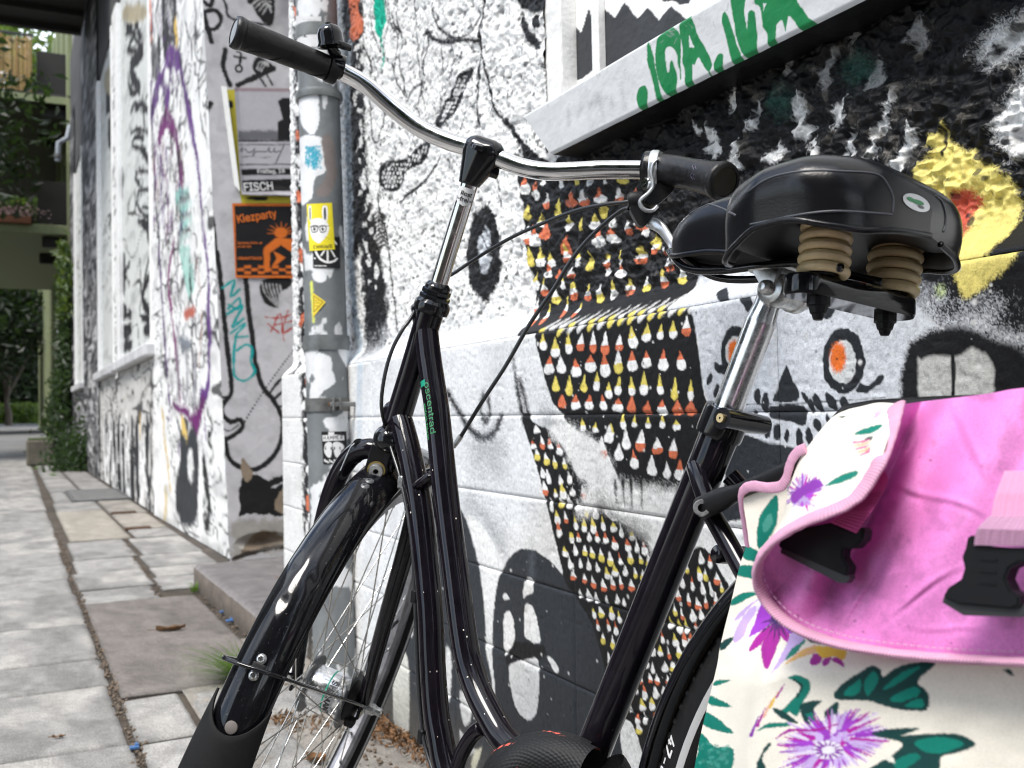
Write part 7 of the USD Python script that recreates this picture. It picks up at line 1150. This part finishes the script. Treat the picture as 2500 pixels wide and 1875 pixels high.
def buckle(poly, off, depth, tilt=(0, 0), lip=None):
    P2 = OFF(np.array(T('zb', *poly)), np.full(len(poly), off)); o = P2.mean(0); ex, ey = -BF, BU; ez = -BP; q = np.stack([(P2 - o) @ ex, (P2 - o) @ ey], -1); pg = Polygon(q).buffer(-.0016).buffer(.0032).buffer(-.0016); g = add(bag, "buckle", join(extrude(pg, depth * .8, o - ez * depth * .8, ex, ey), extrude(pg.buffer(-.0012), depth * .8 + .0008, o - ez * depth * .8, ex, ey)), BUCK, 20)
    cu = q.mean(0); sz = np.ptp(q, axis=0)
    for dz_ in (-.16, 0, .16): add(g, "buckle_ridge", extrude(sbox(cu[0] - sz[0] * .10, cu[1] + sz[1] * dz_ - .0006, cu[0] + sz[0] * .08, cu[1] + sz[1] * dz_ + .0006), depth * .86 + .0006, o - ez * depth * .8, ex, ey), BUCK, 20)
    if lip:
        P2 = OFF(np.array(T('zb', *lip)), np.full(len(lip), off)); q = np.stack([(P2 - o) @ ex, (P2 - o) @ ey], -1); add(g, "buckle_mouth", extrude(Polygon(q).buffer(.0005), depth * .6, o - ez * depth * .75, ex, ey), BLL, 20)
buckle(((300, 940), (420, 880), (600, 842), (738, 900), (762, 864), (790, 880), (782, 935), (735, 982), (672, 985), (668, 1030), (702, 1085), (690, 1138), (300, 968)), -.172, .010, lip=((295, 958), (690, 1132), (694, 1145), (675, 1168), (640, 1168), (286, 986)))
buckle(((1340, 985), (1352, 925), (1388, 902), (1400, 965), (1560, 978), (1720, 980), (1740, 1050), (1640, 1062), (1582, 1095), (1562, 1150), (1590, 1212), (1640, 1245), (1640, 1300), (1590, 1318), (1300, 1290), (1215, 1252), (1245, 1200), (1318, 1152), (1336, 1092), (1322, 1030)), -.194, .013, lip=((1215, 1252), (1300, 1290), (1590, 1318), (1640, 1290), (1662, 1345), (1630, 1356), (1320, 1346), (1208, 1278)))
# ================================================================ farther up the street
rng = np.random.default_rng(13)
def leaves(n, gen, size, mat, parent, name, seed, kind=None, cup=.25):
    k = np.random.default_rng(seed); c = gen(k, n); d = k.normal(size=(n, 3)); d /= np.linalg.norm(d, axis=1, keepdims=True); u = np.cross(d, k.normal(size=(n, 3))); u /= np.linalg.norm(u, axis=1, keepdims=True); w = np.cross(d, u); s = size * k.uniform(.6, 1.4, (n, 1))
    v = np.stack([c - u * s, c - w * s * .42 + d * s * cup, c + u * s, c + w * s * .42 + d * s * cup], 1).reshape(-1, 3); b = np.arange(n)[:, None] * 4; return add(parent, name, trimesh.Trimesh(v, np.vstack([b + [0, 1, 2], b + [0, 2, 3]]), process=False), mat, kind=kind)
def leafmat(name, c, t):
    return usdkit.material(stage, f"/World/Looks/{name}", {"g": ("geometry", {}), "r": ("rgb_ramp", dict(ramp=[(0, tuple(x * .55 for x in c)), (1, tuple(x * 1.5 for x in c))])), "p": ("principled_bsdf", dict(roughness=.45)), "l": ("translucent_bsdf", dict(color=t)), "m": ("mix_closure", dict(fac=.3))}, [("g.random_per_island", "r.fac"), ("r.color", "p.base_color"), ("p.BSDF", "m.closure1"), ("l.BSDF", "m.closure2")], surface="m.closure")
LF, LF2, LF3 = leafmat("ivy_leaf", (.035, .07, .018), (.08, .15, .03)), leafmat("tree_leaf", (.018, .036, .010), (.04, .08, .012)), leafmat("bright_leaf", (.08, .14, .02), (.2, .3, .04))
BARK = plain("bark", (.07, .055, .04), .9, vary=.4, bump=(30, .6, .01)); GRASS = leafmat("grass_blade", (.11, .22, .02), (.25, .45, .04))
LIME, LIMED = plain("lime_render", (.17, .19, .085), .85, vary=.12, scale=2.), plain("pale_lime_trim", (.24, .27, .15), .8, vary=.1); GLASSD = plain("dark_window", (.02, .022, .022), .12)
hb = thing("green_house", "pale green house beyond the ivy with balconies over the pavement", "building"); YH = -1.22
add(hb, "front_wall", block((38, YH - .5, 6), (34, 1.0, 13), bev=.02), LIME); add(hb, "base_course", block((38, YH + .02, .4), (34, .05, .8), bev=.01), LIMED)
for i in range(12): add(hb, "pilaster", block((21.6 + i * 2.8, YH + .045, 6.2), (.42, .09, 12), bev=.01), LIMED)
for j, z in enumerate((1.9, 4.9, 7.9)):
    for i in range(11): wdw = add(hb, "window", block((23.0 + i * 2.8, YH + .004, z), (1.2, .03, 1.7), bev=.005), GLASSD); add(wdw, "window_frame", join(block((23.0 + i * 2.8 - .62, YH + .03, z), (.08, .06, 1.8)), block((23.0 + i * 2.8 + .62, YH + .03, z), (.08, .06, 1.8)), block((23.0 + i * 2.8, YH + .03, z - .9), (1.4, .08, .08))), LIMED)
BAMB = [plain(f"bamboo_{k}", c, .6, vary=.3) for k, c in zip(("pale", "brown", "tan"), ((.42, .27, .12), (.22, .12, .05), (.34, .20, .08)))]
IRONR = plain("dark_railing", (.03, .03, .03), .5)
def balcony(x0, x1, z, bamboo):
    b = add(hb, "balcony", block(((x0 + x1) / 2, -.11, z), (x1 - x0, 2.22, .22), bev=.02), LIMED if not bamboo else DARKW)
    add(b, "balcony_edge", block((x0 - .012, -.11, z - .02), (.02, 2.24, .16), bev=.004), LIMED); add(b, "hand_rail", block((x0 + .05, .28, z + 1.40), (.07, 1.5, .05)), IRONR)
    if bamboo:
        for k in range(34): add(b, "cane", tube([(x0 + .02, -.42 + k * .043, z + .12), (x0 + .02 + rng.uniform(-.01, .01), -.42 + k * .043 + rng.uniform(-.01, .01), z + 1.32 + rng.uniform(-.06, .06))], .019, 6), BAMB[int(rng.integers(3))], True)
    else:
        for k in range(13): add(b, "bar", tube([(x0 + .04, -.42 + k * .115, z + .1), (x0 + .04, -.42 + k * .115, z + 1.1)], .012, 6), IRONR, True)
        bx = add(b, "flower_box", block((x0 - .05, .25, z + .16), (.18, 1.3, .16), bev=.02), plain("terracotta", (.22, .09, .05), .8)); FL = leaves(260, lambda k, n: V(x0 - .05, .25, z + .34) + k.normal(size=(n, 3)) * [.06, .42, .08], .045, plain("pale_flower", (.62, .42, .44), .6), b, "flowers", 5, kind="stuff")
    for yy in (1.0,):
        for k in range(8): add(b, "side_panel", block((x0 + .15 + k * (x1 - x0 - .2) / 8, yy, z + .62), ((x1 - x0) / 8 - .03, .03, 1.0)), SH)
    add(b, "wall_panel", block((x0 + .3, YH + .38, z + .62), (.05, .62, 1.05)), DARKW)
    for k in range(2): add(b, "bracket", block((x0 + .3 + k * 2.6, YH + .3, z - .24), (.14, .6, .24), bev=.02), DARKW)
balcony(24.5, 35, 8.0, True); balcony(24.5, 35, 5.05, False)
fh = thing("street_end_house", "dim house closing the street behind the far trees", "building"); add(fh, "front_wall", block((98, 1, 8), (2, 60, 17), bev=.05), plain("dim_far_render", (.10, .10, .085), .9, vary=.2, scale=.5)); add(fh, "roof", block((98, 1, 16.8), (4, 41, 1.2), bev=.1), DARKW)
lamp = thing("wall_lamp", "small white box lamp on the corner of the pale green house", "lamp"); add(lamp, "lamp_case", block((24.2, YH + .22, 2.75), (.22, .22, .46), bev=.05), WTL); add(lamp, "lamp_arm", block((24.2, YH + .08, 2.9), (.04, .2, .04)), IRONR)
gut = thing("gutter_spout", "grey bent gutter pipe high on the dark end pillar", "downpipe"); add(gut, "pipe_arm", tube([(20.3, -1.0, 6.3), (20.3, -.95, 6.05), (20.3, -.80, 5.95), (20.3, -.78, 5.6)], .05, 12), plain("pale_zinc", (.27, .30, .33), .5, vary=.2), True); add(gut, "pipe_collar", lathe([(.06, -.03), (.075, -.03), (.075, .03), (.06, .03)], (20.3, -.785, 5.7), (0, 0, 1), 16), IRON, 30)
iv = thing("ivy", "dark green ivy climbing the end of the painted front beside the pale green house", "ivy")
add(iv, "stem", tube(catmull([(20.9, -1.02, 0), (20.8, -1.0, 1.0), (21.0, -1.0, 2.2), (20.8, -1.0, 3.4), (21.0, -1.02, 4.7)], 5), np.linspace(.04, .012, 21), 8), BARK, True)
leaves(5200, lambda k, n: (lambda z: np.stack([20.9 + k.normal(0, .42, n), -.98 + np.abs(k.normal(0, .09, n)) * (1.3 - .15 * z) + .20 * np.exp(-((z - .8) / .7) ** 2) * k.random(n), z], -1))(np.clip(k.beta(1.3, 1.5, n) * 4.0, .02, 4.0)), .075, LF, iv, "ivy_leaves", 3)
leaves(900, lambda k, n: np.stack([20.7 + k.normal(0, .5, n), -.90 + k.normal(0, .06, n), k.uniform(2.6, 4.1, n)], -1), .075, LF3, iv, "young_leaves", 4)
def bush(name, label, c, r, h, n, mat, seed, size=.055):
    t = thing(name, label, "plant"); add(t, "stem", tube([V(*c), V(*c) + V(.02, 0, h * .6)], [.012, .006], 6), BARK, True)
    leaves(n, lambda k, m: V(*c) + np.stack([k.normal(0, r, m), k.normal(0, r * .7, m), np.abs(k.normal(0, h * .5, m))], -1), size, mat, t, "foliage", seed)
bush("wall_shrub", "bright green shrub sprouting at the foot of the dark pillar", (16.6, -.93, 0), .30, .62, 1400, LF, 6, .05)
bush("wall_shrub", "low dark shrub by the stone block under the ivy", (19.6, -.82, 0), .28, .60, 1100, LF2, 7, .06); 
stb = thing("stone_block", "dark square stone block standing on the pavement under the ivy", "stone"); add(stb, "block_face", block((19.0, -.42, .22), (.45, .42, .44), bev=.03), plain("mossy_stone", (.10, .09, .07), .9, vary=.4, scale=6.)); add(stb, "moss_cap", block((19.0, -.42, .45), (.40, .37, .05), bev=.02), plain("moss", (.06, .08, .03), .95, vary=.4))
def tree(name, label, x, y, h, r, z0, n, mat, seed, size=.16):
    t = thing(name, label, "tree", "street trees"); k = np.random.default_rng(seed); tr = [(x, y, -.05), (x + .05, y, z0 * .5), (x, y + .1, z0), (x + .1, y, h * .8)]; add(t, "trunk", tube(catmull(tr, 5), np.linspace(.24, .06, 16), 12), BARK, True)
    cs = []
    for i in range(9):
        a = i * 2.4; e = V(x, y, z0) + V(r * .7 * math.cos(a), r * .7 * math.sin(a), (h - z0) * k.uniform(.25, .85)); add(t, "limb", tube(catmull([(x, y + .05, z0 * k.uniform(.75, 1.1)), (V(x, y, z0) + e) / 2 + [0, 0, .3], e], 4), np.linspace(.09, .02, 9), 8), BARK, True); cs.append(e)
    cs = np.array(cs + [V(x, y, h * .85)]); 
    def gen(q, m):
        c = cs[q.integers(len(cs), size=m)]; sub = q.normal(size=(60, 3)) * [r * .34, r * .34, r * .3]; return c + sub[q.integers(60, size=m)] + q.normal(size=(m, 3)) * r * .12
    leaves(n, gen, size, mat, t, "crown", seed)
tree("street_tree", "dark leafy tree at the end of the street beyond the balconies", 66, .2, 13, 4.2, 2.6, 7000, LF2, 1, .24); tree("street_tree", "dense dark tree between the lower balcony and the pavement end", 46, 2.0, 8.2, 3.0, 1.8, 6000, LF2, 2, .2); tree("street_tree", "bright leafy tree glimpsed above the bamboo balcony", 64, -2.2, 24, 6.5, 6, 15000, LF3, 8, .5)
tree("street_tree", "dark tree whose leaves hang in front of the upper balcony", 23.4, 2.1, 8.0, 2.2, 4.2, 4200, LF2, 9, .13)
hedge = thing("hedge", "dark hedge closing the end of the street", "hedge"); leaves(9000, lambda k, n: np.stack([k.uniform(76, 82, n), k.uniform(-3.5, 9, n), .5 + k.random(n) ** .7 * 6.5], -1), .32, LF2, hedge, "hedge_leaves", 12); add(hedge, "hedge_stem", tube([(79, .5, 0), (79.2, .5, 4)], .08, 6), BARK); leaves(1400, lambda k, n: np.stack([k.uniform(72, 75, n), k.uniform(-1.6, 1.4, n), .3 + k.random(n) * 1.6], -1), .22, LF3, hedge, "bright_shoots", 15)
# the other side of the street, seen only mirrored in the chrome and paint
op = thing("opposite_house", "plain grey street house opposite the painted wall", "building"); OPW = plain("opposite_render", (.085, .078, .07), .85, vary=.2, scale=1.5)
add(op, "front_wall", block((-26, 14.5, 8.5), (44, 1, 17), bev=.02), OPW); add(op, "front_wall", block((52, 14.5, 8.5), (88, 1, 17), bev=.02), OPW)
for i in [j for j in range(26) if not 8 < j < 13]:
    for z in (1.8, 5.0, 8.2, 11.4): wdw = add(op, "window", block((-30 + i * 3, 13.98, z), (1.3, .06, 1.9), bev=.005), GLASSD); add(wdw, "window_sill", block((-30 + i * 3, 13.92, z - 1.0), (1.5, .16, .08)), LIMED)
for i, (x, y, s) in enumerate(((-5.5, 3.6, 1), (-9, 6.5, 2), (-4.5, 9.0, 3), (11, 10.4, 4), (-13, 2.2, 5))): tree("street_tree", ("roadside tree at the kerb just behind the viewer", "roadside tree in the street behind the viewer", "roadside tree before the dark house front across the street", "roadside tree across the street opposite the graffiti front", "roadside tree on the pavement far behind the viewer")[i], x, y, 8.5, 2.8, 2.8, 3200, LF2, 30 + s, .22)
rw = thing("house_row", "rendered continuation of the painted house behind the viewer", "building"); add(rw, "front_wall", block((-9.2, -1.36, 3), (15, 1, 6.2), bev=.02), plain("dark_painted_render", (.06, .06, .062), .7, vary=.4)); add(rw, "upper_wall", block((-6.8, -1.40, 8.7), (20.4, 1.0, 10.5), bev=.02), SH); add(rw, "base_course", block((-9.2, -.84, .4), (15, .05, .8), bev=.01), SH)
# small things on the ground
def tuft(label, c, n, h, spread, seed, lean=(0, 0)):
    t = thing("grass_tuft", label, "grass"); k = np.random.default_rng(seed); vs, fs = [], []
    for i in range(n):
        a = k.uniform(0, 2 * np.pi); b0 = V(*c) + V(math.cos(a), math.sin(a), 0) * k.uniform(0, spread * .4); L = h * k.uniform(.4, 1.1); d = V(math.cos(a) * spread + lean[0], math.sin(a) * spread + lean[1], 0) * k.uniform(.5, 1.6); w = unit(np.cross(d, V(0, 0, 1))) * .0028; j = len(vs)
        for q in (0, .35, .7, 1.): p = b0 + d * q ** 1.6 + V(0, 0, L * (q - .28 * q * q)); vs += [p - w * (1 - q), p + w * (1 - q)]
        fs += [z for m_ in range(3) for z in ((j + 2 * m_, j + 2 * m_ + 1, j + 2 * m_ + 3), (j + 2 * m_, j + 2 * m_ + 3, j + 2 * m_ + 2))]
    add(t, "blades", trimesh.Trimesh(vs, fs, process=False), GRASS, kind="stuff"); leaves(18, lambda q, m: V(*c) + q.normal(size=(m, 3)) * [spread * .5, spread * .5, .004] + V(0, 0, .006), .008, LF3, t, "seed_leaves", seed)
G0 = lambda px_: on_plane([px_], (0, 0, 0), V(0, 0, 1))[0]
tuft("green grass tuft growing beside the bicycle's front mudguard", G0(T('z7', (1530, 1090))[0]) + V(0, 0, -.005), 240, .14, .085, 3, (.0, .07)); tuft("small grass sprig at the corner of the doorstep", G0(T('z7', (1235, 540))[0]), 26, .07, .05, 4); tuft("thin green weed in the joint by the far stone block", (15.2, -.50, 0), 40, .08, .10, 5); tuft("sparse grass at the far left pavement joint", (17.6, -.34, 0), 40, .08, .12, 6)
def dead_leaf(label, c, L, W, ang, mat, seed, curl=.35):
    n, m_ = 14, 7; s, t = np.meshgrid(np.linspace(-1, 1, n), np.linspace(-1, 1, m_), indexing="ij"); w = np.maximum(.03, 1 - np.abs(s) ** 1.8) * (1 + .12 * np.sin(s * 17)); x, y = s * L / 2, t * w * W / 2; z = .004 + curl * W * (t ** 2) * .5 + .12 * L * s ** 2 * .5 + .002 * np.sin(s * 6 + t * 3)
    P = np.stack([c[0] + x * math.cos(ang) - y * math.sin(ang), c[1] + x * math.sin(ang) + y * math.cos(ang), c[2] + z], -1); g = thing("fallen_leaf", label, "leaf"); add(g, "blade", sheet(P, .0006), mat, True); add(g, "stalk", tube([P[-1, m_ // 2], P[-1, m_ // 2] + V(math.cos(ang), math.sin(ang), .1) * L * .3], .0011, 5), mat, True)
DL, DL2 = plain("brown_leaf", (.13, .07, .03), .8, vary=.5, scale=60.), plain("rusty_leaf", (.15, .075, .03), .8, vary=.5, scale=60.)
dead_leaf("curled brown leaf lying in the middle of the big brown slab", G0(T('z7', (1080, 795))[0]), .10, .030, 1.45, DL, 1, .9); dead_leaf("narrow brown leaf on the doorstep near the wall", G0(T('z7', (1870, 300))[0]) * [1, 1, 0] + V(0, 0, 0) + (V(3.95, -.98, .1025) - G0(T('z7', (1870, 300))[0]) * [1, 1, 0]), .11, .03, .5, DL2, 2); dead_leaf("rusty brown leaf seen between the front wheel's lowest spokes", G0(T('zh', (1120, 1600))[0]), .05, .035, .8, DL2, 3, .8)
dead_leaf("dark small leaf on the left slabs near the picture's lower edge", G0(T('z7', (372, 1470))[0]), .03, .012, 1.5, DL, 4)
heap = thing("leaf_litter", "heap of dry brown leaf litter at the foot of the painted wall", "leaf litter", kind="stuff")
leaves(600, lambda k, n: (lambda i: np.array([G0(T('z8', q)[0]) for q in ((230, 1400), (260, 1340), (350, 1490), (420, 1510), (200, 1440), (530, 1610), (300, 1450))])[i] + k.normal(size=(n, 3)) * [.035, .018, .004] + V(0, 0, .012))(k.integers(7, size=n)), .0075, DL2, heap, "dry_leaves", 8); leaves(150, lambda k, n: (lambda i: np.array([G0(T('zh', q)[0]) for q in ((700, 1030), (1060, 1120), (1000, 1140), (640, 1060))])[i] + k.normal(size=(n, 3)) * [.03, .03, .003] + V(0, 0, .009))(k.integers(4, size=n)), .008, DL, heap, "dry_leaves", 9)
BLUE = plain("blue_plastic", (.05, .13, .30), .4, vary=.3)
for lab, q, r in (("larger blue plastic scrap in the joint before the doorstep", (1455, 735), .022), ("smaller blue plastic scrap by the doorstep, farther from the viewer", (1408, 680), .016), ("blue grey scrap lying in the long pavement joint at the bottom", (850, 1545), .016)):
    c0_ = G0(T('z7', q)[0]); t = thing("plastic_scrap", lab, "litter"); add(t, "scrap", join(block(c0_ + V(0, 0, .006), (r, r * 1.3, .006), bev=.001), block(c0_ + V(r * .6, -r * .4, .008), (r * .8, r * .5, .009), bev=.001)), BLUE)
crumbs = []
k = np.random.default_rng(77)
for i in range(1500):
    x = 1.5 + k.random() ** 1.5 * 6; y = -.255 + k.normal(0, .010) if i % 3 else (-.56 - .03 * (x - 4.5) + k.normal(0, .012) if 4.4 < x < 6.8 else -.71 + k.normal(0, .02)); r = k.uniform(.0015, .006); crumbs.append(block((x, y, -.004 + r * .5), (r * 2, r * 1.5, r * 1.4), bev=r * .4))
add(pave, "joint_grit", join(crumbs), plain("joint_crumbs", (.12, .09, .065), .9, vary=.6, scale=90.), kind="stuff")
